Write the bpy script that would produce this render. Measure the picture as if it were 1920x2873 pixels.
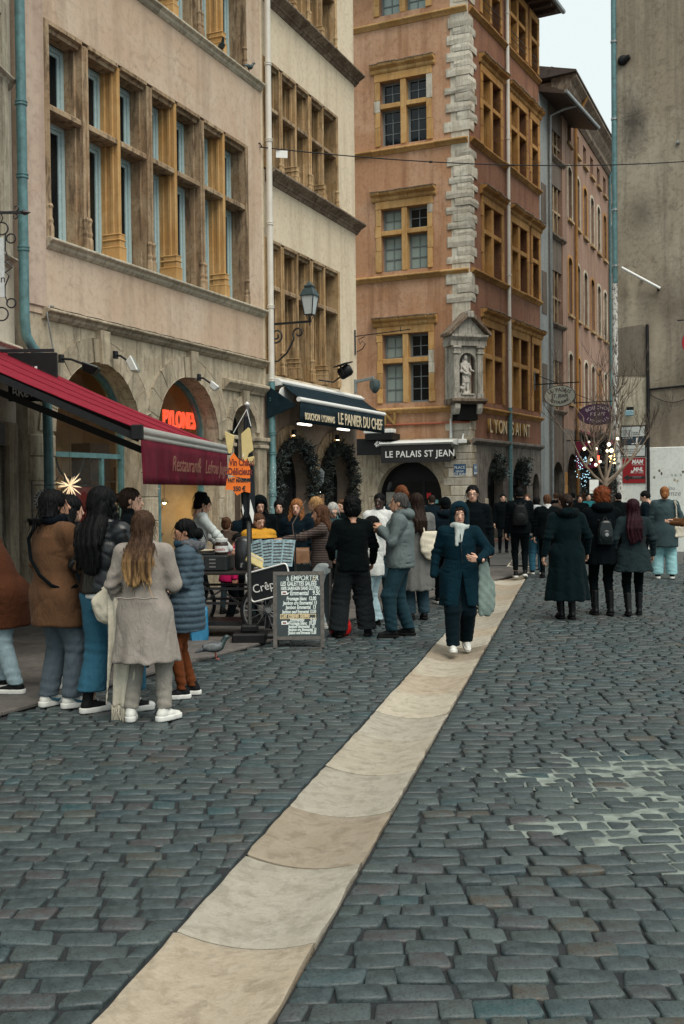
import bpy, bmesh, math, random
import numpy as np
from mathutils import Vector, Matrix
from mathutils.geometry import tessellate_polygon
PI = math.pi
R = math.radians
random.seed(7)
SC = bpy.context.scene
for _o in list(bpy.data.objects):
    bpy.data.objects.remove(_o)

# ------------------------------------------------------------------ camera
CAM_H, CAM_F = 1.8, 3000.0            # eye height; focal length in photo pixels (1920 x 2873)
_P, _R = R(1.117), R(0.6)             # pitch down, roll
_fw = np.array([0, math.cos(_P), -math.sin(_P)])
_r0 = np.array([1.0, 0, 0]); _u0 = np.cross(_r0, _fw)
_rt = math.cos(_R) * _r0 - math.sin(_R) * _u0
_up = math.sin(_R) * _r0 + math.cos(_R) * _u0
cam_d = bpy.data.cameras.new('camera')
cam = bpy.data.objects.new('camera', cam_d)
SC.collection.objects.link(cam)
m = Matrix.Identity(4)
for i in range(3):
    m[i][0], m[i][1], m[i][2] = _rt[i], _up[i], -_fw[i]
m[2][3] = CAM_H
cam.matrix_world = m
cam_d.sensor_fit = 'VERTICAL'
cam_d.sensor_height = 36.0
cam_d.lens = CAM_F / 2873.0 * 36.0
cam_d.clip_start = 0.1
cam_d.clip_end = 1500
SC.camera = cam

# ------------------------------------------------------------------ sky, sun, exposure
SUN_EL, SUN_AZ = 57.0, 150.0          # soft overcast light; azimuth from +Y clockwise (behind the camera, from the right)
w = bpy.data.worlds.new('World'); SC.world = w; w.use_nodes = True
nt = w.node_tree; nt.nodes.clear()
out = nt.nodes.new('ShaderNodeOutputWorld'); bg = nt.nodes.new('ShaderNodeBackground')
sky = nt.nodes.new('ShaderNodeTexSky'); sky.sky_type = 'NISHITA'; sky.sun_disc = False
sky.sun_elevation = R(SUN_EL); sky.sun_rotation = R(SUN_AZ)
sky.air_density = 1.0; sky.dust_density = 2.5; sky.ozone_density = 1.0
cl = nt.nodes.new('ShaderNodeRGB'); cl.outputs[0].default_value = (6.5, 7.15, 6.98, 1)   # even overcast cloud deck
mx = nt.nodes.new('ShaderNodeMix'); mx.data_type = 'RGBA'; mx.inputs[0].default_value = 0.88
nt.links.new(sky.outputs[0], mx.inputs[6]); nt.links.new(cl.outputs[0], mx.inputs[7])
nt.links.new(mx.outputs[2], bg.inputs[0]); bg.inputs[1].default_value = 0.1
nt.links.new(bg.outputs[0], out.inputs[0])
sun_d = bpy.data.lights.new('sun', 'SUN'); sun_d.energy = 2.2; sun_d.angle = R(45); sun_d.color = (1.0, 0.91, 0.80)
sun = bpy.data.objects.new('sun', sun_d); SC.collection.objects.link(sun)
_e, _a = R(SUN_EL), R(SUN_AZ)
sv = Vector((math.sin(_a) * math.cos(_e), math.cos(_a) * math.cos(_e), math.sin(_e)))
sun.rotation_euler = sv.to_track_quat('Z', 'Y').to_euler()
SC.view_settings.view_transform = 'Standard'
SC.view_settings.look = 'None'
SC.view_settings.exposure = 0.52
SC.view_settings.gamma = 1.0
SC.cycles.use_denoising = True
SC.cycles.max_bounces = 6

# ------------------------------------------------------------------ helpers
COL = SC.collection
def ray(u, v): return _fw + _rt * ((u - 960) / CAM_F) - _up * ((v - 1436.5) / CAM_F)
EYE = np.array([0, 0, CAM_H])
def ground(u, v, z=0.0):
    d = ray(u, v); p = EYE + d * ((z - CAM_H) / d[2]); return Vector(p)
def at(u, v, Y):
    d = ray(u, v); p = EYE + d * (Y / d[1]); return Vector(p)

def tag(o, label=None, cat=None, group=None, kind=None):
    if label: o['label'] = label
    if cat: o['category'] = cat
    if group: o['group'] = group
    if kind: o['kind'] = kind
    return o
def thing(name, label, cat, loc=(0, 0, 0), rz=0.0, group=None):
    o = bpy.data.objects.new(name, None); COL.objects.link(o)
    o.empty_display_size = 0.2
    o.location = loc; o.rotation_euler = (0, 0, rz)
    return tag(o, label, cat, group)
def link(name, me, parent=None, loc=None, rot=None):
    o = bpy.data.objects.new(name, me); COL.objects.link(o)
    if parent is not None: o.parent = parent
    if loc is not None: o.location = loc
    if rot is not None: o.rotation_euler = rot
    return o
def copy_tree(o, parent=None):
    c = o.copy(); COL.objects.link(c); c.parent = parent
    for ch in list(o.children): copy_tree(ch, c)
    return c

class MB:
    """collects geometry for one mesh object"""
    def __init__(s): s.v = []; s.f = []; s.mi = []; s.cur = 0
    def add(s, vs, fs):
        b = len(s.v); s.v.extend([tuple(p) for p in vs])
        for f in fs: s.f.append(tuple(b + i for i in f)); s.mi.append(s.cur)
        return s
    def box(s, x0, x1, y0, y1, z0, z1):
        return s.add([(x0,y0,z0),(x1,y0,z0),(x1,y1,z0),(x0,y1,z0),(x0,y0,z1),(x1,y0,z1),(x1,y1,z1),(x0,y1,z1)],
                     [(0,3,2,1),(4,5,6,7),(0,1,5,4),(1,2,6,5),(2,3,7,6),(3,0,4,7)])
    def obox(s, c, ax, ay, az):
        """box with centre c and half-axis vectors"""
        c, ax, ay, az = Vector(c), Vector(ax), Vector(ay), Vector(az)
        vs = [c+ax*i+ay*j+az*k for k in (-1,1) for (i,j) in ((-1,-1),(1,-1),(1,1),(-1,1))]
        return s.add(vs, [(0,3,2,1),(4,5,6,7),(0,1,5,4),(1,2,6,5),(2,3,7,6),(3,0,4,7)])
    def bar(s, a, b, w, h=None, up=(0,0,1)):
        a, b = Vector(a), Vector(b); d = (b-a); h = h or w
        u = Vector(up)
        if abs(d.normalized().dot(u)) > .98: u = Vector((0,1,0))
        x = d.cross(u).normalized(); y = x.cross(d).normalized()
        return s.obox((a+b)/2, d/2, x*w/2, y*h/2)
    def tube(s, pts, r, n=8, cap=True, closed=False):
        pts = [Vector(p) for p in pts]; rs = r if isinstance(r, (list, tuple)) else [r]*len(pts)
        rings = []; prev = None
        for i, p in enumerate(pts):
            if closed: t = pts[(i+1) % len(pts)] - pts[i-1]
            else: t = pts[min(i+1, len(pts)-1)] - pts[max(i-1, 0)]
            t.normalize()
            if prev is None:
                a = Vector((0,0,1)) if abs(t.z) < .9 else Vector((1,0,0)); x = t.cross(a).normalized()
            else: x = (prev - t*prev.dot(t)).normalized()
            prev = x; y = t.cross(x)
            rings.append([p + (x*math.cos(2*PI*k/n) + y*math.sin(2*PI*k/n))*rs[i] for k in range(n)])
        vs = [q for rg in rings for q in rg]; fs = []
        m_ = len(pts)
        for i in range(m_ if closed else m_-1):
            for k in range(n):
                a, b = i*n+k, i*n+(k+1) % n; j = (i+1) % m_
                fs.append((a, j*n+k, j*n+(k+1) % n, b))
        if cap and not closed:
            fs.append(tuple(range(n))); fs.append(tuple(reversed(range((m_-1)*n, m_*n))))
        return s.add(vs, fs)
    def lathe(s, prof, n=16, c=(0,0,0), cap=True):
        vs = []; fs = []
        for r, z in prof:
            for k in range(n): vs.append((c[0]+r*math.cos(2*PI*k/n), c[1]+r*math.sin(2*PI*k/n), c[2]+z))
        for i in range(len(prof)-1):
            for k in range(n): fs.append((i*n+k, i*n+(k+1) % n, (i+1)*n+(k+1) % n, (i+1)*n+k))
        if cap: fs.append(tuple(reversed(range(n)))); fs.append(tuple(range((len(prof)-1)*n, len(prof)*n)))
        return s.add(vs, fs)
    def plate(s, outer, holes=(), y0=0.0, y1=0.3):
        """slab in the x/z plane between depth y0 (front) and y1, with holes"""
        loops = [list(outer)] + [list(h) for h in holes]
        tri = tessellate_polygon([[Vector((p[0], p[1], 0)) for p in l] for l in loops])
        flat = [p for l in loops for p in l]; n = len(flat)
        vs = [(p[0], y0, p[1]) for p in flat] + [(p[0], y1, p[1]) for p in flat]; fs = []
        for t in tri:
            a, b, c = [flat[i] for i in t]
            cr = (b[0]-a[0])*(c[1]-a[1]) - (b[1]-a[1])*(c[0]-a[0])
            t = tuple(t) if cr > 0 else tuple(reversed(t))
            fs.append(t); fs.append(tuple(n+i for i in reversed(t)))
        b0 = 0
        for li, l in enumerate(loops):
            ar = sum(l[i][0]*l[(i+1) % len(l)][1] - l[(i+1) % len(l)][0]*l[i][1] for i in range(len(l)))
            for i in range(len(l)):
                p, q = b0+i, b0+(i+1) % len(l)
                q4 = (p, n+p, n+q, q)
                fs.append(q4 if (ar > 0) == (li > 0) else tuple(reversed(q4)))
            b0 += len(l)
        return s.add(vs, fs)
    def sweep(s, prof, x0, x1):
        """profile of (y, z) points swept along x; closed loop"""
        n = len(prof)
        vs = [(x0, y, z) for y, z in prof] + [(x1, y, z) for y, z in prof]
        fs = [(i, (i+1) % n, n+(i+1) % n, n+i) for i in range(n)]
        fs += [tuple(reversed(range(n))), tuple(range(n, 2*n))]
        return s.add(vs, fs)
    def xf(s, M):
        s.v = [tuple(M @ Vector(p)) for p in s.v]; return s
    def mesh(s, name, mats, smooth=None):
        me = bpy.data.meshes.new(name); me.from_pydata(s.v, [], s.f)
        for m_ in (mats if isinstance(mats, (list, tuple)) else [mats]): me.materials.append(m_)
        if s.cur: me.polygons.foreach_set('material_index', s.mi)
        if smooth is not None:
            me.polygons.foreach_set('use_smooth', [True]*len(me.polygons))
            me.set_sharp_from_angle(angle=R(smooth))
        me.update(); return me
    def build(s, name, mats, parent=None, smooth=None, bev=0, fix=False, seg=1):
        me = s.mesh(name, mats, smooth)
        if fix:
            bm = bmesh.new(); bm.from_mesh(me); bmesh.ops.recalc_face_normals(bm, faces=bm.faces); bm.to_mesh(me); bm.free()
        o = link(name, me, parent)
        if bev:
            md = o.modifiers.new('bevel', 'BEVEL'); md.width = bev; md.segments = seg; md.limit_method = 'ANGLE'
            md.angle_limit = R(40)
        return o

def arch_loop(cx, hw, z0, zs, n=16, rise=None):
    """opening outline: straight jambs from z0 up to zs, then an arch"""
    rise = rise or hw
    return [(cx-hw, z0), (cx+hw, z0)] + [(cx+hw*math.cos(PI*k/n), zs+rise*math.sin(PI*k/n)) for k in range(n+1)]
def rect(x0, x1, z0, z1): return [(x0, z0), (x1, z0), (x1, z1), (x0, z1)]

def text_mesh(body, size, depth=0.004, align='LEFT', sx=1.0, shear=0.0, spacing=1.0, bold=0.0):
    cu = bpy.data.curves.new('t', 'FONT'); cu.body = body; cu.size = size; cu.extrude = depth
    cu.align_x = align; cu.shear = shear; cu.space_character = spacing; cu.resolution_u = 3
    if bold: cu.offset = bold
    o = bpy.data.objects.new('t', cu)
    me = bpy.data.meshes.new_from_object(o)
    bpy.data.objects.remove(o); bpy.data.curves.remove(cu)
    if sx != 1.0:
        for v in me.vertices: v.co.x *= sx
    return me
def lettering(body, size, mat, parent, loc, rot=(PI/2, 0, 0), name='lettering', **k):
    """text standing in the x/z plane of its parent"""
    me = text_mesh(body, size, **k); me.materials.clear(); me.materials.append(mat)
    return link(name, me, parent, loc, rot)

# ------------------------------------------------------------------ materials
MATS = {}
def newmat(name):
    m_ = bpy.data.materials.new(name); m_.use_nodes = True; MATS[name] = m_
    return m_, m_.node_tree, m_.node_tree.nodes['Principled BSDF']
def N(nt, t, **k):
    n = nt.nodes.new(t)
    for a, b in k.items(): setattr(n, a, b)
    return n
def c4(c): return (c[0], c[1], c[2], 1)
def mixc(nt, fac, a, b, mode='MIX'):
    n = N(nt, 'ShaderNodeMix'); n.data_type = 'RGBA'; n.blend_type = mode
    for i, x in ((0, fac), (6, a), (7, b)):
        if hasattr(x, 'links') or hasattr(x, 'is_linked'): nt.links.new(x, n.inputs[i])
        else: n.inputs[i].default_value = x if i == 0 else c4(x)
    return n.outputs[2]
def ramp(nt, fac, stops):
    n = N(nt, 'ShaderNodeValToRGB'); e = n.color_ramp.elements
    while len(e) < len(stops): e.new(0.5)
    for el, (p, c) in zip(e, stops): el.position = p; el.color = c4(c) if len(c) == 3 else c
    nt.links.new(fac, n.inputs[0]); return n.outputs[0]
def coords(nt, scale=(1, 1, 1), kind='Object'):
    t = N(nt, 'ShaderNodeTexCoord'); mp = N(nt, 'ShaderNodeMapping'); mp.inputs['Scale'].default_value = scale
    nt.links.new(t.outputs[kind], mp.inputs['Vector']); return mp.outputs[0]
def noise(nt, vec, scale, detail=4, rough=0.6, dist=0.0):
    n = N(nt, 'ShaderNodeTexNoise'); n.inputs['Scale'].default_value = scale
    n.inputs['Detail'].default_value = detail; n.inputs['Roughness'].default_value = rough
    n.inputs['Distortion'].default_value = dist
    nt.links.new(vec, n.inputs['Vector']); return n.outputs[0]
def bump(nt, b, h, strength, dist=0.01):
    n = N(nt, 'ShaderNodeBump'); n.inputs['Strength'].default_value = strength; n.inputs['Distance'].default_value = dist
    nt.links.new(h, n.inputs['Height']); nt.links.new(n.outputs[0], b.inputs['Normal'])
BLK, WHT = (0, 0, 0), (1, 1, 1)
def mapr(nt, s_, a, b_):
    n = N(nt, 'ShaderNodeMapRange'); n.inputs[1].default_value = a; n.inputs[2].default_value = b_; nt.links.new(s_, n.inputs[0]); return n.outputs[0]
def plain(name, c, rough=0.6, metal=0.0, var=0.12, vs=18.0, bmp=0.0, bs=60.0, spec=None, sheen=0.0):
    """one base colour with a little mottling"""
    m_, nt, b = newmat(name); v = coords(nt)
    n = noise(nt, v, vs, 3)
    d = tuple(x*(1-var) for x in c); l = tuple(min(1, x*(1+var)) for x in c)
    nt.links.new(ramp(nt, n, [(0.3, d), (0.7, l)]), b.inputs['Base Color'])
    b.inputs['Roughness'].default_value = rough; b.inputs['Metallic'].default_value = metal
    if spec is not None: b.inputs['Specular IOR Level'].default_value = spec
    if sheen: b.inputs['Sheen Weight'].default_value = sheen
    if bmp: bump(nt, b, noise(nt, v, bs, 3), bmp)
    return m_
def plaster(name, base, dirt, pale, streak=0.5, blotch=0.6, scale=0.55, rough=0.9, stains=()):
    """old lime render: broad blotches, rain streaks, fine grain"""
    m_, nt, b = newmat(name); v = coords(nt)
    n1 = noise(nt, v, scale, 6, 0.65, 0.6)
    n2 = noise(nt, coords(nt, (2.2, 2.2, 0.16)), 1.1, 5, 0.65)
    n3 = noise(nt, v, 9, 5, 0.7)
    c = mixc(nt, ramp(nt, n1, [(0.44, BLK), (0.57, (blotch,)*3)]), base, pale)
    c = mixc(nt, ramp(nt, n2, [(0.49, BLK), (0.64, (streak,)*3)]), c, dirt)
    c = mixc(nt, ramp(nt, n3, [(0.38, (0.3,)*3), (0.5, BLK)]), c, dirt)
    n4 = noise(nt, v, 2.6, 6, 0.75, 1.2)
    c = mixc(nt, ramp(nt, n4, [(0.54, BLK), (0.65, (0.45*blotch,)*3)]), c, dirt)
    # hairline cracks in the render
    vo = N(nt, 'ShaderNodeTexVoronoi', feature='DISTANCE_TO_EDGE'); vo.inputs['Scale'].default_value = 0.32
    wv = N(nt, 'ShaderNodeVectorMath', operation='MULTIPLY_ADD'); nn_ = N(nt, 'ShaderNodeTexNoise'); nn_.inputs['Scale'].default_value = 2.2; nn_.inputs['Detail'].default_value = 5
    nt.links.new(v, nn_.inputs['Vector']); nt.links.new(nn_.outputs['Color'], wv.inputs[0]); wv.inputs[1].default_value = (0.9, 0.9, 0.9); nt.links.new(v, wv.inputs[2])
    nt.links.new(wv.outputs[0], vo.inputs['Vector'])
    ck = ramp(nt, vo.outputs['Distance'], [(0.0, (0.22,)*3), (0.007, BLK)])
    c = mixc(nt, ck, c, tuple(q*0.55 for q in dirt))
    for (sx_, sz_, rx_, rz_, col_, am_) in stains:      # individual soot and damp stains
        gx = N(nt, 'ShaderNodeMapping'); gx.inputs['Location'].default_value = (-sx_/rx_, 0, -sz_/rz_); gx.inputs['Scale'].default_value = (1/rx_, 0.0, 1/rz_)
        nt.links.new(N(nt, 'ShaderNodeTexCoord').outputs['Object'], gx.inputs['Vector'])
        ln = N(nt, 'ShaderNodeVectorMath', operation='LENGTH'); nt.links.new(gx.outputs[0], ln.inputs[0])
        ad = N(nt, 'ShaderNodeMath', operation='MULTIPLY_ADD'); nt.links.new(n4, ad.inputs[0]); ad.inputs[1].default_value = 2.6; nt.links.new(ln.outputs['Value'], ad.inputs[2])
        c = mixc(nt, ramp(nt, ad.outputs[0], [(0.5/2.0+0.5, (am_,)*3), (1.0, BLK)]) if False else ramp(nt, mapr(nt, ad.outputs[0], 1.5, 2.6), [(0.0, (am_,)*3), (1.0, BLK)]), c, col_)
    nt.links.new(c, b.inputs['Base Color']); b.inputs['Roughness'].default_value = rough
    b.inputs['Specular IOR Level'].default_value = 0.2
    bump(nt, b, noise(nt, v, 30, 6, 0.7), 0.25, 0.012)
    return m_
def stone(name, base, dark, pale, rough=0.9, scale=2.0, soot=0.6, objvar=True, bmp=0.5):
    """weathered ashlar with soot and grain; hue shifts a little from block to block"""
    m_, nt, b = newmat(name); v = coords(nt)
    n1 = noise(nt, v, scale, 7, 0.7, 0.8)
    n2 = noise(nt, coords(nt, (6, 6, 0.8)), 1.6, 5, 0.65, 0.4)
    n3 = noise(nt, v, scale*7, 6, 0.75)
    c = mixc(nt, ramp(nt, n1, [(0.42, BLK), (0.57, WHT)]), base, pale)
    c = mixc(nt, ramp(nt, n2, [(0.49, BLK), (0.62, (soot,)*3)]), c, dark)
    c = mixc(nt, ramp(nt, n3, [(0.36, (0.6*soot,)*3), (0.49, BLK)]), c, dark)
    if objvar:
        oi = N(nt, 'ShaderNodeObjectInfo')
        hs = N(nt, 'ShaderNodeHueSaturation'); mr = N(nt, 'ShaderNodeMapRange')
        mr.inputs[3].default_value = 0.8; mr.inputs[4].default_value = 1.15
        nt.links.new(oi.outputs['Random'], mr.inputs[0]); nt.links.new(mr.outputs[0], hs.inputs['Value'])
        nt.links.new(c, hs.inputs['Color']); c = hs.outputs[0]
    nt.links.new(c, b.inputs['Base Color']); b.inputs['Roughness'].default_value = rough
    b.inputs['Specular IOR Level'].default_value = 0.2
    bump(nt, b, noise(nt, v, 22, 7, 0.75), bmp, 0.02)
    return m_
def emit(name, c, strength, base=(0.1, 0.1, 0.1)):
    m_, nt, b = newmat(name); b.inputs['Base Color'].default_value = c4(base)
    b.inputs['Emission Color'].default_value = c4(c); b.inputs['Emission Strength'].default_value = strength
    return m_
def cloth(name, c, rough=0.9, var=0.15, weave=140.0, sheen=0.3, bmp=0.35, stripes=None, fold=0.5):
    m_, nt, b = newmat(name); v = coords(nt)
    n = noise(nt, v, 6, 5, 0.65)
    d = tuple(x*(1-var) for x in c); l = tuple(min(1, x*(1+var)) for x in c)
    col = ramp(nt, n, [(0.3, d), (0.7, l)])
    if stripes:
        wv = N(nt, 'ShaderNodeTexWave'); wv.bands_direction = 'Z'; wv.inputs['Scale'].default_value = stripes[0]
        wv.inputs['Distortion'].default_value = 1.2; wv.inputs['Detail'].default_value = 1
        nt.links.new(v, wv.inputs['Vector'])
        col = mixc(nt, ramp(nt, wv.outputs[0], [(stripes[2], BLK), (stripes[2]+0.12, WHT)]), col, stripes[1])
    nt.links.new(col, b.inputs['Base Color']); b.inputs['Roughness'].default_value = rough
    b.inputs['Specular IOR Level'].default_value = 0.05
    b.inputs['Sheen Weight'].default_value = sheen*0.12; b.inputs['Sheen Roughness'].default_value = 0.4
    h1 = noise(nt, v, weave, 2, 0.5); h2 = noise(nt, coords(nt, (1, 1, 0.45)), 16, 5, 0.6, 1.8)
    ad = N(nt, 'ShaderNodeMath', operation='MULTIPLY_ADD'); ad.inputs[1].default_value = 0.12
    nt.links.new(h1, ad.inputs[0]); nt.links.new(h2, ad.inputs[2])
    bump(nt, b, ad.outputs[0], min(1.0, bmp + fold), 0.014)
    return m_
def hairmat(name, c, tip=None, z0=0, z1=1, rough=0.55):
    """strands; an optional lighter tip colour below a height"""
    m_, nt, b = newmat(name)
    n = noise(nt, coords(nt, (60, 60, 5)), 1.0, 4, 0.6)
    col = ramp(nt, n, [(0.3, tuple(x*0.45 for x in c)), (0.7, tuple(min(1, x*1.5) for x in c))])
    if tip:
        t = N(nt, 'ShaderNodeTexCoord'); sp = N(nt, 'ShaderNodeSeparateXYZ'); nt.links.new(t.outputs['Object'], sp.inputs[0])
        mr = N(nt, 'ShaderNodeMapRange'); mr.inputs[1].default_value = z1; mr.inputs[2].default_value = z0
        nt.links.new(sp.outputs[2], mr.inputs[0])
        mul = N(nt, 'ShaderNodeMath', operation='MULTIPLY'); nt.links.new(mr.outputs[0], mul.inputs[0])
        n5 = noise(nt, coords(nt, (22, 22, 2)), 1.0, 2)
        nt.links.new(ramp(nt, n5, [(0.38, (0.1,)*3), (0.55, WHT)]), mul.inputs[1])
        col = mixc(nt, mul.outputs[0], col, tip)
    nt.links.new(col, b.inputs['Base Color']); b.inputs['Roughness'].default_value = rough
    b.inputs['Specular IOR Level'].default_value = 0.09
    bump(nt, b, n, 0.8, 0.01)
    return m_
def glass_clear(name, tint=(0.9, 0.95, 0.95), refl=0.25, rough=0.03):
    """shop-window glass: mostly see-through with reflections"""
    m_, nt, b = newmat(name); nt.nodes.remove(b)
    o_ = nt.nodes['Material Output']
    tr = N(nt, 'ShaderNodeBsdfTransparent'); tr.inputs[0].default_value = c4(tint)
    gl = N(nt, 'ShaderNodeBsdfGlossy'); gl.inputs['Roughness'].default_value = rough
    lw = N(nt, 'ShaderNodeLayerWeight'); lw.inputs[0].default_value = refl
    ge = N(nt, 'ShaderNodeNewGeometry'); sb = N(nt, 'ShaderNodeMath', operation='SUBTRACT'); sb.inputs[0].default_value = 1.0
    nt.links.new(ge.outputs['Backfacing'], sb.inputs[1]); ml = N(nt, 'ShaderNodeMath', operation='MULTIPLY')
    nt.links.new(sb.outputs[0], ml.inputs[0]); nt.links.new(lw.outputs['Fresnel'], ml.inputs[1])
    mx_ = N(nt, 'ShaderNodeMixShader'); nt.links.new(ml.outputs[0], mx_.inputs[0])
    nt.links.new(tr.outputs[0], mx_.inputs[1]); nt.links.new(gl.outputs[0], mx_.inputs[2]); nt.links.new(mx_.outputs[0], o_.inputs[0])
    return m_
def darkglass(name, c=(0.005, 0.008, 0.010), rough=0.06):
    m_, nt, b = newmat(name)
    b.inputs['Base Color'].default_value = c4(c); b.inputs['Roughness'].default_value = rough
    b.inputs['Specular IOR Level'].default_value = 0.32
    bump(nt, b, noise(nt, coords(nt), 2.5, 2), 0.06, 0.05)
    return m_

M_pink = plaster('pink_render', (0.50, 0.375, 0.275), (0.30, 0.225, 0.165), (0.56, 0.46, 0.36), streak=0.4, blotch=0.75)
M_pinkpale = plaster('pale_pink_render', (0.46, 0.35, 0.28), (0.27, 0.2, 0.16), (0.52, 0.43, 0.35), streak=0.4, blotch=0.7)
M_cream = plaster('cream_render', (0.64, 0.55, 0.41), (0.36, 0.29, 0.20), (0.69, 0.61, 0.47), streak=0.38, blotch=0.5)
M_creamgrey = plaster('grey_cream_render', (0.50, 0.46, 0.37), (0.30, 0.27, 0.21), (0.55, 0.52, 0.44), streak=0.35, blotch=0.5)
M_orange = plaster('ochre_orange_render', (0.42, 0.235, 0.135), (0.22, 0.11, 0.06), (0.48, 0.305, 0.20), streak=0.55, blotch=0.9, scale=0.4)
M_sideshade = plaster('shaded_side_render', (0.225, 0.105, 0.062), (0.115, 0.052, 0.035), (0.27, 0.14, 0.088), streak=0.5, blotch=0.7, scale=0.4)  # side front's render, redder, with the narrow street's shade in its colour
M_rose = plaster('faded_rose_render', (0.28, 0.175, 0.125), (0.15, 0.09, 0.066), (0.34, 0.23, 0.175), streak=0.5, blotch=0.7, scale=0.35)
M_greyblue = plaster('grey_blue_render', (0.27, 0.29, 0.29), (0.14, 0.14, 0.13), (0.33, 0.35, 0.35), streak=0.4)
M_darkgrey = plaster('sooty_grey_render', (0.13, 0.105, 0.085), (0.06, 0.05, 0.042), (0.17, 0.14, 0.115), streak=0.5)
M_grey = plaster('grey_cement_render', (0.285, 0.24, 0.18), (0.085, 0.075, 0.06), (0.37, 0.33, 0.26), streak=0.4, blotch=1.0, scale=0.34, stains=((.50, 12.2, .40, .95, (.045, .04, .036), .85), (.7, 9.6, .5, .6, (.07, .062, .052), .6), (1.5, 6.9, .9, .9, (.09, .075, .06), .55), (.45, 7.2, .16, .9, (.46, .40, .30), .7), (1.15, 6.0, .2, .8, (.42, .37, .28), .6), (1.4, 3.9, 1.4, .8, (.13, .108, .082), .7)))
M_greypatch = plaster('patched_cement', (0.17, 0.145, 0.115), (0.08, 0.07, 0.055), (0.23, 0.2, 0.16), streak=0.5)
M_whitewash = plaster('scuffed_white_paint', (0.70, 0.74, 0.70), (0.42, 0.43, 0.39), (0.76, 0.80, 0.76), streak=0.12, blotch=0.5, scale=1.0)
M_ashlar = stone('grey_gold_ashlar', (0.34, 0.29, 0.21), (0.12, 0.10, 0.075), (0.43, 0.375, 0.28), soot=0.55)
M_sill = stone('pale_sill_stone', (0.42, 0.38, 0.29), (0.17, 0.15, 0.11), (0.52, 0.48, 0.38), soot=0.5)
M_pier = stone('brown_weathered_stone', (0.29, 0.20, 0.12), (0.095, 0.066, 0.042), (0.38, 0.29, 0.19), soot=0.8, scale=1.6)
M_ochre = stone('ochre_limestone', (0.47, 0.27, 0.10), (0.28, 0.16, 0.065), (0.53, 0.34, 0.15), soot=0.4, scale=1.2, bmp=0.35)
M_ochredark = stone('dark_ochre_limestone', (0.36, 0.185, 0.055), (0.18, 0.09, 0.035), (0.42, 0.235, 0.085), soot=0.5, scale=1.2, bmp=0.35)  # darker copy of the ochre stone; holds the side front's shade in its colour
M_quoin = stone('pale_quoin_stone', (0.47, 0.43, 0.35), (0.25, 0.22, 0.17), (0.56, 0.53, 0.45), soot=0.5, scale=3.0, bmp=0.9)
M_niche = stone('grey_carved_stone', (0.33, 0.315, 0.27), (0.09, 0.083, 0.07), (0.43, 0.41, 0.36), soot=0.6, objvar=False)
M_cornicedark = stone('sooty_moulding_stone', (0.15, 0.11, 0.08), (0.06, 0.045, 0.035), (0.25, 0.2, 0.15), soot=0.7)
M_blueframe = plain('pale_blue_paint', (0.36, 0.48, 0.49), 0.45, var=0.1)
M_greyframe = plain('grey_blue_window_paint', (0.16, 0.19, 0.2), 0.5, var=0.15)
M_whiteframe = plain('white_window_paint', (0.6, 0.62, 0.6), 0.5, var=0.06)
M_glass = darkglass('window_glass')
M_glasspale = darkglass('window_glass_with_pale_curtain', (0.27, 0.345, 0.325), 0.15)
M_shopglass = glass_clear('shop_glass')
M_pipewhite = plain('cream_pipe_paint', (0.60, 0.58, 0.52), 0.45, var=0.08, vs=4)
M_pipeteal = plain('blue_green_pipe_paint', (0.075, 0.17, 0.18), 0.4, var=0.3, vs=9)
M_zinc = plain('zinc', (0.3, 0.32, 0.32), 0.4, 0.6, var=0.2, vs=6)
M_iron = plain('black_iron', (0.012, 0.014, 0.017), 0.42, var=0.3, spec=0.4)
M_black = plain('black_plastic', (0.010, 0.011, 0.012), 0.5, var=0.2, spec=0.2)
M_roof = plain('dark_roof_tile', (0.06, 0.045, 0.038), 0.9, var=0.4, vs=5, bmp=0.5, bs=20)
M_wood = plain('dark_wood', (0.06, 0.04, 0.028), 0.6, var=0.3, vs=12)
M_woodlight = plain('brown_wood', (0.24, 0.14, 0.07), 0.6, var=0.25, vs=14)
M_room = plain('shop_interior_wall', (0.5, 0.36, 0.2), 0.9, var=0.25, vs=2)
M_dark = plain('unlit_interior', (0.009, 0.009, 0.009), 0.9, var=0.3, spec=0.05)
M_arcadedark = stone('dark_arcade_stone', (0.15, 0.13, 0.11), (0.05, 0.043, 0.036), (0.21, 0.185, 0.16), soot=0.6)  # darker stone for the arcades along the side street
M_white = plain('white_enamel', (0.72, 0.74, 0.72), 0.4, var=0.05)
M_bulb = emit('warm_bulb', (1.0, 0.72, 0.36), 9)
M_gold = plain('gold_letter', (0.34, 0.21, 0.07), 0.35, 0.35, var=0.15)
def frame_of(x, y, a):
    """facade frame: local x along the facade (to the right seen from the street), local y inward"""
    d = (math.sin(R(a)), math.cos(R(a))); return (x, y, 0.0), math.atan2(d[1], d[0])
# ================================================================== the ground
GA = R(12.4)                                   # direction of the gutter, from +Y to the right
gdir = Vector((math.sin(GA), math.cos(GA), 0)); gper = Vector((math.cos(GA), -math.sin(GA), 0))
GUT0 = Vector((-0.565, 3.6, 0)); GW = 0.298     # centre line and half width
def gut_off(x, y): return (Vector((x, y, 0)) - GUT0).dot(gper)
PAV0 = Vector((-2.78, 8.68, 0)); PA = R(25.0)
pper = Vector((math.cos(PA), -math.sin(PA), 0)); pdir = Vector((math.sin(PA), math.cos(PA), 0))
def pav_off(x, y): return (Vector((x, y, 0)) - PAV0).dot(pper)      # < 0 on the pavement

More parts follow.
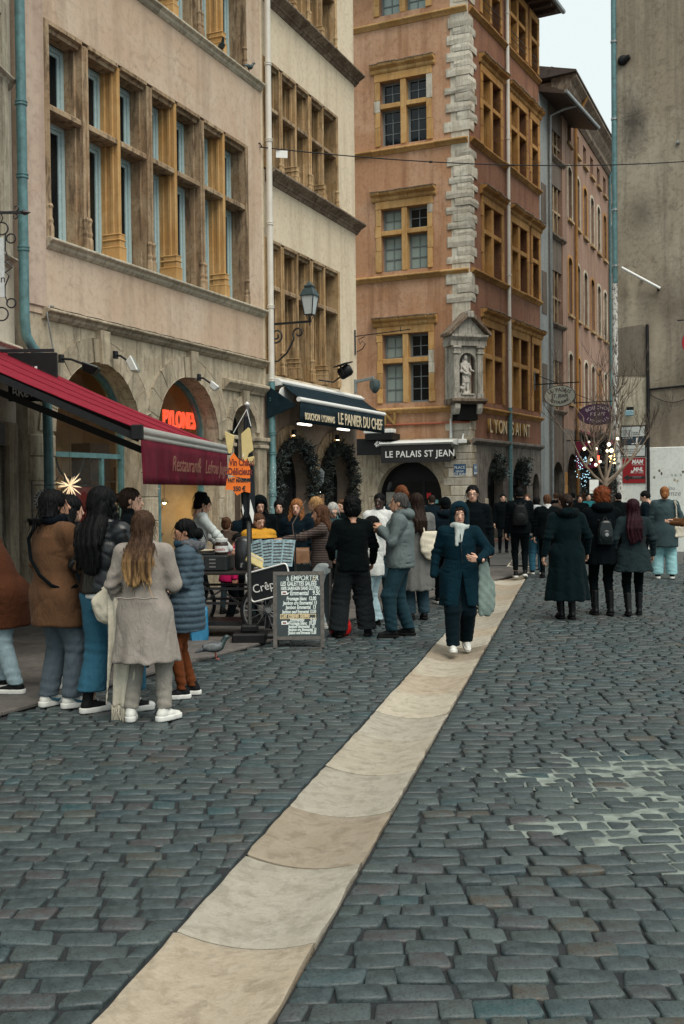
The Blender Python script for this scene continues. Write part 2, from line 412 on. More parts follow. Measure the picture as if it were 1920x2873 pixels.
def ground_mat():
    m_, nt, b = newmat('joint_earth_and_sand')
    v = coords(nt)
    n = noise(nt, v, 1.3, 5); n2 = noise(nt, v, 25, 4)
    dark = ramp(nt, n2, [(0.3, (0.006, 0.009, 0.011)), (0.7, (0.014, 0.018, 0.020))])
    nt.links.new(dark, b.inputs['Base Color']); b.inputs['Roughness'].default_value = 0.95
    bump(nt, b, n2, 0.6, 0.02)
    return m_
def cobble_mat(name, src):
    """slate-grey setts; each stone has its own tint"""
    m_, nt, b = newmat(name)
    v = coords(nt, kind='Object') if src == 'mesh' else coords(nt, kind='Object')
    at_ = N(nt, 'ShaderNodeAttribute'); at_.attribute_name = 'tint'; at_.attribute_type = 'GEOMETRY' if src == 'mesh' else 'OBJECT'
    stops = [(0.0, (0.026, 0.042, 0.048)), (0.16, (0.056, 0.078, 0.080)), (0.34, (0.036, 0.058, 0.064)), (0.5, (0.075, 0.092, 0.090)),
             (0.63, (0.042, 0.064, 0.069)), (0.70, (0.085, 0.070, 0.072)), (0.80, (0.024, 0.085, 0.098)), (0.86, (0.10, 0.080, 0.056)),
             (0.91, (0.016, 0.050, 0.070)), (0.96, (0.10, 0.13, 0.125))]
    base = mixc(nt, 0.12, ramp(nt, at_.outputs['Fac'], [(p_, tuple(q*.68 for q in c_)) for p_, c_ in stops]), (0.024, 0.039, 0.043))
    n1 = noise(nt, v, 11, 7, 0.75, 0.5); n2 = noise(nt, v, 70, 4, 0.7)
    c = mixc(nt, ramp(nt, n1, [(0.42, BLK), (0.60, (0.7,)*3)]), base, (0.052, 0.076, 0.078))
    c = mixc(nt, ramp(nt, n2, [(0.36, (0.75,)*3), (0.5, BLK)]), c, (0.016, 0.022, 0.025))
    nt.links.new(c, b.inputs['Base Color'])
    nt.links.new(ramp(nt, n1, [(0.35, (0.34,)*3), (0.65, (0.60,)*3)]), b.inputs['Roughness'])
    b.inputs['Specular IOR Level'].default_value = 0.48
    bump(nt, b, n2, 0.5, 0.006)
    return m_
def far_cobble_mat():
    m_, nt, b = newmat('far_setts')
    v = coords(nt)
    br = N(nt, 'ShaderNodeTexBrick'); br.inputs['Scale'].default_value = 1.0; br.inputs['Brick Width'].default_value = 0.2; br.inputs['Row Height'].default_value = 0.14
    br.inputs['Mortar Size'].default_value = 0.012; br.inputs['Color1'].default_value = (0.05, 0.056, 0.058, 1); br.inputs['Color2'].default_value = (0.085, 0.085, 0.08, 1)
    br.inputs['Mortar'].default_value = (0.015, 0.016, 0.017, 1); nt.links.new(v, br.inputs['Vector'])
    nt.links.new(br.outputs[0], b.inputs['Base Color']); b.inputs['Roughness'].default_value = 0.55
    return m_

g = MB(); g.add([(-400, -300, -0.09), (400, -300, -0.09), (400, 500, -0.09), (-400, 500, -0.09)], [(0, 1, 2, 3)])
tag(g.build('ground', plain('far_ground', (0.06, 0.06, 0.058), 0.9)), kind='structure')
g = MB(); g.add([(-14, -4, -0.065), (22, -4, -0.065), (22, 36, -0.065), (-14, 36, -0.065)], [(0, 1, 2, 3)])
road = tag(g.build('cobbled_street', ground_mat()), kind='structure')
g = MB(); g.add([(-14, 25.4, -0.004), (40, 25.4, -0.004), (40, 95, -0.004), (-14, 95, -0.004)], [(0, 1, 2, 3)])
g.build('far_cobbles', far_cobble_mat(), road)['kind'] = 'stuff'

# ---- setts: rounded blocks in wavering rows
def sett_template(n=8):
    # corner-chamfered outline (unit half sizes), 3 rings: skirt, shoulder, crown
    o = [(-1, -.80), (-.92, -1), (.92, -1), (1, -.80), (1, .80), (.92, 1), (-.92, 1), (-1, .80)]
    return o
ST = sett_template()
def sett_verts(hx, hy, hz, rng, jit=1.0, sk=None):
    j = [(1 + rng.uniform(-.07, .05)*jit, 1 + rng.uniform(-.07, .05)*jit) for _ in ST]
    tx, ty = rng.uniform(-.05, .05)*jit, rng.uniform(-.05, .05)*jit
    if sk is None: sk = rng.uniform(-.14, .14)*jit
    vs = []
    for k, (sc, z) in enumerate(((1.0, -hz), (1.0, -0.012), (0.955, -0.004), (0.84, 0.0))):
        for (a, b_), (ja, jb) in zip(ST, j):
            x, y = a*hx*ja, b_*hy*jb
            x += sk*y
            m_ = min(hx, hy)*(1-sc)
            x -= math.copysign(min(m_, abs(x)), x); y -= math.copysign(min(m_, abs(y)), y)
            vs.append((x, y, z + (tx*x + ty*y if k > 0 else 0)))
    vs.append((0, 0, 0.002))
    return vs
SF = []
for k in range(3):
    for i in range(8): SF.append((k*8+i, k*8+(i+1) % 8, (k+1)*8+(i+1) % 8, (k+1)*8+i))
for i in range(8): SF.append((24+i, 24+(i+1) % 8, 32))
rng = random.Random(3)
setts = []
y = 1.2; row = 0
while y < 25.6:
    rh = 0.124 + rng.uniform(-.012, .014)
    xw = 0.36*y + 2.6
    x = -xw - rng.random()*0.2
    lim_r = min(xw, 12)
    while x < lim_r:
        L = rng.choice((0.11, 0.15, 0.17, 0.185, 0.2, 0.21, 0.225, 0.26)) + rng.uniform(-.012, .012)
        gl = -0.565 + math.tan(GA)*(y-3.6) - (GW+.012)/math.cos(GA); gr = gl + 2*(GW+.012)/math.cos(GA)
        edge = None
        if x < gl < x+L+.05:
            L = gl-x; edge = 1
            if L < .06: x = gr; continue
        elif gl-.001 <= x < gr-.001: x = gr; edge = 2
        elif abs(x-gr) < .001: edge = 2
        cx = x + L/2
        wob = (0.05*math.sin(cx*0.9 + row*0.35) + 0.03*math.sin(cx*2.3 + 1.7))*min(1, abs(cx-(gl+gr)/2)/1.5)
        cy = y + wob + (0.018*(cx-0.5)**2 if cx > .5 else 0.0)*0 + rng.uniform(-.008, .008)
        tilt = 0.06*math.cos(cx*0.9 + row*0.35)*0.7
        x += L
        if pav_off(cx, cy) < 0.03 and cy < 26: continue
        setts.append((cx, cy, L, rh, 0.0 if edge else tilt, edge))
    y += rh; row += 1
M_setts = cobble_mat('setts_mixed', 'mesh'); M_sett1 = cobble_mat('sett_single', 'object')
def apparent(sx, sy):
    if sy < 1.5: return 0
    u = 960 + 3000*sx/sy
    v = 1378 + 5400/sy
    if -40 < u < 1960 and v < 2920: return 1.0/sy
    return 0
order = sorted(range(len(setts)), key=lambda i: -apparent(setts[i][0], setts[i][1]))
order = [i for i in order if not setts[i][5]]; single = set(order[:300])
tm = []
for k, L in enumerate([0.14 + 0.0048*i for i in range(24)]):
    mb = MB(); mb.add(sett_verts(L/2-0.007, 0.124/2-0.0055, 0.06, rng), SF)
    tm.append((L, mb.mesh('sett', M_sett1, 60)))
V, Fc, T = [], [], []
for i, (cx, cy, L, rh, tilt, edge) in enumerate(setts):
    zz = rng.uniform(-.007, .006)
    t = rng.random()
    if (cx-2.15)**2+(cy-6.05)**2 < 1.3 and rng.random() < .45: t = rng.uniform(.95, 1.0)
    if i in single:
        me = min(tm, key=lambda q: abs(q[0]-L) + rng.random()*0.008)[1]
        o = link('cobblestone', me, road, (cx, cy, zz + 0.0), (rng.uniform(-.03, .03), rng.uniform(-.03, .03), tilt + (PI if rng.random() < .5 else 0)))
        o['tint'] = t; o.scale = (1, rh/0.124, 1)
    else:
        b0 = len(V)
        ct, st = math.cos(tilt), math.sin(tilt)
        for (a, b_, c) in sett_verts(L/2-0.007, rh/2-0.0055, 0.06, rng, sk=math.tan(GA) if edge else None):
            V.append((cx + a*ct - b_*st, cy + a*st + b_*ct, zz + c))
        Fc.extend([tuple(b0+q for q in f) for f in SF]); T.extend([t]*len(SF))
me = bpy.data.meshes.new('cobbles'); me.from_pydata(V, [], Fc); me.materials.append(M_setts)
a = me.attributes.new('tint', 'FLOAT', 'FACE'); a.data.foreach_set('value', T)
me.polygons.foreach_set('use_smooth', [True]*len(me.polygons)); me.set_sharp_from_angle(angle=R(60))
o = link('cobbles', me, road); o['kind'] = 'stuff'

# ---- dark earth packed between the setts, either side of the gutter
mb = MB(); M_fill = ground_mat()
for q in (-1, 1):
    e0, e1 = GUT0 + gdir*-6 + gper*(q*(GW+.004)), GUT0 + gdir*24 + gper*(q*(GW+.004))
    pts = [(e0.x, e0.y), (e1.x, e1.y), (q*14+4, e1.y), (q*14+4, e0.y)]
    mb.add([(a_, b_, -.017) for a_, b_ in pts], [(0, 1, 2, 3) if q < 0 else (3, 2, 1, 0)])
mb.build('joint_earth', M_fill, road)['kind'] = 'stuff'
# ---- pale jointing sand swept into the setts right of the gutter
M_sand = plain('pale_jointing_sand', (0.17, 0.20, 0.178), 0.95, var=0.45, vs=9, bmp=0.6, bs=120)
mb = MB(); pts = []
for k in range(90):
    a_ = 2*PI*k/90
    rr = 1 + 0.16*math.sin(3*a_+1) + 0.12*math.sin(7*a_+2) + 0.10*math.sin(13*a_) + rng.uniform(-.28, .16)
    pts.append((2.15 + 1.25*rr*math.cos(a_), 6.05 + 1.25*rr*math.sin(a_)))
vs = [(x_, y_, -0.0095 + rng.uniform(0, .001)) for x_, y_ in pts] + [(2.15 + (x_-2.15)*.55, 6.05 + (y_-6.05)*.55, -0.0047) for x_, y_ in pts] + [(2.15, 6.05, -0.0042)]
fs = [(i, (i+1) % 90, 90+(i+1) % 90, 90+i) for i in range(90)] + [(90+i, 90+(i+1) % 90, 180) for i in range(90)]
mb.add(vs, fs); mb.build('joint_sand', M_sand, road)['kind'] = 'stuff'

# ---- the pale stone gutter: dished slabs laid end to end
M_slab = []
for k, (b_, d_, p_) in enumerate((((.36, .325, .255), (.15, .128, .095), (.40, .365, .295)), ((.325, .275, .205), (.14, .11, .075), (.36, .31, .24)), ((.375, .35, .285), (.16, .14, .11), (.42, .395, .33)))):
    M_slab.append(stone('gutter_limestone_' + 'abc'[k], b_, d_, p_, soot=0.34, scale=8.0, bmp=0.7, rough=0.7))
joints = [-1.2, -0.35, 0.72, 1.66, 2.50, 3.40, 4.38, 5.18]
while joints[-1] < 32: joints.append(joints[-1] + rng.uniform(0.78, 1.02))
for k in range(len(joints)-1):
    a0, a1 = joints[k] + 0.006, joints[k+1] - 0.006
    nu, nv_ = 12, 10
    vs, fs = [], []
    dz = rng.uniform(-.0025, .002); tl = rng.uniform(-.002, .002); sh = rng.uniform(-.004, .004)
    eL = [rng.uniform(-.008, .004) for _ in range(nv_+1)]; eR = [rng.uniform(-.009, .004) for _ in range(nv_+1)]
    for j in range(nv_+1):
        for i in range(nu+1):
            f = (-1 if i == 0 else 1 if i == nu else -.975+1.95*(i-1)/(nu-2))
            wd = GW + (eL[j] if i == 0 else 0) + (eR[j] if i == nu else 0)
            if i == 0 and j in (0, nv_): wd -= 0.006
            if i == nu and j in (0, nv_): wd -= 0.015*rng.random()
            off = f*wd + sh
            s_ = a0 + (a1-a0)*(0 if j == 0 else 1 if j == nv_ else .012+.976*(j-1)/(nv_-2)) + 0.0
            p = GUT0 + gdir*s_ + gper*off
            z = -0.050*(1-f*f) + 0.002 + dz + tl*f - (0.004 if j in (0, nv_) else 0) - (0.004 if i in (0, nu) else 0)
            vs.append((p.x, p.y, z))
    W_ = nu+1
    for j in range(nv_):
        for i in range(nu): fs.append((j*W_+i, j*W_+i+1, (j+1)*W_+i+1, (j+1)*W_+i))
    ring = [i for i in range(W_)] + [j*W_+nu for j in range(1, nv_+1)] + [nv_*W_+i for i in range(nu-1, -1, -1)] + [j*W_ for j in range(nv_-1, 0, -1)]
    b0 = len(vs)
    vs += [(vs[i][0], vs[i][1], -0.075) for i in ring]
    for q in range(len(ring)):
        q2 = (q+1) % len(ring); fs.append((ring[q2], ring[q], b0+q, b0+q2))
    mb = MB(); mb.add(vs, fs)
    mb.build('gutter_stone', M_slab[(k*7+k//3) % 3], road, smooth=40)

# ---- the pavement in front of the left-hand houses: large worn flags
M_flag = stone('worn_pavement_flag', (0.10, 0.095, 0.09), (0.05, 0.047, 0.044), (0.14, 0.13, 0.12), soot=0.4, scale=1.5, bmp=0.3, rough=0.7)
g = MB()
p0 = PAV0 - pdir*9; p1 = PAV0 + pdir*17.5
for p in (p0, p1):
    pass
vs = [tuple(p0 - pper*0.0), tuple(p1), tuple(p1 - pper*9), tuple(p0 - pper*9)]
g.add([(x, y_, 0.006) for x, y_, _ in vs] , [(0, 1, 2, 3)])
pav = tag(g.build('pavement', plain('pavement_bed', (0.05, 0.048, 0.045), 0.9), fix=True), kind='structure')
s_ = -8.0; r_ = 0
for r_ in range(7):
    s_ = -8.8 + rng.random()*0.5; w0 = 0.02 + r_*0.62
    while s_ < 16.5:
        L = rng.uniform(0.75, 1.15)
        mid = PAV0 + pdir*(s_+L/2) - pper*(w0+0.3)
        if mid.y > 5:
            mb = MB(); c = mid + Vector((0, 0, 0.004+rng.uniform(-.003, .003)))
            mb.obox(c, pdir*(L/2-0.006), pper*(0.31-0.006), Vector((0, 0, 0.02)))
            mb.build('flagstone', M_flag, pav, bev=0.006)
        s_ += L
# ================================================================== left-hand houses
LOC_A, RZ_A = frame_of(-1.577, 22, 22.5)
def stone_window_band(bld, xs, kinds, z0, zt, z1, depth=0.36, frame=M_blueframe, glass=None, pier=M_pier, mull=M_ochre, bases=True, gy=None):
    """row of cross-windows: xs = edges of the opening, kinds = list of ('P'|'M', x0, x1) uprights between lights"""
    gy = gy or depth
    glass = glass or M_glass
    edges = [xs[0]] + [e for k in kinds for e in (k[1], k[2])] + [xs[1]]
    lights = [(edges[i], edges[i+1]) for i in range(0, len(edges), 2)]
    for kd, a, b in kinds:
        mb = MB(); c = (a+b)/2; hw = (b-a)/2
        if kd == 'P':
            mb.box(a+0.035, b-0.035, 0.02, depth+0.05, z0, z1)
            mb.box(a, b, 0.13, depth+0.04, z0+0.002, z1-0.002)
            for q in (-1, 1):
                mb.tube([(c+q*(hw-0.05), 0.015, z0+0.02), (c+q*(hw-0.05), 0.015, z1-0.03)], 0.028, 8)
            o = mb.build('pier', pier, bld, bev=0.012)
            if bases:
                for q in (-1, 1):
                    m2 = MB(); zb = z0+0.002
                    m2.lathe([(0.055, 0), (0.055, 0.16), (0.04, 0.2), (0.05, 0.25), (0.036, 0.3), (0.036, 0.42), (0.05, 0.46), (0.033, 0.5)], 8, (c+q*(hw-0.05), 0.0, zb))
                    m2.build('colonnette_base', pier, o)
        else:
            mb.box(a+0.02, b-0.02, 0.015, depth+0.05, z0, z1)
            mb.box(a, b, 0.1, 0.17, z0+0.001, z1-0.001); mb.box(a-0.012, b+0.012, 0.24, depth+0.03, z0+0.002, z1-0.002)
            o = mb.build('mullion', mull, bld, bev=0.012)
            if bases:
                m2 = MB()
                m2.box(a-0.035, b+0.035, -0.03, depth*0.9, z0+0.001, z0+0.24); m2.box(a-0.012, b+0.012, -0.018, depth*0.88, z0+0.24, z0+0.44)
                m2.box(a-0.04, b+0.04, -0.035, depth*0.86, z0+0.22, z0+0.25); m2.box(a-0.03, b+0.03, -0.03, depth*0.86, z0+0.34, z0+0.365); m2.box(a-0.025, b+0.025, -0.025, depth*0.86, z0+0.43, z0+0.455)
                m2.build('mullion_base', mull, o, bev=0.008)
    for (a, b) in lights:
        mb = MB(); mb.sweep([(0.012, zt-0.05), (0.012, zt+0.02), (0.05, zt+0.05), (depth+0.03, zt+0.05), (depth+0.03, zt-0.07), (0.06, zt-0.07)], a-0.002, b+0.002)
        mb.build('transom', M_pier, bld, fix=True)
        mb = MB(); mb.sweep([(-0.012, z1-0.03), (-0.012, z1+0.03), (0.3, z1+0.03), (0.3, z1-0.1), (0.06, z1-0.1), (0.05, z1-0.05)], a-0.01, b+0.01)
        mb.build('lintel_moulding', M_pier, bld, fix=True)
        for (q0, q1) in ((z0, zt-0.07), (zt+0.05, z1-0.1)):
            fw_ = 0.075; mb = MB()
            mb.plate(rect(a, b, q0, q1), [rect(a+fw_, b-fw_, q0+fw_, q1-fw_)], gy-0.03, gy+0.04)
            # casement leaf inside the fixed frame
            mb.plate(rect(a+fw_-0.015, b-fw_+0.015, q0+fw_-0.015, q1-fw_+0.015), [rect(a+fw_+0.055, b-fw_-0.055, q0+fw_+0.055, q1-fw_-0.055)], gy-0.005, gy+0.03)
            o = mb.build('window', frame, bld, bev=0.006)
            m2 = MB(); m2.box(a+fw_+0.05, b-fw_-0.05, gy+0.012, gy+0.02, q0+fw_+0.05, q1-fw_-0.05)
            m2.build('pane', glass, o)
    # side jambs
    for x_, q in ((xs[0], -1), (xs[1], 1)):
        mb = MB()
        mb.box(min(x_, x_+q*0.10), max(x_, x_+q*0.10), -0.015, depth+0.05, z0, z1+0.03)
        mb.tube([(x_+q*0.02, 0.0, z0), (x_+q*0.02, 0.0, z1)], 0.03, 8)
        o = mb.build('jamb', pier, bld, bev=0.01)
        if bases:
            m2 = MB(); m2.lathe([(0.06, 0), (0.06, 0.16), (0.045, 0.2), (0.055, 0.25), (0.038, 0.3), (0.038, 0.42), (0.055, 0.46), (0.035, 0.5)], 8, (x_+q*0.02, -0.005, z0+.002))
            m2.build('colonnette_base', pier, o)

def string_course(bld, x0, x1, z0, z1, out_=0.12, mat=None, name='string_course', jag=0.0, inn=0.1, ends=True, pieces=True):
    """moulded ledge, cut into lengths of stone"""
    mat = mat or M_sill; x = x0; rg = random.Random(int(x0*100+z0*10))
    while x < x1-0.01:
        L = rg.uniform(0.9, 1.7) if pieces else (x1-x0)
        e = min(x+L, x1)
        if x1-e < 0.35: e = x1
        j = rg.uniform(-jag, jag); h = z1-z0
        mb = MB(); mb.sweep([(-out_-j, z1-h*0.30), (-out_-j, z1-0.02), (-out_*0.6, z1), (inn, z1), (inn, z0), (-0.01, z0), (-out_*0.45-j, z0+h*0.28), (-out_*0.55-j, z0+h*0.5)], x+0.002, e-0.002)
        mb.build(name, mat, bld, fix=True, bev=0.006)
        x = e

def voussoirs(bld, cx, hw, zs, thick, mat, n=11, y0=-0.012, y1=0.2, key=True):
    for k in range(n):
        a0, a1 = PI*k/n+0.006, PI*(k+1)/n-0.006
        r0, r1 = hw, hw+thick
        pts = [(cx+r0*math.cos(a0), zs+r0*math.sin(a0)), (cx+r1*math.cos(a0), zs+r1*math.sin(a0)),
               (cx+r1*math.cos((a0+a1)/2), zs+r1*math.sin((a0+a1)/2)), (cx+r1*math.cos(a1), zs+r1*math.sin(a1)), (cx+r0*math.cos(a1), zs+r0*math.sin(a1)), (cx+r0*math.cos((a0+a1)/2), zs+r0*math.sin((a0+a1)/2))]
        mb = MB(); mb.plate(pts, (), y0 - (0.02 if key and k == n//2 else 0) - 0.004*(k % 2), y1)
        mb.build('voussoir', mat, bld, bev=0.008)
def block_pier(bld, x0, x1, z0, z1, mat, y0=-0.01, y1=0.2, course=0.42, rg=None):
    z = z0; rg = rg or random.Random(int(x0*77))
    while z < z1-0.02:
        h = min(course*rg.uniform(0.8, 1.15), z1-z)
        if z1-z-h < 0.15: h = z1-z
        mb = MB(); j = rg.uniform(-.006, .006)
        mb.box(x0, x1, y0+j, y1, z+0.003, z+h-0.003)
        mb.build('stone_block', mat, bld, bev=0.012); z += h

def pipe(parent, pts, r, mat, name='downpipe', brackets=()):
    mb = MB(); mb.tube(pts, r, 12); o = mb.build(name, mat, parent, smooth=40)
    for p in brackets:
        m2 = MB(); m2.lathe([(r+0.004, -0.035), (r+0.016, -0.03), (r+0.016, -0.012), (r+0.006, -0.008), (r+0.006, 0.008), (r+0.016, 0.012), (r+0.016, 0.03), (r+0.004, 0.035)], 12, p)
        m2.build('pipe_collar', mat, o, smooth=40)
    return o

# ---------------- house A: pink render over a stone arcade
A = thing('rendered_house', 'pink rendered house with long rows of stone cross windows above a stone arcade', 'house', LOC_A, RZ_A)
XL, XR = -7.42, 0.0
WB = (-6.86, -0.70)
UP = [('P', -6.06, -5.86), ('M', -5.11, -4.99), ('P', -4.27, -4.06), ('M', -3.37, -3.25), ('P', -2.50, -2.31), ('M', -1.61, -1.49)]
mb = MB()
mb.plate(rect(XL, XR, 4.40, 14.0), [rect(WB[0]-.09, WB[1]+.09, 5.50, 8.69), rect(WB[0]-.09, WB[1]+.09, 10.10, 13.29)], 0.0, 0.5)
mb.build('wall', M_pink, A)
mb = MB(); mb.box(XL, -7.0, -0.03, 0.1, 4.50, 14.0); mb.build('corner_pilaster', M_pinkpale, A, bev=0.01)
stone_window_band(A, WB, UP, 5.53, 7.46, 8.66)
stone_window_band(A, WB, UP, 10.12, 12.05, 13.26)
string_course(A, -6.98, 0.02, 5.36, 5.53, 0.13)
string_course(A, -6.98, 0.0, 9.95, 10.12, 0.13)
string_course(A, -7.08, 0.03, 4.33, 4.49, 0.14, M_ashlar)
string_course(A, -7.42, 0.0, 13.75, 14.0, 0.3, M_sill)
mb = MB()   # dark rooms behind the windows, roof slab
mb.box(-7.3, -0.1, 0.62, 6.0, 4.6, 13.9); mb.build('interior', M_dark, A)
mb = MB(); mb.add([(-7.6, -0.7, 13.95), (0.0, -0.7, 13.95), (0.0, 6, 16.5), (-7.6, 6, 16.5), (-7.6, -0.7, 14.1), (0.0, -0.7, 14.1), (0.0, 6, 16.65), (-7.6, 6, 16.65)], [(0,3,2,1),(4,5,6,7),(0,1,5,4),(1,2,6,5),(2,3,7,6),(3,0,4,7)]); mb.build('roof', M_roof, A)
mb = MB(); mb.box(XL, XL+0.3, 0.5, 8, 0, 14.0); mb.box(-0.3, -0.0, 0.5, 8, 0, 14.0); mb.box(XL, 0, 7.8, 8, 0, 14.0); mb.build('rear_wall', M_pinkpale, A)
# ground-floor arcade
a1c, a1h, a1s = -5.70, 1.13, 2.72; a2c, a2h, a2s = -3.00, 1.07, 2.80; a3c, a3h, a3s = -0.92, 0.52, 3.0
mb = MB()
mb.plate(rect(XL, XR, -0.05, 4.40), [arch_loop(a1c, a1h, 0.0, a1s), arch_loop(a2c, a2h, 0.0, a2s), arch_loop(a3c, a3h, 0.0, a3s)], 0.02, 0.5)
mb.build('arcade_wall', M_ashlar, A)
voussoirs(A, a1c, a1h, a1s, 0.36, M_ashlar); voussoirs(A, a2c, a2h, a2s, 0.36, M_ashlar)
voussoirs(A, a3c, a3h, a3s, 0.17, M_ashlar, n=9, y0=-0.03)
for x0, x1 in ((XL+.02, a1c-a1h), (a1c+a1h, a2c-a2h), (a2c+a2h, a3c-a3h-.17), (a3c+a3h+.17, -0.02)):
    block_pier(A, x0+0.002, x1-0.002, 0.0, 2.66, M_ashlar)
for x0, x1 in ((-1.75, a3c-a3h), (a3c+a3h, -0.04)):      # pilasters and capitals of the narrow doorway
    mb = MB(); mb.box(x0, x1, -0.07, 0.1, 0.0, 2.68); mb.build('pilaster', M_ashlar, A, bev=0.01)
    mb = MB(); mb.box(x0-.03, x1+.03, -0.12, 0.1, 2.68, 2.75); mb.box(x0-.01, x1+.01, -0.09, 0.1, 2.75, 2.82); mb.box(x0-.05, x1+.05, -0.14, 0.1, 2.82, 2.90); mb.build('capital', M_ashlar, A, bev=0.012)
mb = MB(); mb.sweep([(-0.05, 3.80), (-0.16, 3.9), (-0.16, 3.95), (-0.08, 3.98), (0.1, 3.98), (0.1, 3.76), (-0.03, 3.76)], -1.74, -0.03); mb.build('cornice', M_ashlar, A, fix=True, bev=0.006)
for xk, zt_ in ((-5.64, 3.86), (-2.90, 3.9), (-0.92, 3.55)):
    mb = MB(); mb.add([(xk-.09, -0.09, zt_-.05), (xk+.09, -0.09, zt_-.05), (xk+.13, -0.09, 4.34 if xk < -1.5 else 3.8), (xk-.13, -0.09, 4.34 if xk < -1.5 else 3.8),
                       (xk-.09, 0.1, zt_-.05), (xk+.09, 0.1, zt_-.05), (xk+.13, 0.1, 4.34 if xk < -1.5 else 3.8), (xk-.13, 0.1, 4.34 if xk < -1.5 else 3.8)],
                      [(0,1,2,3),(7,6,5,4),(4,5,1,0),(1,5,6,2),(2,6,7,3),(3,7,4,0)])
    mb.build('keystone', M_ashlar, A, bev=0.012)
# shop fronts in the arches
def shopfront(cx, hw, zs, mid, frame_mat):
    lp = arch_loop(cx, hw, 0.02, zs)
    inner = arch_loop(cx, hw-0.07, 0.35, zs)
    mb = MB(); mb.plate(lp, [inner], 0.34, 0.42)
    mb.box(cx-hw+.05, cx+hw-.05, 0.35, 0.41, zs-0.35, zs-0.27)
    mb.box(mid-.035, mid+.035, 0.352, 0.412, 0.35, zs-0.35)
    f = mb.build('shop_window', frame_mat, A, bev=0.006)
    m2 = MB(); m2.plate(arch_loop(cx, hw-0.06, 0.34, zs), (), 0.375, 0.383); m2.build('pane', M_shopglass, f)
shopfront(a1c, a1h, a1s, a1c+0.55, M_pipeteal); shopfront(a2c, a2h, a2s, a2c-0.45, M_pipeteal)
# the shop room behind both arches
mb = MB()
mb.add([(-7.0, 0.52, 0.0), (-1.75, 0.52, 0.0), (-1.75, 3.2, 0.0), (-7.0, 3.2, 0.0), (-7.0, 0.52, 4.2), (-1.75, 0.52, 4.2), (-1.75, 3.2, 4.2), (-7.0, 3.2, 4.2)],
       [(0,1,2,3), (7,6,5,4), (3,2,6,7), (0,3,7,4), (2,1,5,6)])
mb.build('shop_room', M_room, A)
for x_, w_, z0, z1, mt in ((-6.1, 0.5, 0.4, 3.2, M_wood), (-5.2, 0.5, 0.3, 2.6, M_woodlight), (-3.9, 0.6, 0.2, 2.7, M_wood), (-2.6, 0.9, 0.2, 2.3, M_woodlight)):
    mb = MB(); mb.box(x_, x_+w_, 1.5, 1.9, z0, z1)
    for q in range(4): mb.box(x_-.05, x_+w_+.05, 1.35, 1.9, z0+0.3+q*0.5, z0+0.33+q*0.5)
    mb.build('display_shelf', mt, A)
# doorway under the narrow arch
mb = MB(); mb.box(a3c-a3h+.0, a3c+a3h, 0.36, 0.42, 0, 2.5); mb.box(a3c-a3h+.08, a3c-.03, 0.33, 0.36, 0.2, 2.3); mb.box(a3c+.03, a3c+a3h-.08, 0.33, 0.36, 0.2, 2.3)
o = mb.build('door', M_wood, A, bev=0.01)
mb = MB(); mb.plate(arch_loop(a3c, a3h, 2.5, a3s), (), 0.40, 0.43); mb.build('fanlight', M_glass, A)
mb = MB(); mb.lathe([(0.03, 0), (0.035, 0.02), (0.0, 0.05)], 10, (0, 0, 0), cap=False); q = mb.build('door_knob', M_zinc, o); q.location = (a3c+0.06, 0.33, 1.05); q.rotation_euler = (PI/2, 0, 0)
# things in the shop windows: red neon word, red panel, paper stars, iron sun, lit lamps
NEON = emit('red_neon', (1.0, 0.07, 0.02), 1.1)
t = thing('neon_sign', 'red neon shop name glowing behind the glass of the second arch', 'sign', LOC_A, RZ_A)
lettering('PYLONES', 0.44, NEON, t, (-3.16, 0.45, 3.0), sx=0.60, depth=0.02, bold=0.004, spacing=1.05)
def local_thing(name, label, cat, x, y, z, rz=0.0, group=None):
    c, s_ = math.cos(RZ_A), math.sin(RZ_A)
    return thing(name, label, cat, (LOC_A[0]+c*x-s_*y, LOC_A[1]+s_*x+c*y, z), RZ_A+rz, group)
t = local_thing('display_panel', 'dark red square panel hanging in the first arched shop window', 'panel', -5.28, 0.62, 1.05)
mb = MB(); mb.box(-.42, .42, 0, 0.04, 0, 0.86); mb.build('panel', plain('dark_red_lacquer', (0.16, 0.012, 0.012), 0.4, var=0.5, vs=5), t, bev=0.01)
mb = MB(); mb.tube([(-.48, .02, .88), (.48, .02, .88)], 0.014, 8); mb.build('rail', M_iron, t)
def paper_star(x, z, r, lab):
    t = local_thing('paper_star', lab, 'star', x, 0.30, z)
    mt = emit('star_paper_lit', (1.0, 0.75, 0.45), 0.5, (0.7, 0.6, 0.45))
    rg = random.Random(int(r*100)); mb = MB()
    for k in range(26):
        d = Vector((rg.gauss(0, 1), rg.gauss(0, .7), rg.gauss(0, 1))).normalized(); L = r*rg.uniform(0.75, 1.0)
        mb.tube([d*0.02, d*L*0.5, d*L], [0.004, 0.011, 0.002], 5)
    mb.lathe([(0.0, -.03), (0.03, 0), (0.0, .03)], 8, cap=False)
    mb.build('star_body', mt, t)
    m2 = MB(); m2.tube([(0, 0, 0.02), (0, 0, 1.3)], 0.003, 5); m2.build('hanging_thread', M_iron, t)
paper_star(-6.10, 1.93, 0.24, 'pale spiky paper star in the first arched shop window')
paper_star(-3.92, 1.90, 0.22, 'golden paper star in the second arched shop window by the red awning')
t = local_thing('iron_sun', 'black iron sun ornament with rays on the lit shop wall', 'ornament', -5.55, 0.7, 2.42)
mb = MB(); mb.tube([(0.36*math.cos(a_), 0, 0.36*math.sin(a_)) for a_ in [PI+PI*k/20 for k in range(21)]], 0.018, 6)
o = mb.build('ring', M_iron, t)
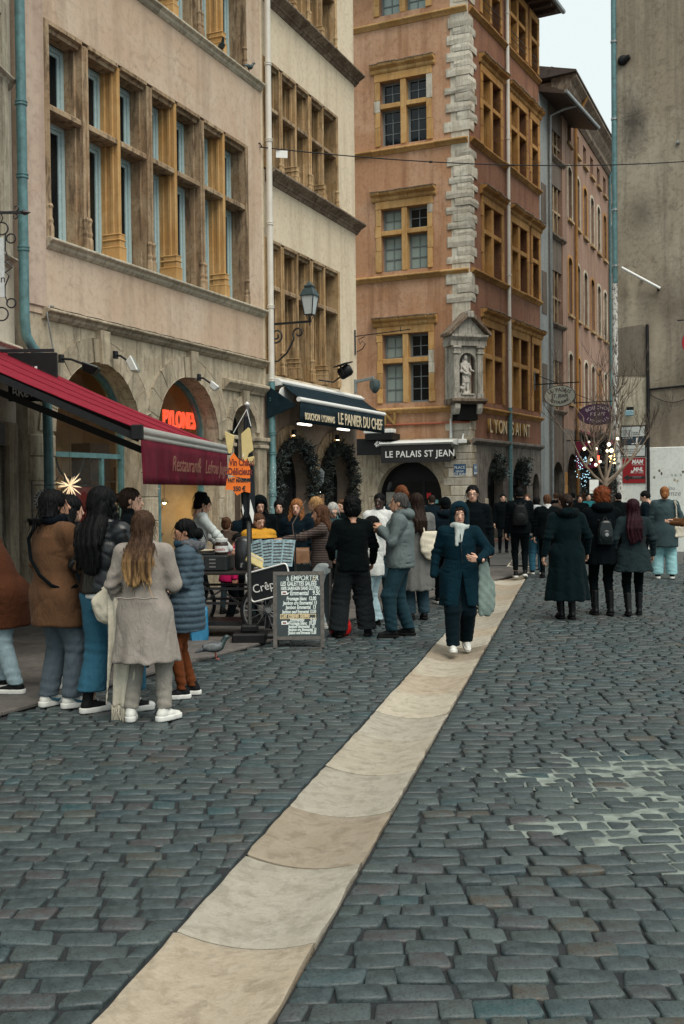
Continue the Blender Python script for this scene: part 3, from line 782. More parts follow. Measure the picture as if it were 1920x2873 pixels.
for k in range(9):
    a_ = PI*1.04 + PI*0.92*k/8; m2 = MB()
    p0_, p1_ = Vector((0.36*math.cos(a_), 0, 0.36*math.sin(a_))), Vector((0.56*math.cos(a_), 0, 0.56*math.sin(a_)))
    m2.tube([p0_, p1_, p1_*1.06, p1_*1.14], [0.011, 0.011, 0.028, 0.004], 6); m2.build('ray', M_iron, t)
LAMPS_SHOP = []
for x_, z_, lab in ((-4.82, 1.55, 'small lit lamp low in the first arched shop window'), (-6.35, 3.0, 'lit lamp high up inside the first arched shop window'), (-2.35, 1.62, 'lit lamp inside the second arched shop window behind the vendor')):
    t = local_thing('shop_lamp', lab, 'lamp', x_, 0.95, z_)
    mb = MB(); mb.lathe([(0.0, -.04), (0.035, -.02), (0.035, .02), (0.0, .045)], 10, cap=False); mb.build('bulb', M_bulb, t, smooth=60)
    mb = MB(); mb.tube([(0, 0, .04), (0, 0, .5)], .006, 6); mb.build('cord', M_iron, t)
    mb = MB(); mb.lathe([(0.03, .08), (0.10, .0)], 12, cap=False); mb.build('shade', M_gold, t)
    ld = bpy.data.lights.new('lamp_light', 'POINT'); ld.energy = 8; ld.color = (1.0, 0.62, 0.28); ld.shadow_soft_size = 0.12
    lo = bpy.data.objects.new('lamp_light', ld); COL.objects.link(lo); lo.parent = t; lo.location = (0, 0, -0.1)

# drainpipe between A and B: cream above, blue-green and speckled below
M_pipespeck = None
def speckmat():
    m_, nt, b = newmat('sticker_speckled_teal'); v = coords(nt)
    vo = N(nt, 'ShaderNodeTexVoronoi'); vo.inputs['Scale'].default_value = 16; nt.links.new(v, vo.inputs['Vector'])
    c = mixc(nt, ramp(nt, vo.outputs['Distance'], [(0.16, WHT), (0.24, BLK)]), (0.10, 0.19, 0.20), (0.62, 0.66, 0.63))
    nt.links.new(c, b.inputs['Base Color']); b.inputs['Roughness'].default_value = 0.45; return m_
P1 = local_thing('drainpipe', 'cream drainpipe with blue green foot between the pink and the cream house', 'drainpipe', 0.10, -0.13, 0)
pipe(P1, [(0, 0, 4.05), (0, 0, 13.9)], 0.062, M_pipewhite, 'upper_pipe', [(0, 0, z_) for z_ in (4.10, 5.6, 7.3, 9.0, 10.55, 12.2)])
pipe(P1, [(0, 0, 4.06), (0, 0, 2.45), (-0.03, -.02, 2.35)], 0.068, M_pipeteal, 'lower_pipe', [(0, 0, z_) for z_ in (3.7, 3.0, 2.6)])
pipe(P1, [(-0.03, -.02, 2.36), (-0.12, -0.05, 2.05), (-0.13, -0.05, 0.02)], 0.075, speckmat(), 'cast_iron_foot', [(-0.12, -.05, 1.75), (-.13, -.05, 0.9)])
P2 = local_thing('drainpipe', 'blue green drainpipe with a swan neck at the left end of the pink house', 'drainpipe', -7.66, -0.15, 0)
pipe(P2, [(0, 0, 13.5), (0, 0, 4.2), (0.02, -.01, 4.0), (0.12, -.03, 3.85), (0.30, -.04, 3.74), (0.38, -.04, 3.6), (0.40, -.04, 3.4), (0.42, -.04, 2.55), (0.42, -.04, 0.0)], 0.07, M_pipeteal, 'pipe', [(0, 0, z_) for z_ in (7.2, 5.2, 6.2)])
# cable looping along the string course
t = local_thing('cable', 'thin grey cable hanging in a loop from the string course of the pink house', 'cable', 0, 0, 0)
mb = MB(); mb.tube([(-6.9, -.06, 4.53), (-7.02, -.08, 4.52), (-7.08, -.08, 4.4), (-6.98, -.05, 4.15), (-6.9, -.04, 3.9), (-6.92, -.04, 3.7), (-7.0, -.04, 3.62), (-7.2, -.08, 3.6)], 0.012, 6); mb.build('loop', M_zinc, t, smooth=60)
mb = MB(); mb.tube([(-7.0+k*0.175, -.05, 4.505+0.006*math.sin(k*2.1)) for k in range(41)], 0.008, 5); mb.build('run', M_black, t)
# floodlights on the keystones
def floodlight(x, z, lab, mat, tilt, sz=0.17, out_=0.25):
    t = local_thing('floodlight', lab, 'floodlight', x, -0.10, z)
    mb = MB(); mb.tube([(0, 0.0, 0.16), (0, -out_*.4, 0.14), (0, -out_, 0.04)], 0.018, 8); mb.box(-.04, .04, -.03, 0.02, .1, .22); mb.build('bracket', M_iron, t)
    mb = MB(); mb.add([(-sz, -.06, -sz*.8), (sz, -.06, -sz*.8), (sz, -.06, sz*.8), (-sz, -.06, sz*.8), (-sz*.7, .06, -sz*.5), (sz*.7, .06, -sz*.5), (sz*.7, .06, sz*.5), (-sz*.7, .06, sz*.5)],
                      [(0,1,2,3),(7,6,5,4),(4,5,1,0),(1,5,6,2),(2,6,7,3),(3,7,4,0)])
    o = mb.build('lamp_body', mat, t, bev=0.015); o.location = (0.02, -out_-.05, -0.02); o.rotation_euler = (R(tilt), 0, R(25))
    m2 = MB(); m2.box(-sz*.85, sz*.85, -.068, -.061, -sz*.66, sz*.66); m2.build('front_glass', M_glasspale, o)
floodlight(-5.42, 3.83, 'white square floodlight on the keystone of the first arch', M_white, -25)
floodlight(-2.82, 3.72, 'white narrow floodlight on the keystone of the second arch', M_white, -50, 0.12)
floodlight(-6.80, 3.62, 'black floodlight on an arm above the hanging black sign', M_black, -70, 0.16, 0.45)
# pigeons on the upper ledge are built with the other bird below

# ---------------- house Z at the far left, turned more towards us
LOC_Z, RZ_Z = frame_of(-4.55, 15.0, 5.0)
Z = thing('rendered_house', 'grey cream house at the left edge with a black door and moulded stone window frames', 'house', LOC_Z, RZ_Z)
mb = MB(); mb.plate(rect(-9, 0.0, -0.05, 14), [rect(-2.3, -0.42, 5.2, 8.3), rect(-2.3, -0.42, 0.0, 2.46), rect(-6.5, -4.0, 5.2, 8.3)], 0, 0.45); mb.build('wall', M_creamgrey, Z)
for x0, x1 in ((-2.3, -0.42), (-6.5, -4.0)):
    mb = MB(); mb.plate(rect(x0-.18, x1+.18, 5.05, 8.5), [rect(x0, x1, 5.2, 8.3)], -0.05, 0.05); mb.build('window_surround', M_sill, Z, bev=0.015)
    string_course(Z, x0-.25, x1+.25, 4.92, 5.06, 0.14)
    mb = MB(); mb.box(x0, x1, 0.3, 0.34, 5.2, 8.3); o = mb.build('window', M_glass, Z)
    mb = MB(); mb.plate(rect(x0, x1, 5.2, 8.3), [rect(x0+.08, (x0+x1)/2-.04, 5.28, 8.22), rect((x0+x1)/2+.04, x1-.08, 5.28, 8.22)], 0.24, 0.3); mb.build('window_frame', M_blueframe, o)
string_course(Z, -9, -0.1, 3.70, 3.86, 0.16)
string_course(Z, -9, -0.05, 7.4, 7.55, 0.12)
mb = MB(); mb.box(-2.3, -0.42, 0.3, 0.36, 0, 2.46); o = mb.build('door', M_black, Z)
for q in range(2):
    m2 = MB(); m2.box(-2.2+q*.9, -1.45+q*.9, 0.27, 0.3, 0.2, 2.3); m2.build('door_leaf', M_iron, o, bev=0.02)
mb = MB(); mb.plate(rect(-2.62, -0.12, 0.0, 2.78), [rect(-2.3, -0.42, -0.01, 2.46)], -0.06, 0.05); mb.build('door_surround', M_ashlar, Z, bev=0.012)
mb = MB(); mb.box(-2.3, -0.6, -0.08, -0.062, 2.46, 2.76); o = mb.build('name_board', M_black, Z)
lettering('ALLERIE', 0.2, M_white, o, (-1.62, -0.083, 2.53), sx=0.8)
mb = MB(); mb.box(-9, 0, 6.0, 6.2, 0, 14); mb.box(-9, -8.8, 0.46, 6.0, 0, 14); mb.build('rear_wall', M_creamgrey, Z)
mb = MB(); mb.box(-9, 0, -0.5, 6.2, 14.0, 14.2); mb.build('roof', M_roof, Z)
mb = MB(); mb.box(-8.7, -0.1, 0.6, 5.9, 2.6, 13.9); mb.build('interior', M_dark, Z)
# ================================================================== house B: cream, continues the same frontage
B = thing('rendered_house', 'cream rendered house with ochre stone cross windows behind the street lantern', 'house', LOC_A, RZ_A)
XB = 5.18
def b_band(z0, zt, z1):
    stone_window_band(B, (0.20, 4.0), [('P', 0.86, 1.06), ('M', 1.70, 1.82), ('P', 2.38, 2.58), ('M', 3.20, 3.32)], z0, zt, z1, depth=0.34, frame=M_wood, pier=M_pierB, mull=M_pierB, gy=0.36)
M_pierB = stone('golden_weathered_stone', (0.36, 0.235, 0.115), (0.13, 0.085, 0.045), (0.45, 0.32, 0.18), soot=0.65, scale=1.4)
mb = MB(); mb.plate(rect(0.0, XB, 3.95, 16.5), [rect(0.11, 4.09, 4.24, 7.06), rect(0.11, 4.09, 8.44, 10.76), rect(0.11, 4.09, 12.1, 14.5)], 0.0, 0.5); mb.build('wall', M_cream, B)
b_band(4.28, 6.09, 7.03); b_band(8.47, 9.81, 10.73); b_band(12.12, 13.5, 14.46)
for z0 in (8.20, 11.88):
    mb = MB(); mb.sweep([(-0.02, z0), (-0.06, z0+.06), (-0.10, z0+.08), (-0.10, z0+.11), (-0.26, z0+.20), (-0.26, z0+.24), (-0.16, z0+.26), (0.1, z0+.26), (0.1, z0)], 0.16, XB+0.12)
    mb.build('cornice', M_cornicedark, B, fix=True, bev=0.006)
    mb = MB(); mb.sweep([(-0.25, z0+.243), (-0.16, z0+.275), (0.02, z0+.275), (0.02, z0+.263), (-.16, z0+.263)], 0.16, XB+0.1); mb.build('cornice_top', M_sill, B, fix=True)
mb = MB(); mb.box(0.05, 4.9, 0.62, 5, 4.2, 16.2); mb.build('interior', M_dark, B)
mb = MB(); mb.box(XB-.4, XB, 0.5, 7, 0, 16.5); mb.box(0, XB, 6.8, 7.0, 0, 16.5); mb.build('side_wall', M_cream, B)
mb = MB(); mb.box(-0.1, XB+.5, -0.7, 7, 16.5, 16.75); mb.build('roof', M_roof, B)
# arcade of the restaurant
b1, b2 = (1.30, 0.98, 1.95), (3.72, 0.98, 1.95)
mb = MB(); mb.plate(rect(0.0, XB, -0.05, 3.95), [arch_loop(c, h, 0, zs) for c, h, zs in (b1, b2)], 0.02, 0.5); mb.build('arcade_wall', plaster('shaded_arcade_render', (.26, .205, .16), (.13, .1, .08), (.31, .25, .2)), B)  # the awning's shade is mixed into this wall's colour
for c, h, zs in (b1, b2):
    voussoirs(B, c, h, zs, 0.3, M_pier, y0=-0.005)  # dark stone here also stands in for the awning's shade
for x0, x1 in ((0.01, 0.31), (2.29, 2.73), (4.71, XB-.01)): block_pier(B, x0, x1, 0, 1.95, M_ashlar)
for c, h, zs in (b1, b2):
    mb = MB(); mb.plate(arch_loop(c, h, 0.02, zs), [arch_loop(c, h-.08, 0.1, zs)], 0.36, 0.42); mb.box(c-.04, c+.04, .362, .418, 0.1, zs+.4); o = mb.build('shop_window', M_black, B)
    m2 = MB(); m2.plate(arch_loop(c, h-.07, 0.1, zs), (), 0.385, 0.39); m2.build('pane', M_glass, o)
# ---- the navy awning of the bouchon
def local_pt(x, y, z):
    c, s_ = math.cos(RZ_A), math.sin(RZ_A); return (LOC_A[0]+c*x-s_*y, LOC_A[1]+s_*x+c*y, z)
M_navy = cloth('navy_awning_canvas', (0.010, 0.022, 0.030), 0.8, var=0.25, sheen=0.1, fold=0.1)
M_navytext = plain('cream_print', (0.60, 0.52, 0.36), 0.8, var=0.05)
AW = local_thing('awning', 'dark navy awning with cream lettering over the restaurant arcade', 'awning', 0.0, 0.0, 0.0)
# cassette on the wall, sloping canvas, front bar, valance
mb = MB(); mb.sweep([(-0.05, 3.98), (-0.26, 4.0), (-0.30, 4.08), (-0.20, 4.15), (-0.04, 4.15)], 0.25, 4.95); mb.build('cassette', M_white, AW, fix=True, bev=0.01)
fx0, fx1, fy, fz = 0.0, 4.92, -0.80, 3.67
mb = MB(); n_ = 10
vs, fs = [], []
for i in range(n_+1):
    for j in range(7):
        f, q = i/n_, j/6
        x_ = 0.35 + (fx0-0.35)*q + f*((4.9-0.35)*(1-q) + (fx1-fx0)*q)
        vs.append((x_, -0.24 + (fy+0.24)*q, 4.06 + (fz+0.03-4.06)*q - 0.05*math.sin(PI*q)*(0.6+0.4*math.sin(f*9))))
for i in range(n_):
    for j in range(6): fs.append((i*7+j, (i+1)*7+j, (i+1)*7+j+1, i*7+j+1))
mb.add(vs, fs); o = mb.build('canvas', M_navy, AW, smooth=60); md = o.modifiers.new('s', 'SOLIDIFY'); md.thickness = 0.008
mb = MB(); mb.tube([(fx0-.04, fy, fz), (fx1+.04, fy, fz)], 0.05, 10); mb.build('front_bar', M_white, AW, smooth=50)
mb = MB(); vs, fs = [], []
for i in range(41):
    f = i/40; x_ = fx0 + f*(fx1-fx0)
    for j in range(4):
        q = j/3; vs.append((x_, fy - 0.02 + 0.018*q*math.sin(f*38)+0.012*q*math.sin(f*17+1), fz - 0.04 - 0.43*q))
for i in range(40):
    for j in range(3): fs.append((i*4+j, i*4+j+1, (i+1)*4+j+1, (i+1)*4+j))
mb.add(vs, fs); VAL = mb.build('valance', M_navy, AW, smooth=60); md = VAL.modifiers.new('s', 'SOLIDIFY'); md.thickness = 0.006
lettering('LE PANIER DU CHEF', 0.36, M_navytext, AW, (1.86, fy-0.065, fz-0.40), sx=0.86, bold=0.004)
lettering('BOUCHON  LYONNAIS', 0.20, M_navytext, AW, (0.12, fy-0.065, fz-0.40), sx=0.74, bold=0.002)
for x_ in (1.2, 4.3):
    mb = MB(); mb.bar((x_, -0.2, 3.95), (x_+.4, -0.5, 3.72), .05); mb.bar((x_+.4, -0.5, 3.72), (x_, fy, fz-.04), .05); mb.build('arm', M_black, AW)
mb = MB(); mb.sweep([(-0.05, 3.3), (-0.72, 3.55), (-0.05, 4.0)], 0.02, 0.05); mb.build('side_panel', M_navy, AW, fix=True)
# white lamp discs, wall lamps glowing under the awning
M_wall_lamp = emit('amber_wall_glow', (1.0, 0.5, 0.06), 2.2, (0.5, 0.3, 0.1))
for x_, lab in ((1.28, 'lit downlight on the wall above the left restaurant arch'), (3.70, 'lit downlight on the wall above the right restaurant arch')):
    t = local_thing('downlight', lab, 'lamp', x_, -0.08, 3.02)
    mb = MB(); mb.tube([(0, 0, 0.0), (0, 0, .12)], .05, 10); mb.box(-.03, .03, 0, .08, .03, .09); mb.build('body', M_black, t)
    mb = MB(); mb.tube([(0, 0, -.012), (0, 0, -.001)], .04, 10); mb.build('bulb', M_bulb, t)
    ld = bpy.data.lights.new('lamp_light', 'SPOT'); ld.energy = 16; ld.color = (1.0, 0.55, 0.12); ld.spot_size = R(50); ld.shadow_soft_size = 0.04
    lo = bpy.data.objects.new('lamp_light', ld); COL.objects.link(lo); lo.parent = t; lo.location = (0, 0, -0.03); lo.rotation_euler = (R(12), 0, 0)
M_tubelit = emit('lit_tube', (1.0, 0.9, 0.75), 3.0, (0.7, 0.7, 0.7))
for x_, lab in ((0.9, 'lit white strip lamp under the left end of the navy awning'), (3.05, 'lit white strip lamp under the middle of the navy awning')):
    t = local_thing('strip_lamp', lab, 'lamp', x_, -0.5, 3.20)
    mb = MB(); mb.box(-.3, .3, -.04, .04, 0, .035); mb.build('tube', M_tubelit, t, bev=.01)
    mb = MB(); mb.box(-.32, .32, -.05, .05, .036, .07); mb.bar((0, 0, .06), (0, .1, .38), .02); mb.build('holder', M_black, t)
# fir garlands round the arches, menu case, lantern, fairy lights
M_fir = plain('dark_fir_needles', (0.018, 0.026, 0.022), 0.8, var=0.5, vs=30)
M_frost = plain('frosted_needles', (0.20, 0.28, 0.29), 0.8, var=0.3, vs=30)
def needles(mb, c, rad, n, rg, L=0.10, dirs=None):
    for _ in range(n):
        d = Vector((rg.gauss(0, 1), rg.gauss(0, 1), rg.gauss(0, 1))).normalized()
        p = Vector(c) + d*rad*rg.random()
        e = Vector((rg.gauss(0, 1), rg.gauss(0, 1), rg.gauss(0, .8))).normalized()
        s_ = e.cross(Vector((rg.gauss(0, 1), rg.gauss(0, 1), rg.gauss(0, 1)))).normalized()*L*0.12
        mb.add([p-s_, p+s_, p+e*L], [(0, 1, 2)])
rg = random.Random(5)
for (c, h, zs), lab in ((b1, 'dark fir garland with frosted tips over the left restaurant arch'), (b2, 'dark fir garland over the right restaurant arch')):
    t = local_thing('garland', lab, 'garland', c, -0.05, zs)
    mb, m2 = MB(), MB()
    for k in range(46):
        a_ = PI*(-0.10 + 1.2*k/45); rr = h*(0.93 + 0.05*math.sin(k*1.3))
        p = (rr*math.cos(a_), -0.08+0.05*math.sin(k), rr*math.sin(a_))
        needles(mb, p, 0.17, 60, rg, 0.13)
        if (8 < k < 20 or rg.random() < .1) and c < 2: needles(m2, p, 0.16, 14, rg, 0.12)
        elif rg.random() < .12: needles(m2, p, 0.14, 6, rg, 0.12)
    mb.build('fir_needles', M_fir, t)['kind'] = 'stuff'; m2.build('frosted_tips', M_frost, t)['kind'] = 'stuff'
    mb = MB(); mb.tube([(h*.95*math.cos(PI*k/24), 0, h*.95*math.sin(PI*k/24)) for k in range(25)], .03, 6); mb.build('wire', M_wood, t)
t = local_thing('menu_case', 'lit wooden menu case on the pier between the restaurant arches', 'menu case', 2.5, -0.04, 0.75)
mb = MB(); mb.plate(rect(-.22, .22, 0, 0.98), [rect(-.15, .15, .08, .88)], -.10, 0); mb.build('frame', M_woodlight, t, bev=.01)
mb = MB(); mb.box(-.16, .16, -.04, -.01, .07, .89); mb.build('lit_sheet', emit('lit_menu_sheet', (1.0, 0.72, 0.42), 0.8, (.8, .7, .5)), t)
t = local_thing('wall_lantern', 'small dark lantern hanging on the pier above the menu case', 'lantern', 2.5, -0.16, 2.1)
mb = MB(); mb.lathe([(0.02, .22), (.09, .14), (.085, .12), (.06, -.1), (.03, -.14), (0.0, -.18)], 6, cap=False); mb.build('body', M_greyframe, t); mb = MB(); mb.tube([(0, 0, .2), (0, 0, .3), (0, .16, .3)], .012, 6); mb.build('hook', M_iron, t)
t = local_thing('fairy_lights', 'string of tiny white fairy lights in the right restaurant arch', 'lights', 3.1, 0.1, 0.0)
mb, m2 = MB(), MB()
for k in range(34):
    p = (rg.uniform(-.25, .35), rg.uniform(-.1, .1), rg.uniform(0.9, 2.2)); mb.lathe([(0, -.009), (.009, 0), (0, .009)], 5, p, cap=False)
mb.build('bulbs', emit('white_fairy_light', (0.9, 0.95, 1.0), 4), t)['kind'] = 'stuff'
m2.tube([(0.05+.2*math.sin(k), .05*math.cos(k*1.7), 0.9+1.3*k/20) for k in range(21)], .003, 4); m2.build('wire', M_iron, t)

# ---------------- street lantern on its bracket
LT = thing('street_lantern', 'black street lantern with milky panes on a scrolled wall bracket', 'street lamp', local_pt(0.16, -0.06, 4.95), RZ_A - PI/2)
# local x points out from the wall here
mb = MB(); mb.bar((0.0, 0, .30), (.95, 0, .30), .03, .045); mb.box(-.01, .03, -.03, .03, -.5, .42); mb.build('bracket_bar', M_iron, LT)
def spiral(c, r0, r1, a0, a1, n=24):
    return [(c[0]+(r0+(r1-r0)*k/n)*math.cos(a0+(a1-a0)*k/n), 0, c[1]+(r0+(r1-r0)*k/n)*math.sin(a0+(a1-a0)*k/n)) for k in range(n+1)]
mb = MB(); mb.tube([(0.02, 0, -.48), (.2, 0, -.46), (.4, 0, -.30), (.55, 0, -.05)] + spiral((.66, .08), .13, .035, PI*1.2, -PI*0.9), .019, 7); mb.build('lower_scroll', M_iron, LT, smooth=50)
mb = MB(); mb.tube(spiral((.16, .06), .15, .035, -PI*.6, PI*2.2), .018, 7); mb.build('upper_scroll', M_iron, LT, smooth=50)
lan = MB()
# lantern body: four-sided, wider at the top
def frus(mb, r0, z0, r1, z1, c=(1.02, 0), n=4, a=PI/4):
    vs = [(c[0]+r*math.cos(a+2*PI*k/n), c[1]+r*math.sin(a+2*PI*k/n), z) for r, z in ((r0, z0), (r1, z1)) for k in range(n)]
    mb.add(vs, [(k, (k+1) % n, n+(k+1) % n, n+k) for k in range(n)] + [tuple(reversed(range(n))), tuple(range(n, 2*n))])
mb = MB()
mb.tube([(1.02, 0, .26), (1.02, 0, .50)], .022, 8); mb.lathe([(0, .16), (.025, .2), (.02, .26), (0.03, .3)], 8, (1.02, 0, 0), cap=False)
for k in range(4):
    a_ = PI/4+PI/2*k; mb.bar((1.02+.03*math.cos(a_), .03*math.sin(a_), .34), (1.02+.15*math.cos(a_), .15*math.sin(a_), .54), .02)
frus(mb, .20, .52, .20, .55)
mb.build('lantern_base', M_iron, LT)
for k in range(4):
    a_ = PI/4+PI/2*k; m2 = MB(); m2.bar((1.02+.19*math.cos(a_), .19*math.sin(a_), .54), (1.02+.31*math.cos(a_), .31*math.sin(a_), 1.13), .028); m2.build('corner_bar', M_iron, LT)
M_milk = plain('milky_lantern_glass', (0.50, 0.56, 0.57), 0.25, var=0.06)
for k in range(4):
    a0, a1 = PI/4+PI/2*k, PI/4+PI/2*(k+1); m2 = MB()
    q = [(1.02+r_*math.cos(a_), r_*math.sin(a_), z_) for r_, a_, z_ in ((.18, a0, .55), (.18, a1, .55), (.30, a1, 1.13), (.30, a0, 1.13))]
    m2.add(q, [(0, 1, 2, 3)]); m2.build('pane', M_milk, LT)
mb = MB(); frus(mb, .345, 1.13, .345, 1.17); frus(mb, .34, 1.17, .23, 1.38); frus(mb, .18, 1.38, .20, 1.46); frus(mb, .22, 1.46, .06, 1.58); mb.tube([(1.02, 0, 1.57), (1.02, 0, 1.66)], [.04, .015], 8)
mb.build('lantern_roof', plain('dark_green_copper', (0.03, 0.055, 0.06), 0.45, var=0.3), LT, bev=.008)
for ch in LT.children:
    if ch.name.split('.')[0] in ('lantern_base', 'corner_bar', 'pane', 'lantern_roof'):
        ch.scale = (.62, .62, .62); ch.location = (.92-1.02*.62, 0, .27*.38)

# spotlight, dome camera, empty sign bracket, oval white sign
t = local_thing('spotlight', 'black theatre spotlight on the ledge above the navy awning', 'spotlight', 3.2, -0.1, 4.45)
mb = MB(); mb.tube([(-.6, 0, -.12), (0, -.1, -.12), (.05, -.28, .02)], .018, 8); mb.build('arm', M_iron, t)
mb = MB(); mb.lathe([(.11, -.16), (.14, -.12), (.14, .1), (.10, .16)], 12); o = mb.build('lamp_body', M_black, t, smooth=40); o.location = (.1, -.36, .12); o.rotation_euler = (R(60), R(20), 0)
mb = MB(); mb.box(-.24, .24, -.16, .16, .14, .17); mb.box(-.2, -.18, -.02, .02, -.1, .15); mb.box(.18, .2, -.02, .02, -.1, .15); o = mb.build('hood', M_black, t, bev=.008); o.location = (.1, -.36, .14); o.rotation_euler = (R(-15), R(-10), 0)
t = local_thing('dome_camera', 'dark dome camera on an arm at the end of the cream house', 'camera', 5.02, -0.02, 4.45)
mb = MB(); mb.box(-.04, .04, -.04, .03, -.22, .12); mb.bar((0, 0, .06), (0, -.5, .14), .06, .07); mb.build('arm', M_greyframe, t, bev=.008)
mb = MB(); mb.lathe([(.05, .04), (.13, 0), (.14, -.12), (.12, -.2), (.06, -.28), (0.01, -.31)], 14, (0, -.52, .06), cap=False); mb.build('dome', plain('camera_shell', (.05, .075, .08), .35), t, smooth=50)
t = local_thing('sign_bracket', 'empty wrought iron sign bracket on the end of the cream house', 'bracket', 5.05, -0.01, 5.3)
mb = MB(); mb.bar((0, 0, .34), (0, -1.45, .42), .022); mb.box(-.02, .02, -.02, .01, -.12, .5); mb.tube([(0, -.04, -.05), (0, -.2, .02), (0, -.28, .14), (0, -.2, .22), (0, -.14, .14), (0, -.1, .26), (0, -.26, .32)], .012, 6); mb.bar((0, -1.2, .38), (0, -1.2, .50), .014); mb.build('iron', M_iron, t)
t = local_thing('oval_sign', 'blank white oval sign behind the drainpipe at the awning end', 'sign', 0.45, -0.30, 3.78)
mb = MB(); mb.add([(.34*math.cos(2*PI*k/20), 0, .21*math.sin(2*PI*k/20)) for k in range(20)] + [(.34*math.cos(2*PI*k/20), .02, .21*math.sin(2*PI*k/20)) for k in range(20)], [tuple(range(20)), tuple(reversed(range(20, 40)))] + [(k, 20+k, 20+(k+1) % 20, (k+1) % 20) for k in range(20)]); mb.build('panel', M_white, t, fix=True)
mb = MB(); mb.bar((0, .02, 0), (0, .25, 0), .02); mb.build('arm', M_iron, t)
# ================================================================== the ochre corner house: fronts C (left) and D (right)
LOC_D, RZ_D = frame_of(4.26, 35, 28.2)
_cd = (math.sin(R(-65)), math.cos(R(-65)))
LOC_C, RZ_C = (4.26, 35, 0.0), math.atan2(-_cd[1], -_cd[0])
H = thing('corner_house', 'tall ochre orange corner house with pale rough quoins and a statue niche', 'house', (4.26, 35, 0), 0)
def fr(par, rz):
    """pieces are built in a facade's own frame and stored in the house frame"""
    return Matrix.Rotation(rz, 4, 'Z')
MC, MD = fr(H, RZ_C), fr(H, RZ_D)
def put(mb, name, mat, M, bev=0, fix=False, parent=None, smooth=None):
    mb.xf(M); return mb.build(name, mat, parent or H, bev=bev, fix=fix, smooth=smooth)
TOPZ = 20.0
C_W = [(4.75, 7.06), (9.18, 11.28), (13.40, 15.55), (17.75, 19.6)]
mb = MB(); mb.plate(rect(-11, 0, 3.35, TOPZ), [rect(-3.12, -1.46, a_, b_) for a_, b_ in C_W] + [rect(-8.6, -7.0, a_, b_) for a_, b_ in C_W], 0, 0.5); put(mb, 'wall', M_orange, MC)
D_W = [(4.75, 7.3), (9.05, 11.4), (13.35, 15.75), (17.7, 19.6)]
D_C = [(1.24, 3.0, True), (4.05, 5.78, True), (6.42, 7.18, False)]
mb = MB(); mb.plate(rect(0, 7.35, 3.35, TOPZ), [rect(x0, x1, a_, b_) for x0, x1, _ in D_C for a_, b_ in D_W], 0, 0.5); put(mb, 'wall', M_sideshade, MD)
rgc = random.Random(11)
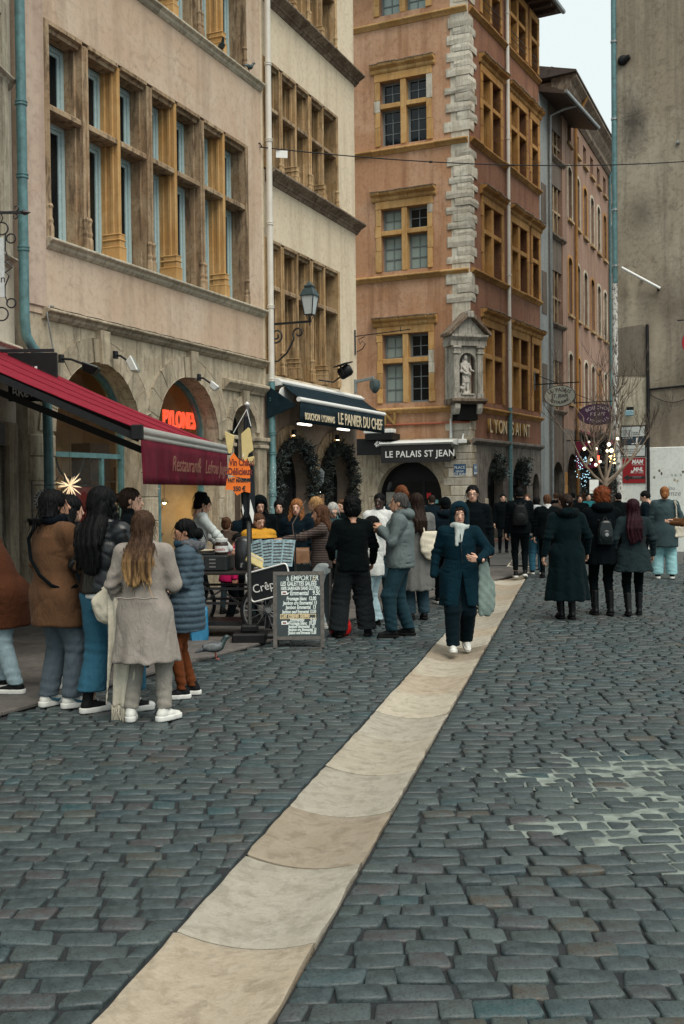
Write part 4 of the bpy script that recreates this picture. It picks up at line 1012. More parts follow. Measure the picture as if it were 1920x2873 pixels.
def cross_window(M, x0, x1, z0, z1, mat, two=True, panes=True, curtain=(), hood=True, depth=0.26, top=0.36, glassz=None, wood=M_greyframe):
    """stone-cross window: surround, mullion, transom, sashes with glazing bars, moulded hood"""
    xm = (x0+x1)/2; zt = z0 + (z1-z0)*0.615
    W_ = thing_part('window_bay')
    sw = 0.20
    # surround built from separate stones up each jamb
    for q, xe in ((-1, x0), (1, x1)):
        z = z0
        while z < z1-0.01:
            h_ = min(rgc.uniform(.35, .7), z1-z)
            if z1-z-h_ < .2: h_ = z1-z
            m2 = MB(); wd = sw + rgc.uniform(-.03, .03)
            m2.box(min(xe, xe+q*wd), max(xe, xe+q*wd), -0.045, depth, z+.002, z+h_-.002)
            pale = rgc.random() < 0.12 and mat is M_ochre
            put(m2, 'jamb_stone', M_quoin if pale else mat, M, bev=.012); z += h_
    m2 = MB(); m2.box(x0-sw, x1+sw, -0.05, depth, z1+.002, z1+.26); put(m2, 'lintel', mat, M, bev=.012)
    if hood:
        zz = z1+.26; nseg = 7; 
        for k in range(nseg):
            xa, xb = x0-sw-.12 + (x1-x0+2*sw+.24)*k/nseg, x0-sw-.12 + (x1-x0+2*sw+.24)*(k+1)/nseg
            j = rgc.uniform(-.05, .03); m2 = MB()
            m2.sweep([(-.06, zz+.002), (-.10+j*.3, zz+.06), (-.10, zz+.14), (-.22+j, zz+.2), (-.26+j, zz+.27), (-.12, zz+.30), (.05, zz+.30), (.05, zz+.002)], xa, xb-.003)
            put(m2, 'hood_mould', mat, M, fix=True, bev=.012)
            m2 = MB(); m2.sweep([(-.27+j, zz+.275), (-.27+j, zz+.305), (-.1, zz+.335), (.05, zz+.335), (.05, zz+.303), (-.12, zz+.303)], xa, xb-.003); put(m2, 'hood_capping', M_cornicedark, M, fix=True)
    if two:
        m2 = MB(); m2.box(xm-.10, xm+.10, -.02, depth, z0, z1); put(m2, 'mullion', mat, M, bev=.015)
        m2 = MB(); m2.box(x0, xm-.102, -.022, depth, zt-.08, zt+.08); put(m2, 'transom', mat, M, bev=.015)
        m2 = MB(); m2.box(xm+.102, x1, -.022, depth, zt-.08, zt+.08); put(m2, 'transom', mat, M, bev=.015)
        cols = [(x0, xm-.10), (xm+.10, x1)]
    else:
        m2 = MB(); m2.box(x0, x1, -.02, depth, zt-.08, zt+.08); put(m2, 'transom', mat, M, bev=.015)
        cols = [(x0, x1)]
    gy = depth-.02
    for ci, (a_, b_) in enumerate(cols):
        for li, (q0, q1, nr) in enumerate(((z0+.01, zt-.08, 3), (zt+.08, z1-.005, 2))):
            m2 = MB(); fw_ = .06
            xs = [a_+fw_, (a_+b_)/2, b_-fw_]; zs_ = [q0+fw_+(q1-q0-2*fw_)*k/nr for k in range(nr+1)]
            holes = []
            if panes:
                for i in range(2):
                    for k in range(nr): holes.append(rect(xs[i]+.014, xs[i+1]-.014, zs_[k]+.014, zs_[k+1]-.014))
            else: holes.append(rect(xs[0], xs[2], zs_[0], zs_[-1]))
            m2.plate(rect(a_, b_, q0, q1), holes, gy, gy+.05)
            o = put(m2, 'window', wood, M, bev=.006 if panes else 0)
            g_ = M_glasspale if (ci, li) in curtain else M_glass
            for h_ in holes:
                m3 = MB(); m3.box(h_[0][0]-.005, h_[1][0]+.005, gy+.022, gy+.028, h_[0][1]-.005, h_[2][1]+.005); put(m3, 'pane', g_, M, parent=o)
def thing_part(n): return None
for k, (a_, b_) in enumerate(C_W):
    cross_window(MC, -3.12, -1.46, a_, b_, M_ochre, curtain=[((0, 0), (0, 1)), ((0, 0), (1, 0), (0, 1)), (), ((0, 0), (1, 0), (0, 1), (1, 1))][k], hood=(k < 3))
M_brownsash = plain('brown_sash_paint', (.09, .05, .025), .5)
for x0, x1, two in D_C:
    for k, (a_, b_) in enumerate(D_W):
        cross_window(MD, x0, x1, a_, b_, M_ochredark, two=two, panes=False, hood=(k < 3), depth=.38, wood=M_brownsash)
# dark rooms
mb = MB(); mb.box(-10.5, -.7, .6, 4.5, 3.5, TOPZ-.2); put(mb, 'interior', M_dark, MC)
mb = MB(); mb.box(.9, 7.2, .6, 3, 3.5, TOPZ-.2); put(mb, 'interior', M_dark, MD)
# string courses
for zc in (17.45, 13.22, 8.97, 4.50):
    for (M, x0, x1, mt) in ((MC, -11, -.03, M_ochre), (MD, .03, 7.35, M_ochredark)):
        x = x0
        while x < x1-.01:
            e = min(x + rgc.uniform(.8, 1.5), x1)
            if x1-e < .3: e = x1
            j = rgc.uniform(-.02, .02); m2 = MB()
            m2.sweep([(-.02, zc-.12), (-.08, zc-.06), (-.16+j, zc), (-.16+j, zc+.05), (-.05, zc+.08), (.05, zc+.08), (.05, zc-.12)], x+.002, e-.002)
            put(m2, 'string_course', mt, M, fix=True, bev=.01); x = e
# quoins: rough blocks alternately long and short on both faces
z = 4.75; k = 0
while z < TOPZ-.3:
    h_ = rgc.uniform(.20, .36)
    skip = any(abs(z+h_/2-zc) < .24 for zc in (17.45, 13.22, 8.97)) or z < 7.9
    if not skip:
        lc = (0.78 if k % 2 else 0.50) + rgc.uniform(-.09, .09); ld_ = (0.34 if k % 2 else 0.62) + rgc.uniform(-.07, .07)
        pr = .035 + rgc.uniform(-.012, .03)
        u_c = Vector((math.cos(RZ_C), math.sin(RZ_C), 0)); u_d = Vector((math.cos(RZ_D), math.sin(RZ_D), 0))
        n_c = Vector((math.sin(RZ_C), -math.cos(RZ_C), 0)); n_d = Vector((math.sin(RZ_D), -math.cos(RZ_D), 0))
        cor = n_c*pr + n_d*pr
        nz = 3; rings = []
        for q in range(nz):
            zz = z + .008 + (h_-.016)*q/(nz-1); bulge = (.0, .016, .0)[q]
            def jj(): return rgc.uniform(-.010, .010)
            ring = [-u_c*lc + n_c*(pr*.3), -u_c*(lc-.04) + n_c*(pr+bulge+jj()), -u_c*lc*.5 + n_c*(pr+bulge+jj()), cor + (n_c+n_d)*(bulge*.7+jj()), u_d*ld_*.5 + n_d*(pr+bulge+jj()), u_d*(ld_-.04) + n_d*(pr+bulge+jj()), u_d*ld_ + n_d*(pr*.3), u_d*ld_*.9 - n_d*.2, -u_c*lc*.9 - n_c*.2]
            rings.append([(p.x+rgc.uniform(-.008, .008), p.y, zz+rgc.uniform(-.02, .02)*(q == 1 or 0.5)) for p in ring])
        m2 = MB(); nn = 9; vs = [p for r_ in rings for p in r_]
        fs = [(q*nn+i, q*nn+(i+1) % nn, (q+1)*nn+(i+1) % nn, (q+1)*nn+i) for q in range(nz-1) for i in range(nn)] + [tuple(reversed(range(nn))), tuple(range((nz-1)*nn, nz*nn))]
        m2.add(vs, fs); m2.build('quoin', M_quoin, H, fix=True)
    z += h_; k += 1
mb = MB(); mb.box(-.62, 0, -.01, .1, 4.6, TOPZ); put(mb, 'quoin_bed', M_quoin, MC); mb = MB(); mb.box(0.0, .34, -.01, .1, 4.6, TOPZ); put(mb, 'quoin_bed', M_sideshade, MD)
# eaves and roof
mb = MB(); mb.sweep([(-.85, TOPZ+.0), (-.85, TOPZ+.10), (0.5, TOPZ+.45), (5, TOPZ+1.8), (5, TOPZ+.02)], -.6, 7.6); put(mb, 'eaves', M_wood, MD, fix=True)
for k in range(13):
    m2 = MB(); m2.box(-.4+k*.62, -.3+k*.62, -.8, .02, TOPZ-.14, TOPZ-.003); put(m2, 'rafter', M_wood, MD)
mb = MB(); mb.tube([(-.7, -.92, TOPZ+.06), (7.65, -.92, TOPZ+.06)], .09, 8); put(mb, 'gutter', M_zinc, MD)
mb = MB(); mb.sweep([(-1.15, TOPZ+.0), (-1.15, TOPZ+.10), (0.5, TOPZ+.45), (5, TOPZ+1.8), (5, TOPZ+.02)], -11, .4); put(mb, 'eaves', M_wood, MC, fix=True)
mb = MB(); mb.box(-11, -10.6, .5, 9, 0, TOPZ); put(mb, 'side_wall', M_orange, MC); mb = MB(); mb.box(6.95, 7.35, .5, 9, 0, TOPZ); put(mb, 'side_wall', M_rose, MD)
# downpipe on D
pp = MB(); pp.tube([(3.52, -.10, TOPZ-.3), (3.52, -.10, 4.7)], .065, 10); o = put(pp, 'downpipe', M_pipewhite, MD, smooth=40)
pp = MB(); pp.tube([(3.52, -.10, 4.7), (3.52, -.10, 0.0)], .075, 10); put(pp, 'downpipe_foot', M_pipeteal, MD, smooth=40)
for z_ in (6.8, 9.4, 11.9, 14.2, 16.5, 18.6):
    pp = MB(); pp.lathe([(.08, -.03), (.08, .03)], 10, (3.52, -.10, z_)); put(pp, 'pipe_collar', M_pipewhite, MD, parent=o)
# little iron balconets on the top windows of D
for x0, x1, _ in D_C:
    pp = MB()
    for q in range(2): pp.tube([(x0, -.06, 17.95+q*.25), (x1, -.06, 17.95+q*.25)], .014, 6)
    put(pp, 'window_rail', M_iron, MD)
# ---- ground floor of C
aC = (-2.20, 1.16, 1.62)
mb = MB(); mb.plate(rect(-11, 0, -.05, 3.35), [arch_loop(aC[0], aC[1], 0, aC[2]), arch_loop(-5.6, 1.16, 0, aC[2])], 0.01, .5); put(mb, 'ground_floor_wall', M_ashlar, MC)
z = 0.0; k = 0
while z < 4.4:      # rough pale stones at the corner
    h_ = rgc.uniform(.2, .34); 
    if z+h_ > 3.32 and z < 3.40: z = 3.42
    lc = (1.0 if k % 2 else .72) + rgc.uniform(-.1, .1)
    if z > 3.4: lc *= .95
    if z+h_ < 4.42:
        m2 = MB(); m2.box(-lc, -.002, -.02-rgc.uniform(0, .02), .1, z+.004, z+h_-.004); put(m2, 'corner_stone', M_quoin, MC, bev=.02)
        m2 = MB(); m2.box(.002, .30+.1*(k % 2), -.015, .1, z+.004, z+h_-.004); put(m2, 'corner_stone', M_ashlar, MD, bev=.02)
    z += h_; k += 1
def vous(M, cx, hw, zs, th, mat, n=9, y0=-.015):
    for k in range(n):
        a0, a1 = PI*k/n+.006, PI*(k+1)/n-.006; am = (a0+a1)/2
        pts = [(cx+r_*math.cos(t_), zs+r_*math.sin(t_)) for r_, t_ in ((hw, a0), (hw+th, a0), (hw+th, am), (hw+th, a1), (hw, a1), (hw, am))]
        m2 = MB(); m2.plate(pts, (), y0-.004*(k % 2), .2); put(m2, 'voussoir', mat, M, bev=.01)
vous(MC, aC[0], aC[1], aC[2], .30, M_ashlar)
x = -11
while x < -.02:
    e = min(x+1.3, -.02); m2 = MB(); m2.sweep([(-.02, 3.33), (-.14, 3.42), (-.14, 3.5), (.05, 3.53), (.05, 3.33)], x, e-.004); put(m2, 'string_course', M_ashlar, MC, fix=True, bev=.01); x = e
for zz in (4.02,):
    m2 = MB(); m2.tube([(-3.6, -.05, zz), (-.95, -.05, zz), (-.95, -.05, zz+.01), (-.02, -.05, zz)], .035, 8); put(m2, 'conduit', plain('red_orange_conduit', (.36, .10, .05), .5), MC)
m2 = MB(); m2.tube([(-.68, -.06, 4.15), (-.68, -.06, 3.2)], .045, 8); put(m2, 'conduit', M_white, MC)
# restaurant front under the arch
mb = MB(); mb.plate(arch_loop(aC[0], aC[1], .12, aC[2]), [rect(aC[0]-1.0, aC[0]+.35, .7, 2.1), rect(aC[0]+.45, aC[0]+1.05, .25, 2.1)], .34, .40); o = put(mb, 'shop_window', M_black, MC)
m3 = MB(); m3.box(aC[0]-1.0, aC[0]+.35, .37, .376, .7, 2.1); put(m3, 'pane', M_glass, MC, parent=o); m3 = MB(); m3.box(aC[0]+.45, aC[0]+1.05, .37, .376, .25, 2.1); put(m3, 'pane', M_glass, MC, parent=o)
m3 = MB(); m3.box(aC[0]-.98, aC[0]-.42, .33, .338, 1.05, 1.75); put(m3, 'menu_sheet', plain('grey_menu_paper', (.34, .34, .30), .7), MC, parent=o)
for (x_, z_, w_, h_, c_) in ((-1.62, 1.62, .16, .18, (.5, .01, .02)), (-1.37, 1.15, .1, .24, (.45, .01, .02)), (-1.72, .92, .3, .3, (.55, .53, .42)), (-1.64, .7, .12, .1, (.05, .35, .55)), (-1.44, .78, .17, .17, (.3, .48, .55)), (-1.44, .62, .15, .15, (.3, .5, .6)), (-1.35, 1.42, .12, .12, (.2, .5, .5)), (-1.58, .52, .12, .12, (.6, .6, .6)), (-1.76, 1.22, .14, .12, (.5, .45, .45))):
    m3 = MB(); m3.box(x_-w_/2, x_+w_/2, .325, .331, z_-h_/2, z_+h_/2); put(m3, 'window_sticker', plain('sticker_%d' % int(abs(x_*1000+z_*10)), c_, .5), MC, parent=o)
mb = MB(); mb.box(-3.4, 0.02, -.18, .0, -.02, .1); put(mb, 'doorstep', plain('red_brown_step', (.14, .07, .05), .8), MC, bev=.015)
mb = MB(); mb.box(-.02, 7.4, -.22, .0, -.02, .12); put(mb, 'doorstep', plain('red_brown_step_b', (.14, .07, .05), .8), MD, bev=.015)
# ---- ground floor of D
dA = [(2.28, .80, 1.95, .95), (4.85, .78, 1.95, .9), (6.75, .42, 1.8, .6)]
mb = MB(); mb.plate(rect(0, 7.35, -.05, 3.35), [arch_loop(c, h, 0, zs, rise=rs) for c, h, zs, rs in dA], .01, .5); put(mb, 'ground_floor_wall', M_arcadedark, MD)
x = 0.02
while x < 7.3:
    e = min(x+1.25, 7.35); m2 = MB(); m2.sweep([(-.02, 3.30), (-.16, 3.40), (-.16, 3.48), (.05, 3.52), (.05, 3.30)], x+.002, e-.002); put(m2, 'string_course', M_arcadedark, MD, fix=True, bev=.01); x = e
for c, h, zs, rs in dA:
    pts = [(c+(h+.02)*math.cos(PI*k/14), 0, zs+(rs+.02)*math.sin(PI*k/14)) for k in range(15)]
    m2 = MB(); m2.tube([(p[0]+.0, -.02, p[2]) for p in [(c+h+.14, 0, zs)] + [(c+(h+.14)*math.cos(PI*k/14), 0, zs+(rs+.22)*math.sin(PI*k/14)) for k in range(15)]], .05, 6); put(m2, 'arch_moulding', M_arcadedark, MD)
    mb = MB(); mb.plate(arch_loop(c, h, .12, zs, rise=rs), [rect(c-h*.75, c+h*.75, .5, zs)], .36, .42); o = put(mb, 'shop_door', M_black, MD)
    m3 = MB(); m3.box(c-h*.75, c+h*.75, .385, .39, .5, zs); put(m3, 'pane', M_glass, MD, parent=o)
    for q in (-1, 1):
        if h > .5: m2 = MB(); m2.box(c+q*(h+.0)-.0 if q > 0 else c-h-.25, c+h+.25 if q > 0 else c-h, -.03, .1, 0.0, 1.5); put(m2, 'pilaster', M_ashlar, MD, bev=.02)
# hanging fir bunches in the D arches
for (c, h, zs, rs), lab in ((dA[0], 'fir bunch hanging in the first arch of the shaded side front'), (dA[1], 'fir bunch hanging in the second arch of the shaded side front')):
    p = MD @ Vector((c, -.12, zs+rs-.5)); t = thing('garland', lab, 'garland', (4.26+p.x, 35+p.y, p.z), RZ_D)
    mb, m2 = MB(), MB()
    for k in range(16): needles(mb, (rg.gauss(0, .22), rg.gauss(0, .1), rg.gauss(.1, .22)), .22, 70, rg, .16)
    for k in range(7): needles(m2, (rg.gauss(.2, .2), rg.gauss(-.1, .08), rg.gauss(.12, .2)), .12, 16, rg, .13)
    mb.build('fir_needles', M_fir, t)['kind'] = 'stuff'; m2.build('frosted_tips', M_frost, t)['kind'] = 'stuff'
# gold letters
def house_letters(body, M, rz, x, z, size, sx, step=None, depth=.03):
    for k, ch in enumerate(body):
        if ch == ' ': continue
        p = M @ Vector((x + k*step, -.09, z)); me = text_mesh(ch, size, depth=depth, bold=.008)
        for v in me.vertices: v.co.x *= sx
        me.materials.clear(); me.materials.append(M_gold); link('gold_letter', me, H, p, (PI/2, 0, rz))
house_letters('N', MC, RZ_C, -3.08, 4.02, .60, 1.05, .5); house_letters('BOUCHO', MC, RZ_C, -6.9, 4.02, .60, 1.0, .62)
house_letters('LYON SAINT', MD, RZ_D, 1.35, 3.74, .66, .85, .44, .05)
# black awning box with the restaurant name, on C
t = thing('awning', 'black closed awning with white restaurant name over the wide arch', 'awning', LOC_C, RZ_C)
mb = MB(); mb.sweep([(-.02, 3.26), (-.62, 3.30), (-.70, 3.36), (-.60, 3.42), (-.02, 3.50)], -3.0, -.42); mb.build('cassette', M_white, t, fix=True, bev=.01)
mb = MB(); mb.box(-2.95, -.5, -.64, -.60, 2.72, 3.29); mb.build('valance', plain('black_canvas', (.012, .012, .013), .85), t)
lettering('LE PALAIS ST JEAN', .30, M_white, t, (-2.80, -.648, 2.90), sx=.93, bold=.004, spacing=1.08)
mb = MB(); mb.bar((-.55, -.03, 2.85), (-.55, -.55, 3.25), .06); mb.build('arm', M_black, t); mb = MB(); mb.bar((-2.9, -.03, 2.85), (-2.9, -.55, 3.25), .06); mb.build('arm', M_black, t)
t = thing('projector_box', 'pale box lamp on the ochre wall under the big gold letter', 'lamp', LOC_C, RZ_C)
mb = MB(); mb.box(-3.6, -2.55, -.60, -.25, 3.72, 3.86); mb.build('housing', M_white, t, bev=.02); mb = MB(); mb.box(-3.5, -2.5, -.7, -.05, 3.5, 3.70); mb.build('mount', M_black, t)
t = thing('hanging_sign', 'dark sign with a white flower emblem left of the black awning', 'sign', LOC_C, RZ_C)
mb = MB(); mb.box(-4.5, -2.75, -.6, -.53, 3.0, 3.55); mb.build('panel', M_black, t)
mb = MB()
for k in range(9): mb.lathe([(0, -.05), (.05, 0), (0, .05)], 6, (-3.05+.16*math.cos(k*2.4)*(.4+.06*k), -.62, 3.36+.09*math.sin(k*2.4)*(.4+.07*k)), cap=False)
mb.build('emblem', M_white, t)
# blue street plates
def plate_sign(lab, loc, rz, x, z, w_, h_, lines):
    t = thing('street_plate', lab, 'sign', loc, rz)
    mb = MB(); mb.box(x-w_/2, x+w_/2, -.045, -.022, z-h_/2, z+h_/2); mb.build('plate', plain('blue_enamel', (.025, .085, .17), .3), t, bev=.006)
    for k, (s_, sz) in enumerate(lines): lettering(s_, sz, M_white, t, (x, -.048, z+h_/2-.155-k*(h_-.02)/len(lines)), align='CENTER', depth=.002)
plate_sign('blue enamel street name plate on the pale corner stones', LOC_C, RZ_C, -.40, 2.47, .42, .36, [('PLACE', .13), ('NEUVE', .09), ("S\u1d40 JEAN", .13)])
plate_sign('blue enamel street plate on the shaded side of the corner', LOC_D, RZ_D, .22, 2.47, .3, .36, [('RUE', .1), ('S\u1d40 JEAN', .07)])
t = thing('security_camera', 'small white security camera above the blue street plate', 'camera', LOC_C, RZ_C)
mb = MB(); mb.box(-.40, -.10, -.22, -.16, 3.32, 3.46); mb.build('housing', M_white, t, bev=.02); mb = MB(); mb.tube([(-.25, -.17, 3.45), (-.25, -.1, 3.62), (-.25, 0, 3.62)], .03, 8); mb.build('mount', M_white, t)

# ---- statue niche on the corner
NA = math.atan2(-.944, .314) + PI/2
NP = Vector((4.26, 35, 0)) + Vector((.314, -.944, 0))*0.0 + Vector((-.944, -.314, 0))*.24 + Vector((0, 0, .466))
NI = thing('statue_niche', 'grey stone aedicule with a pediment on the corner of the ochre house', 'niche', NP, NA)
mb = MB(); mb.plate(rect(-.62, .62, 4.72, 6.95), [arch_loop(.0, .36, 4.90, 6.05)], -.30, -.14); mb.build('front', M_niche, NI, bev=.012)
mb = MB(); mb.box(-.62, .62, .22, .5, 4.72, 6.95); mb.box(-.62, -.40, -.14, .3, 4.72, 6.95); mb.box(.40, .62, -.14, .3, 4.72, 6.95); mb.box(-.4, .4, -.14, .3, 6.5, 6.9); mb.build('niche_back', M_niche, NI)
for q in (-1, 1):
    mb = MB(); mb.box(q*.52-.12, q*.52+.12, -.40, -.28, 4.95, 6.35); mb.build('pilaster', M_niche, NI, bev=.012)
    mb = MB(); mb.box(q*.52-.16, q*.52+.16, -.45, -.26, 6.35, 6.43); mb.box(q*.52-.13, q*.52+.13, -.43, -.26, 6.43, 6.56); mb.box(q*.52-.18, q*.52+.18, -.48, -.26, 6.56, 6.64); mb.build('capital', M_niche, NI, bev=.015)
    mb = MB(); mb.box(q*.52-.15, q*.52+.15, -.44, -.26, 4.76, 4.95); mb.build('pilaster_base', M_niche, NI, bev=.012)
    mb = MB(); mb.sweep([(-.3, 4.20), (-.36, 4.3), (-.42, 4.42), (-.42, 4.58), (0, 4.58), (0, 4.2)], q*.5-.12, q*.5+.12); mb.build('corbel', M_niche, NI, fix=True, bev=.02)
mb = MB(); mb.sweep([(-.30, 4.56), (-.52, 4.66), (-.52, 4.76), (.3, 4.76), (.3, 4.56)], -.78, .78); mb.build('ledge', M_cornicedark, NI, fix=True, bev=.01)
mb = MB(); mb.sweep([(-.42, 6.64), (-.42, 6.82), (-.58, 6.95), (-.58, 7.03), (.3, 7.03), (.3, 6.64)], -.80, .80); mb.build('entablature', M_niche, NI, fix=True, bev=.01)
mb = MB(); mb.plate([(-.78, 7.03), (.78, 7.03), (0, 7.72)], (), -.40, .3); mb.build('tympanum', M_niche, NI)
for q in (-1, 1):
    mb = MB(); mb.plate([(q*.92, 6.98), (q*.92, 7.10), (0, 7.92), (0, 7.74)] if q > 0 else [(-.92, 6.98), (0, 7.74), (0, 7.92), (-.92, 7.10)], (), -.62, .3); mb.build('raking_cornice', M_cornicedark, NI, fix=True, bev=.012)
mb = MB(); mb.box(-.14, .14, -.66, -.3, 7.62, 7.86); mb.build('acroterion', M_niche, NI, bev=.03)
mb = MB(); mb.box(-.45, .45, -.28, .2, 4.0, 4.56); mb.build('dark_panel', M_dark, NI)
NI.scale = (.80, .85, .90)
# ================================================================== houses further up the street
# ---- E: narrow grey house
E_ = thing('narrow_house', 'narrow sooty grey house with dark roof overhang beyond the ochre corner house', 'house', LOC_D, RZ_D)
ew = [(15.1, 16.2), (12.0, 14.0), (8.45, 10.6), (5.0, 7.0)]
mb = MB(); mb.plate(rect(8.5, 11.0, -.05, 17.2), [rect(8.85, 10.4, a_, b_) for a_, b_ in ew] + [arch_loop(9.7, .7, 0, 2.2)], .02, .4); mb.build('wall', M_darkgrey, E_)
mb = MB(); mb.box(7.37, 8.5, 0, .4, 0, 17.3); mb.build('pale_strip', M_greyblue, E_)
for k, (a_, b_) in enumerate(ew):
    for q in range(3):
        m2 = MB(); m2.box(8.85+q*.5, 8.95+q*.5, .05, .2, a_, b_); m2.build('mullion', M_pier, E_, bev=.01)
    m2 = MB(); m2.box(8.85, 10.4, .06, .2, (a_+b_)/2-.05, (a_+b_)/2+.05); m2.build('transom', M_pier, E_)
    m2 = MB(); m2.box(8.85, 10.4, .25, .27, a_, b_); m2.build('pane', M_glass, E_)
    m2 = MB(); m2.sweep([(-.02, a_-.16), (-.14, a_-.06), (-.14, a_), (.05, a_), (.05, a_-.16)], 8.7, 10.6); m2.build('sill', M_cornicedark, E_, fix=True)
    if k: m2 = MB(); m2.box(7.6, 8.2, -.02, -.001, a_+.2, b_-.3); m2.build('blind_window', M_darkgrey, E_)
m2 = MB(); m2.box(8.9, 10.5, .38, .42, 0, 3); m2.build('door', M_black, E_)
mb = MB(); mb.sweep([(-1.0, 16.85), (-1.0, 16.98), (.4, 17.6), (4, 18.5), (4, 17.2), (.3, 17.2)], 7.36, 12.2); mb.build('eaves', M_wood, E_, fix=True)
mb = MB(); mb.tube([(7.4, -1.06, 16.95), (12.2, -1.06, 16.95)], .07, 8); mb.build('gutter', M_zinc, E_)
mb = MB(); mb.tube([(9.0, -1.0, 16.9), (8.7, -.6, 16.75), (8.5, -.1, 16.5), (8.5, -.1, 0)], .06, 8); mb.build('downpipe', M_zinc, E_, smooth=50)
# ---- F: long faded house with arched windows
LOC_F, RZ_F = frame_of(9.39, 44.6, 23.3)
Fh = thing('long_house', 'long faded rose house with rows of arched windows running up the street', 'house', LOC_F, RZ_F)
cols = [0.95 + 1.75*k for k in range(9)]
holes = []
for c in cols:
    holes += [rect(c-.38, c+.38, 16.35, 17.25), arch_loop(c, .40, 13.15, 15.15, 8, .22), arch_loop(c, .40, 9.15, 11.35, 8, .22), arch_loop(c, .38, 5.4, 7.3, 8, .22)]
mb = MB(); mb.plate(rect(-.55, 17.0, 4.3, 18.55), holes, 0, .4); mb.build('wall', M_rose, Fh)
mb = MB(); mb.plate(rect(-.55, 17.0, -.05, 4.298), [arch_loop(c, 1.1, 0, 2.4, 12, .9) for c in (1.3, 4.3, 7.3, 10.3, 13.3)], 0, .4); mb.build('arcade_wall', M_arcadedark, Fh)
for k, c in enumerate(cols):
    for (a_, b_, ar) in ((16.35, 17.25, False), (13.15, 15.37, True), (9.15, 11.57, True), (5.4, 7.52, True)):
        if ar:
            m2 = MB(); lo_ = arch_loop(c, .54, a_, b_-.22, 8, .34); m2.plate(lo_, [arch_loop(c, .40, a_-.0, b_-.22, 8, .22)], -.03, .05); m2.build('window_surround', M_sill if (k+int(a_)) % 3 else M_ochredark, Fh)
        m2 = MB(); m2.box(c-.5, c+.5, -.12, .05, a_-.12, a_); m2.build('sill', M_pierB, Fh, bev=.01)
        m2 = MB(); m2.plate(rect(c-.42, c+.42, a_, b_+.03), [rect(c-.33, c-.02, a_+.07, b_-.05), rect(c+.02, c+.33, a_+.07, b_-.05)], .24, .29); o = m2.build('window', M_whiteframe if k % 2 else M_greyframe, Fh)
        m2 = MB(); m2.box(c-.4, c+.4, .27, .275, a_+.03, b_); m2.build('pane', M_glass, o)
        if ar and k % 2 == 0:
            m2 = MB(); m2.box(c-.39, c-.33, .02, .23, a_+.05, b_-.25); m2.build('shutter', M_whiteframe, Fh)
mb = MB(); mb.sweep([(-.05, 17.6), (-.18, 17.75), (-.18, 17.95), (-.35, 18.2), (-.40, 18.35), (-.62, 18.55), (-.62, 18.66), (.4, 19.1), (.4, 17.6)], -.7, 17.2); mb.build('cornice', M_cornicedark, Fh, fix=True)
mb = MB(); mb.sweep([(-.66, 18.67), (-.66, 18.75), (4.5, 20.0), (4.5, 18.6), (.5, 18.6)], -.9, 17.3); mb.build('roof', M_roof, Fh, fix=True)
for c in (1.85, 10.7): mb = MB(); mb.tube([(c, -.6, 18.55), (c, -.4, 18.2), (c, -.1, 17.6), (c, -.1, 0)], .07, 8); mb.build('downpipe', M_ochredark if c < 5 else M_pipeteal, Fh, smooth=50)
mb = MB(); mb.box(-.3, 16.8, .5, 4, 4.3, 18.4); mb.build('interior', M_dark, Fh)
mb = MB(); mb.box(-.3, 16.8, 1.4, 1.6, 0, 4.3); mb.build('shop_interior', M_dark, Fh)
for k, c in enumerate((-.1, 2.8, 5.8, 8.8, 11.8)): block_pier(Fh, c-.32, c+.32, 0, 2.5, M_arcadedark if k else M_ochredark)
mb = MB(); mb.box(-.55, -.2, .4, 9, 0, 18.5); mb.box(16.7, 17.0, .4, 9, 0, 18.5); mb.build('side_wall', M_rose, Fh)
# ---- K: house closing the view up the street
LOC_K, RZ_K = frame_of(18.0, 63.0, 20.0)
K = thing('distant_house', 'distant pale house closing the view between the street and the grey wall', 'house', LOC_K, RZ_K)
mb = MB(); mb.plate(rect(-3, 30, -.05, 17), [rect(c, c+.9, z_, z_+1.8) for c in (-2, 0.2, 2.4, 4.6, 6.8) for z_ in (4, 8, 12)], 0, .4); mb.build('wall', M_rose, K)
mb = MB(); mb.box(-3, 30, -.6, 5, 17, 17.3); mb.build('roof', M_roof, K); mb = MB(); mb.box(-2.8, 29, .5, 5, 0, 16.9); mb.build('interior', M_dark, K)

# ================================================================== G: the grey gable wall on the right
LOC_G, RZ_G = frame_of(8.0, 31.0, 120)
Gh = thing('grey_house', 'plain stained grey cement wall with white painted foot on the right', 'house', LOC_G, RZ_G)
mb = MB(); mb.box(0, 14, 0, 7, 2.96, 19); mb.build('wall', M_grey, Gh)
mb = MB(); mb.box(0.0, 14, -.02, 7, -.05, 2.955); mb.build('painted_foot', M_whitewash, Gh, bev=.02)
mb = MB(); mb.plate([(.04, 5.06), (.83, 5.0), (.83, 6.40), (.76, 6.47), (.04, 6.42)], (), -.012, .01); mb.build('cement_patch', M_greypatch, Gh)
mb = MB(); mb.plate([(.04, 3.62), (.81, 3.60), (.82, 4.95), (.04, 5.0)], (), -.01, .01); mb.build('bare_stone_patch', M_sill, Gh)
mb = MB(); mb.box(-.2, 14.2, -.5, 7.2, 19, 19.25); mb.build('roof', M_roof, Gh)
mb = MB(); mb.tube([(-.02, -.10, 19), (-.02, -.10, 7.7)], .075, 10); o = mb.build('downpipe', M_pipeteal, Gh, smooth=40)
for z_ in (8.2, 9.8, 12.4, 14.6, 16.8): m2 = MB(); m2.lathe([(.095, -.025), (.095, .025)], 10, (-.02, -.10, z_)); m2.build('pipe_collar', M_zinc, o)
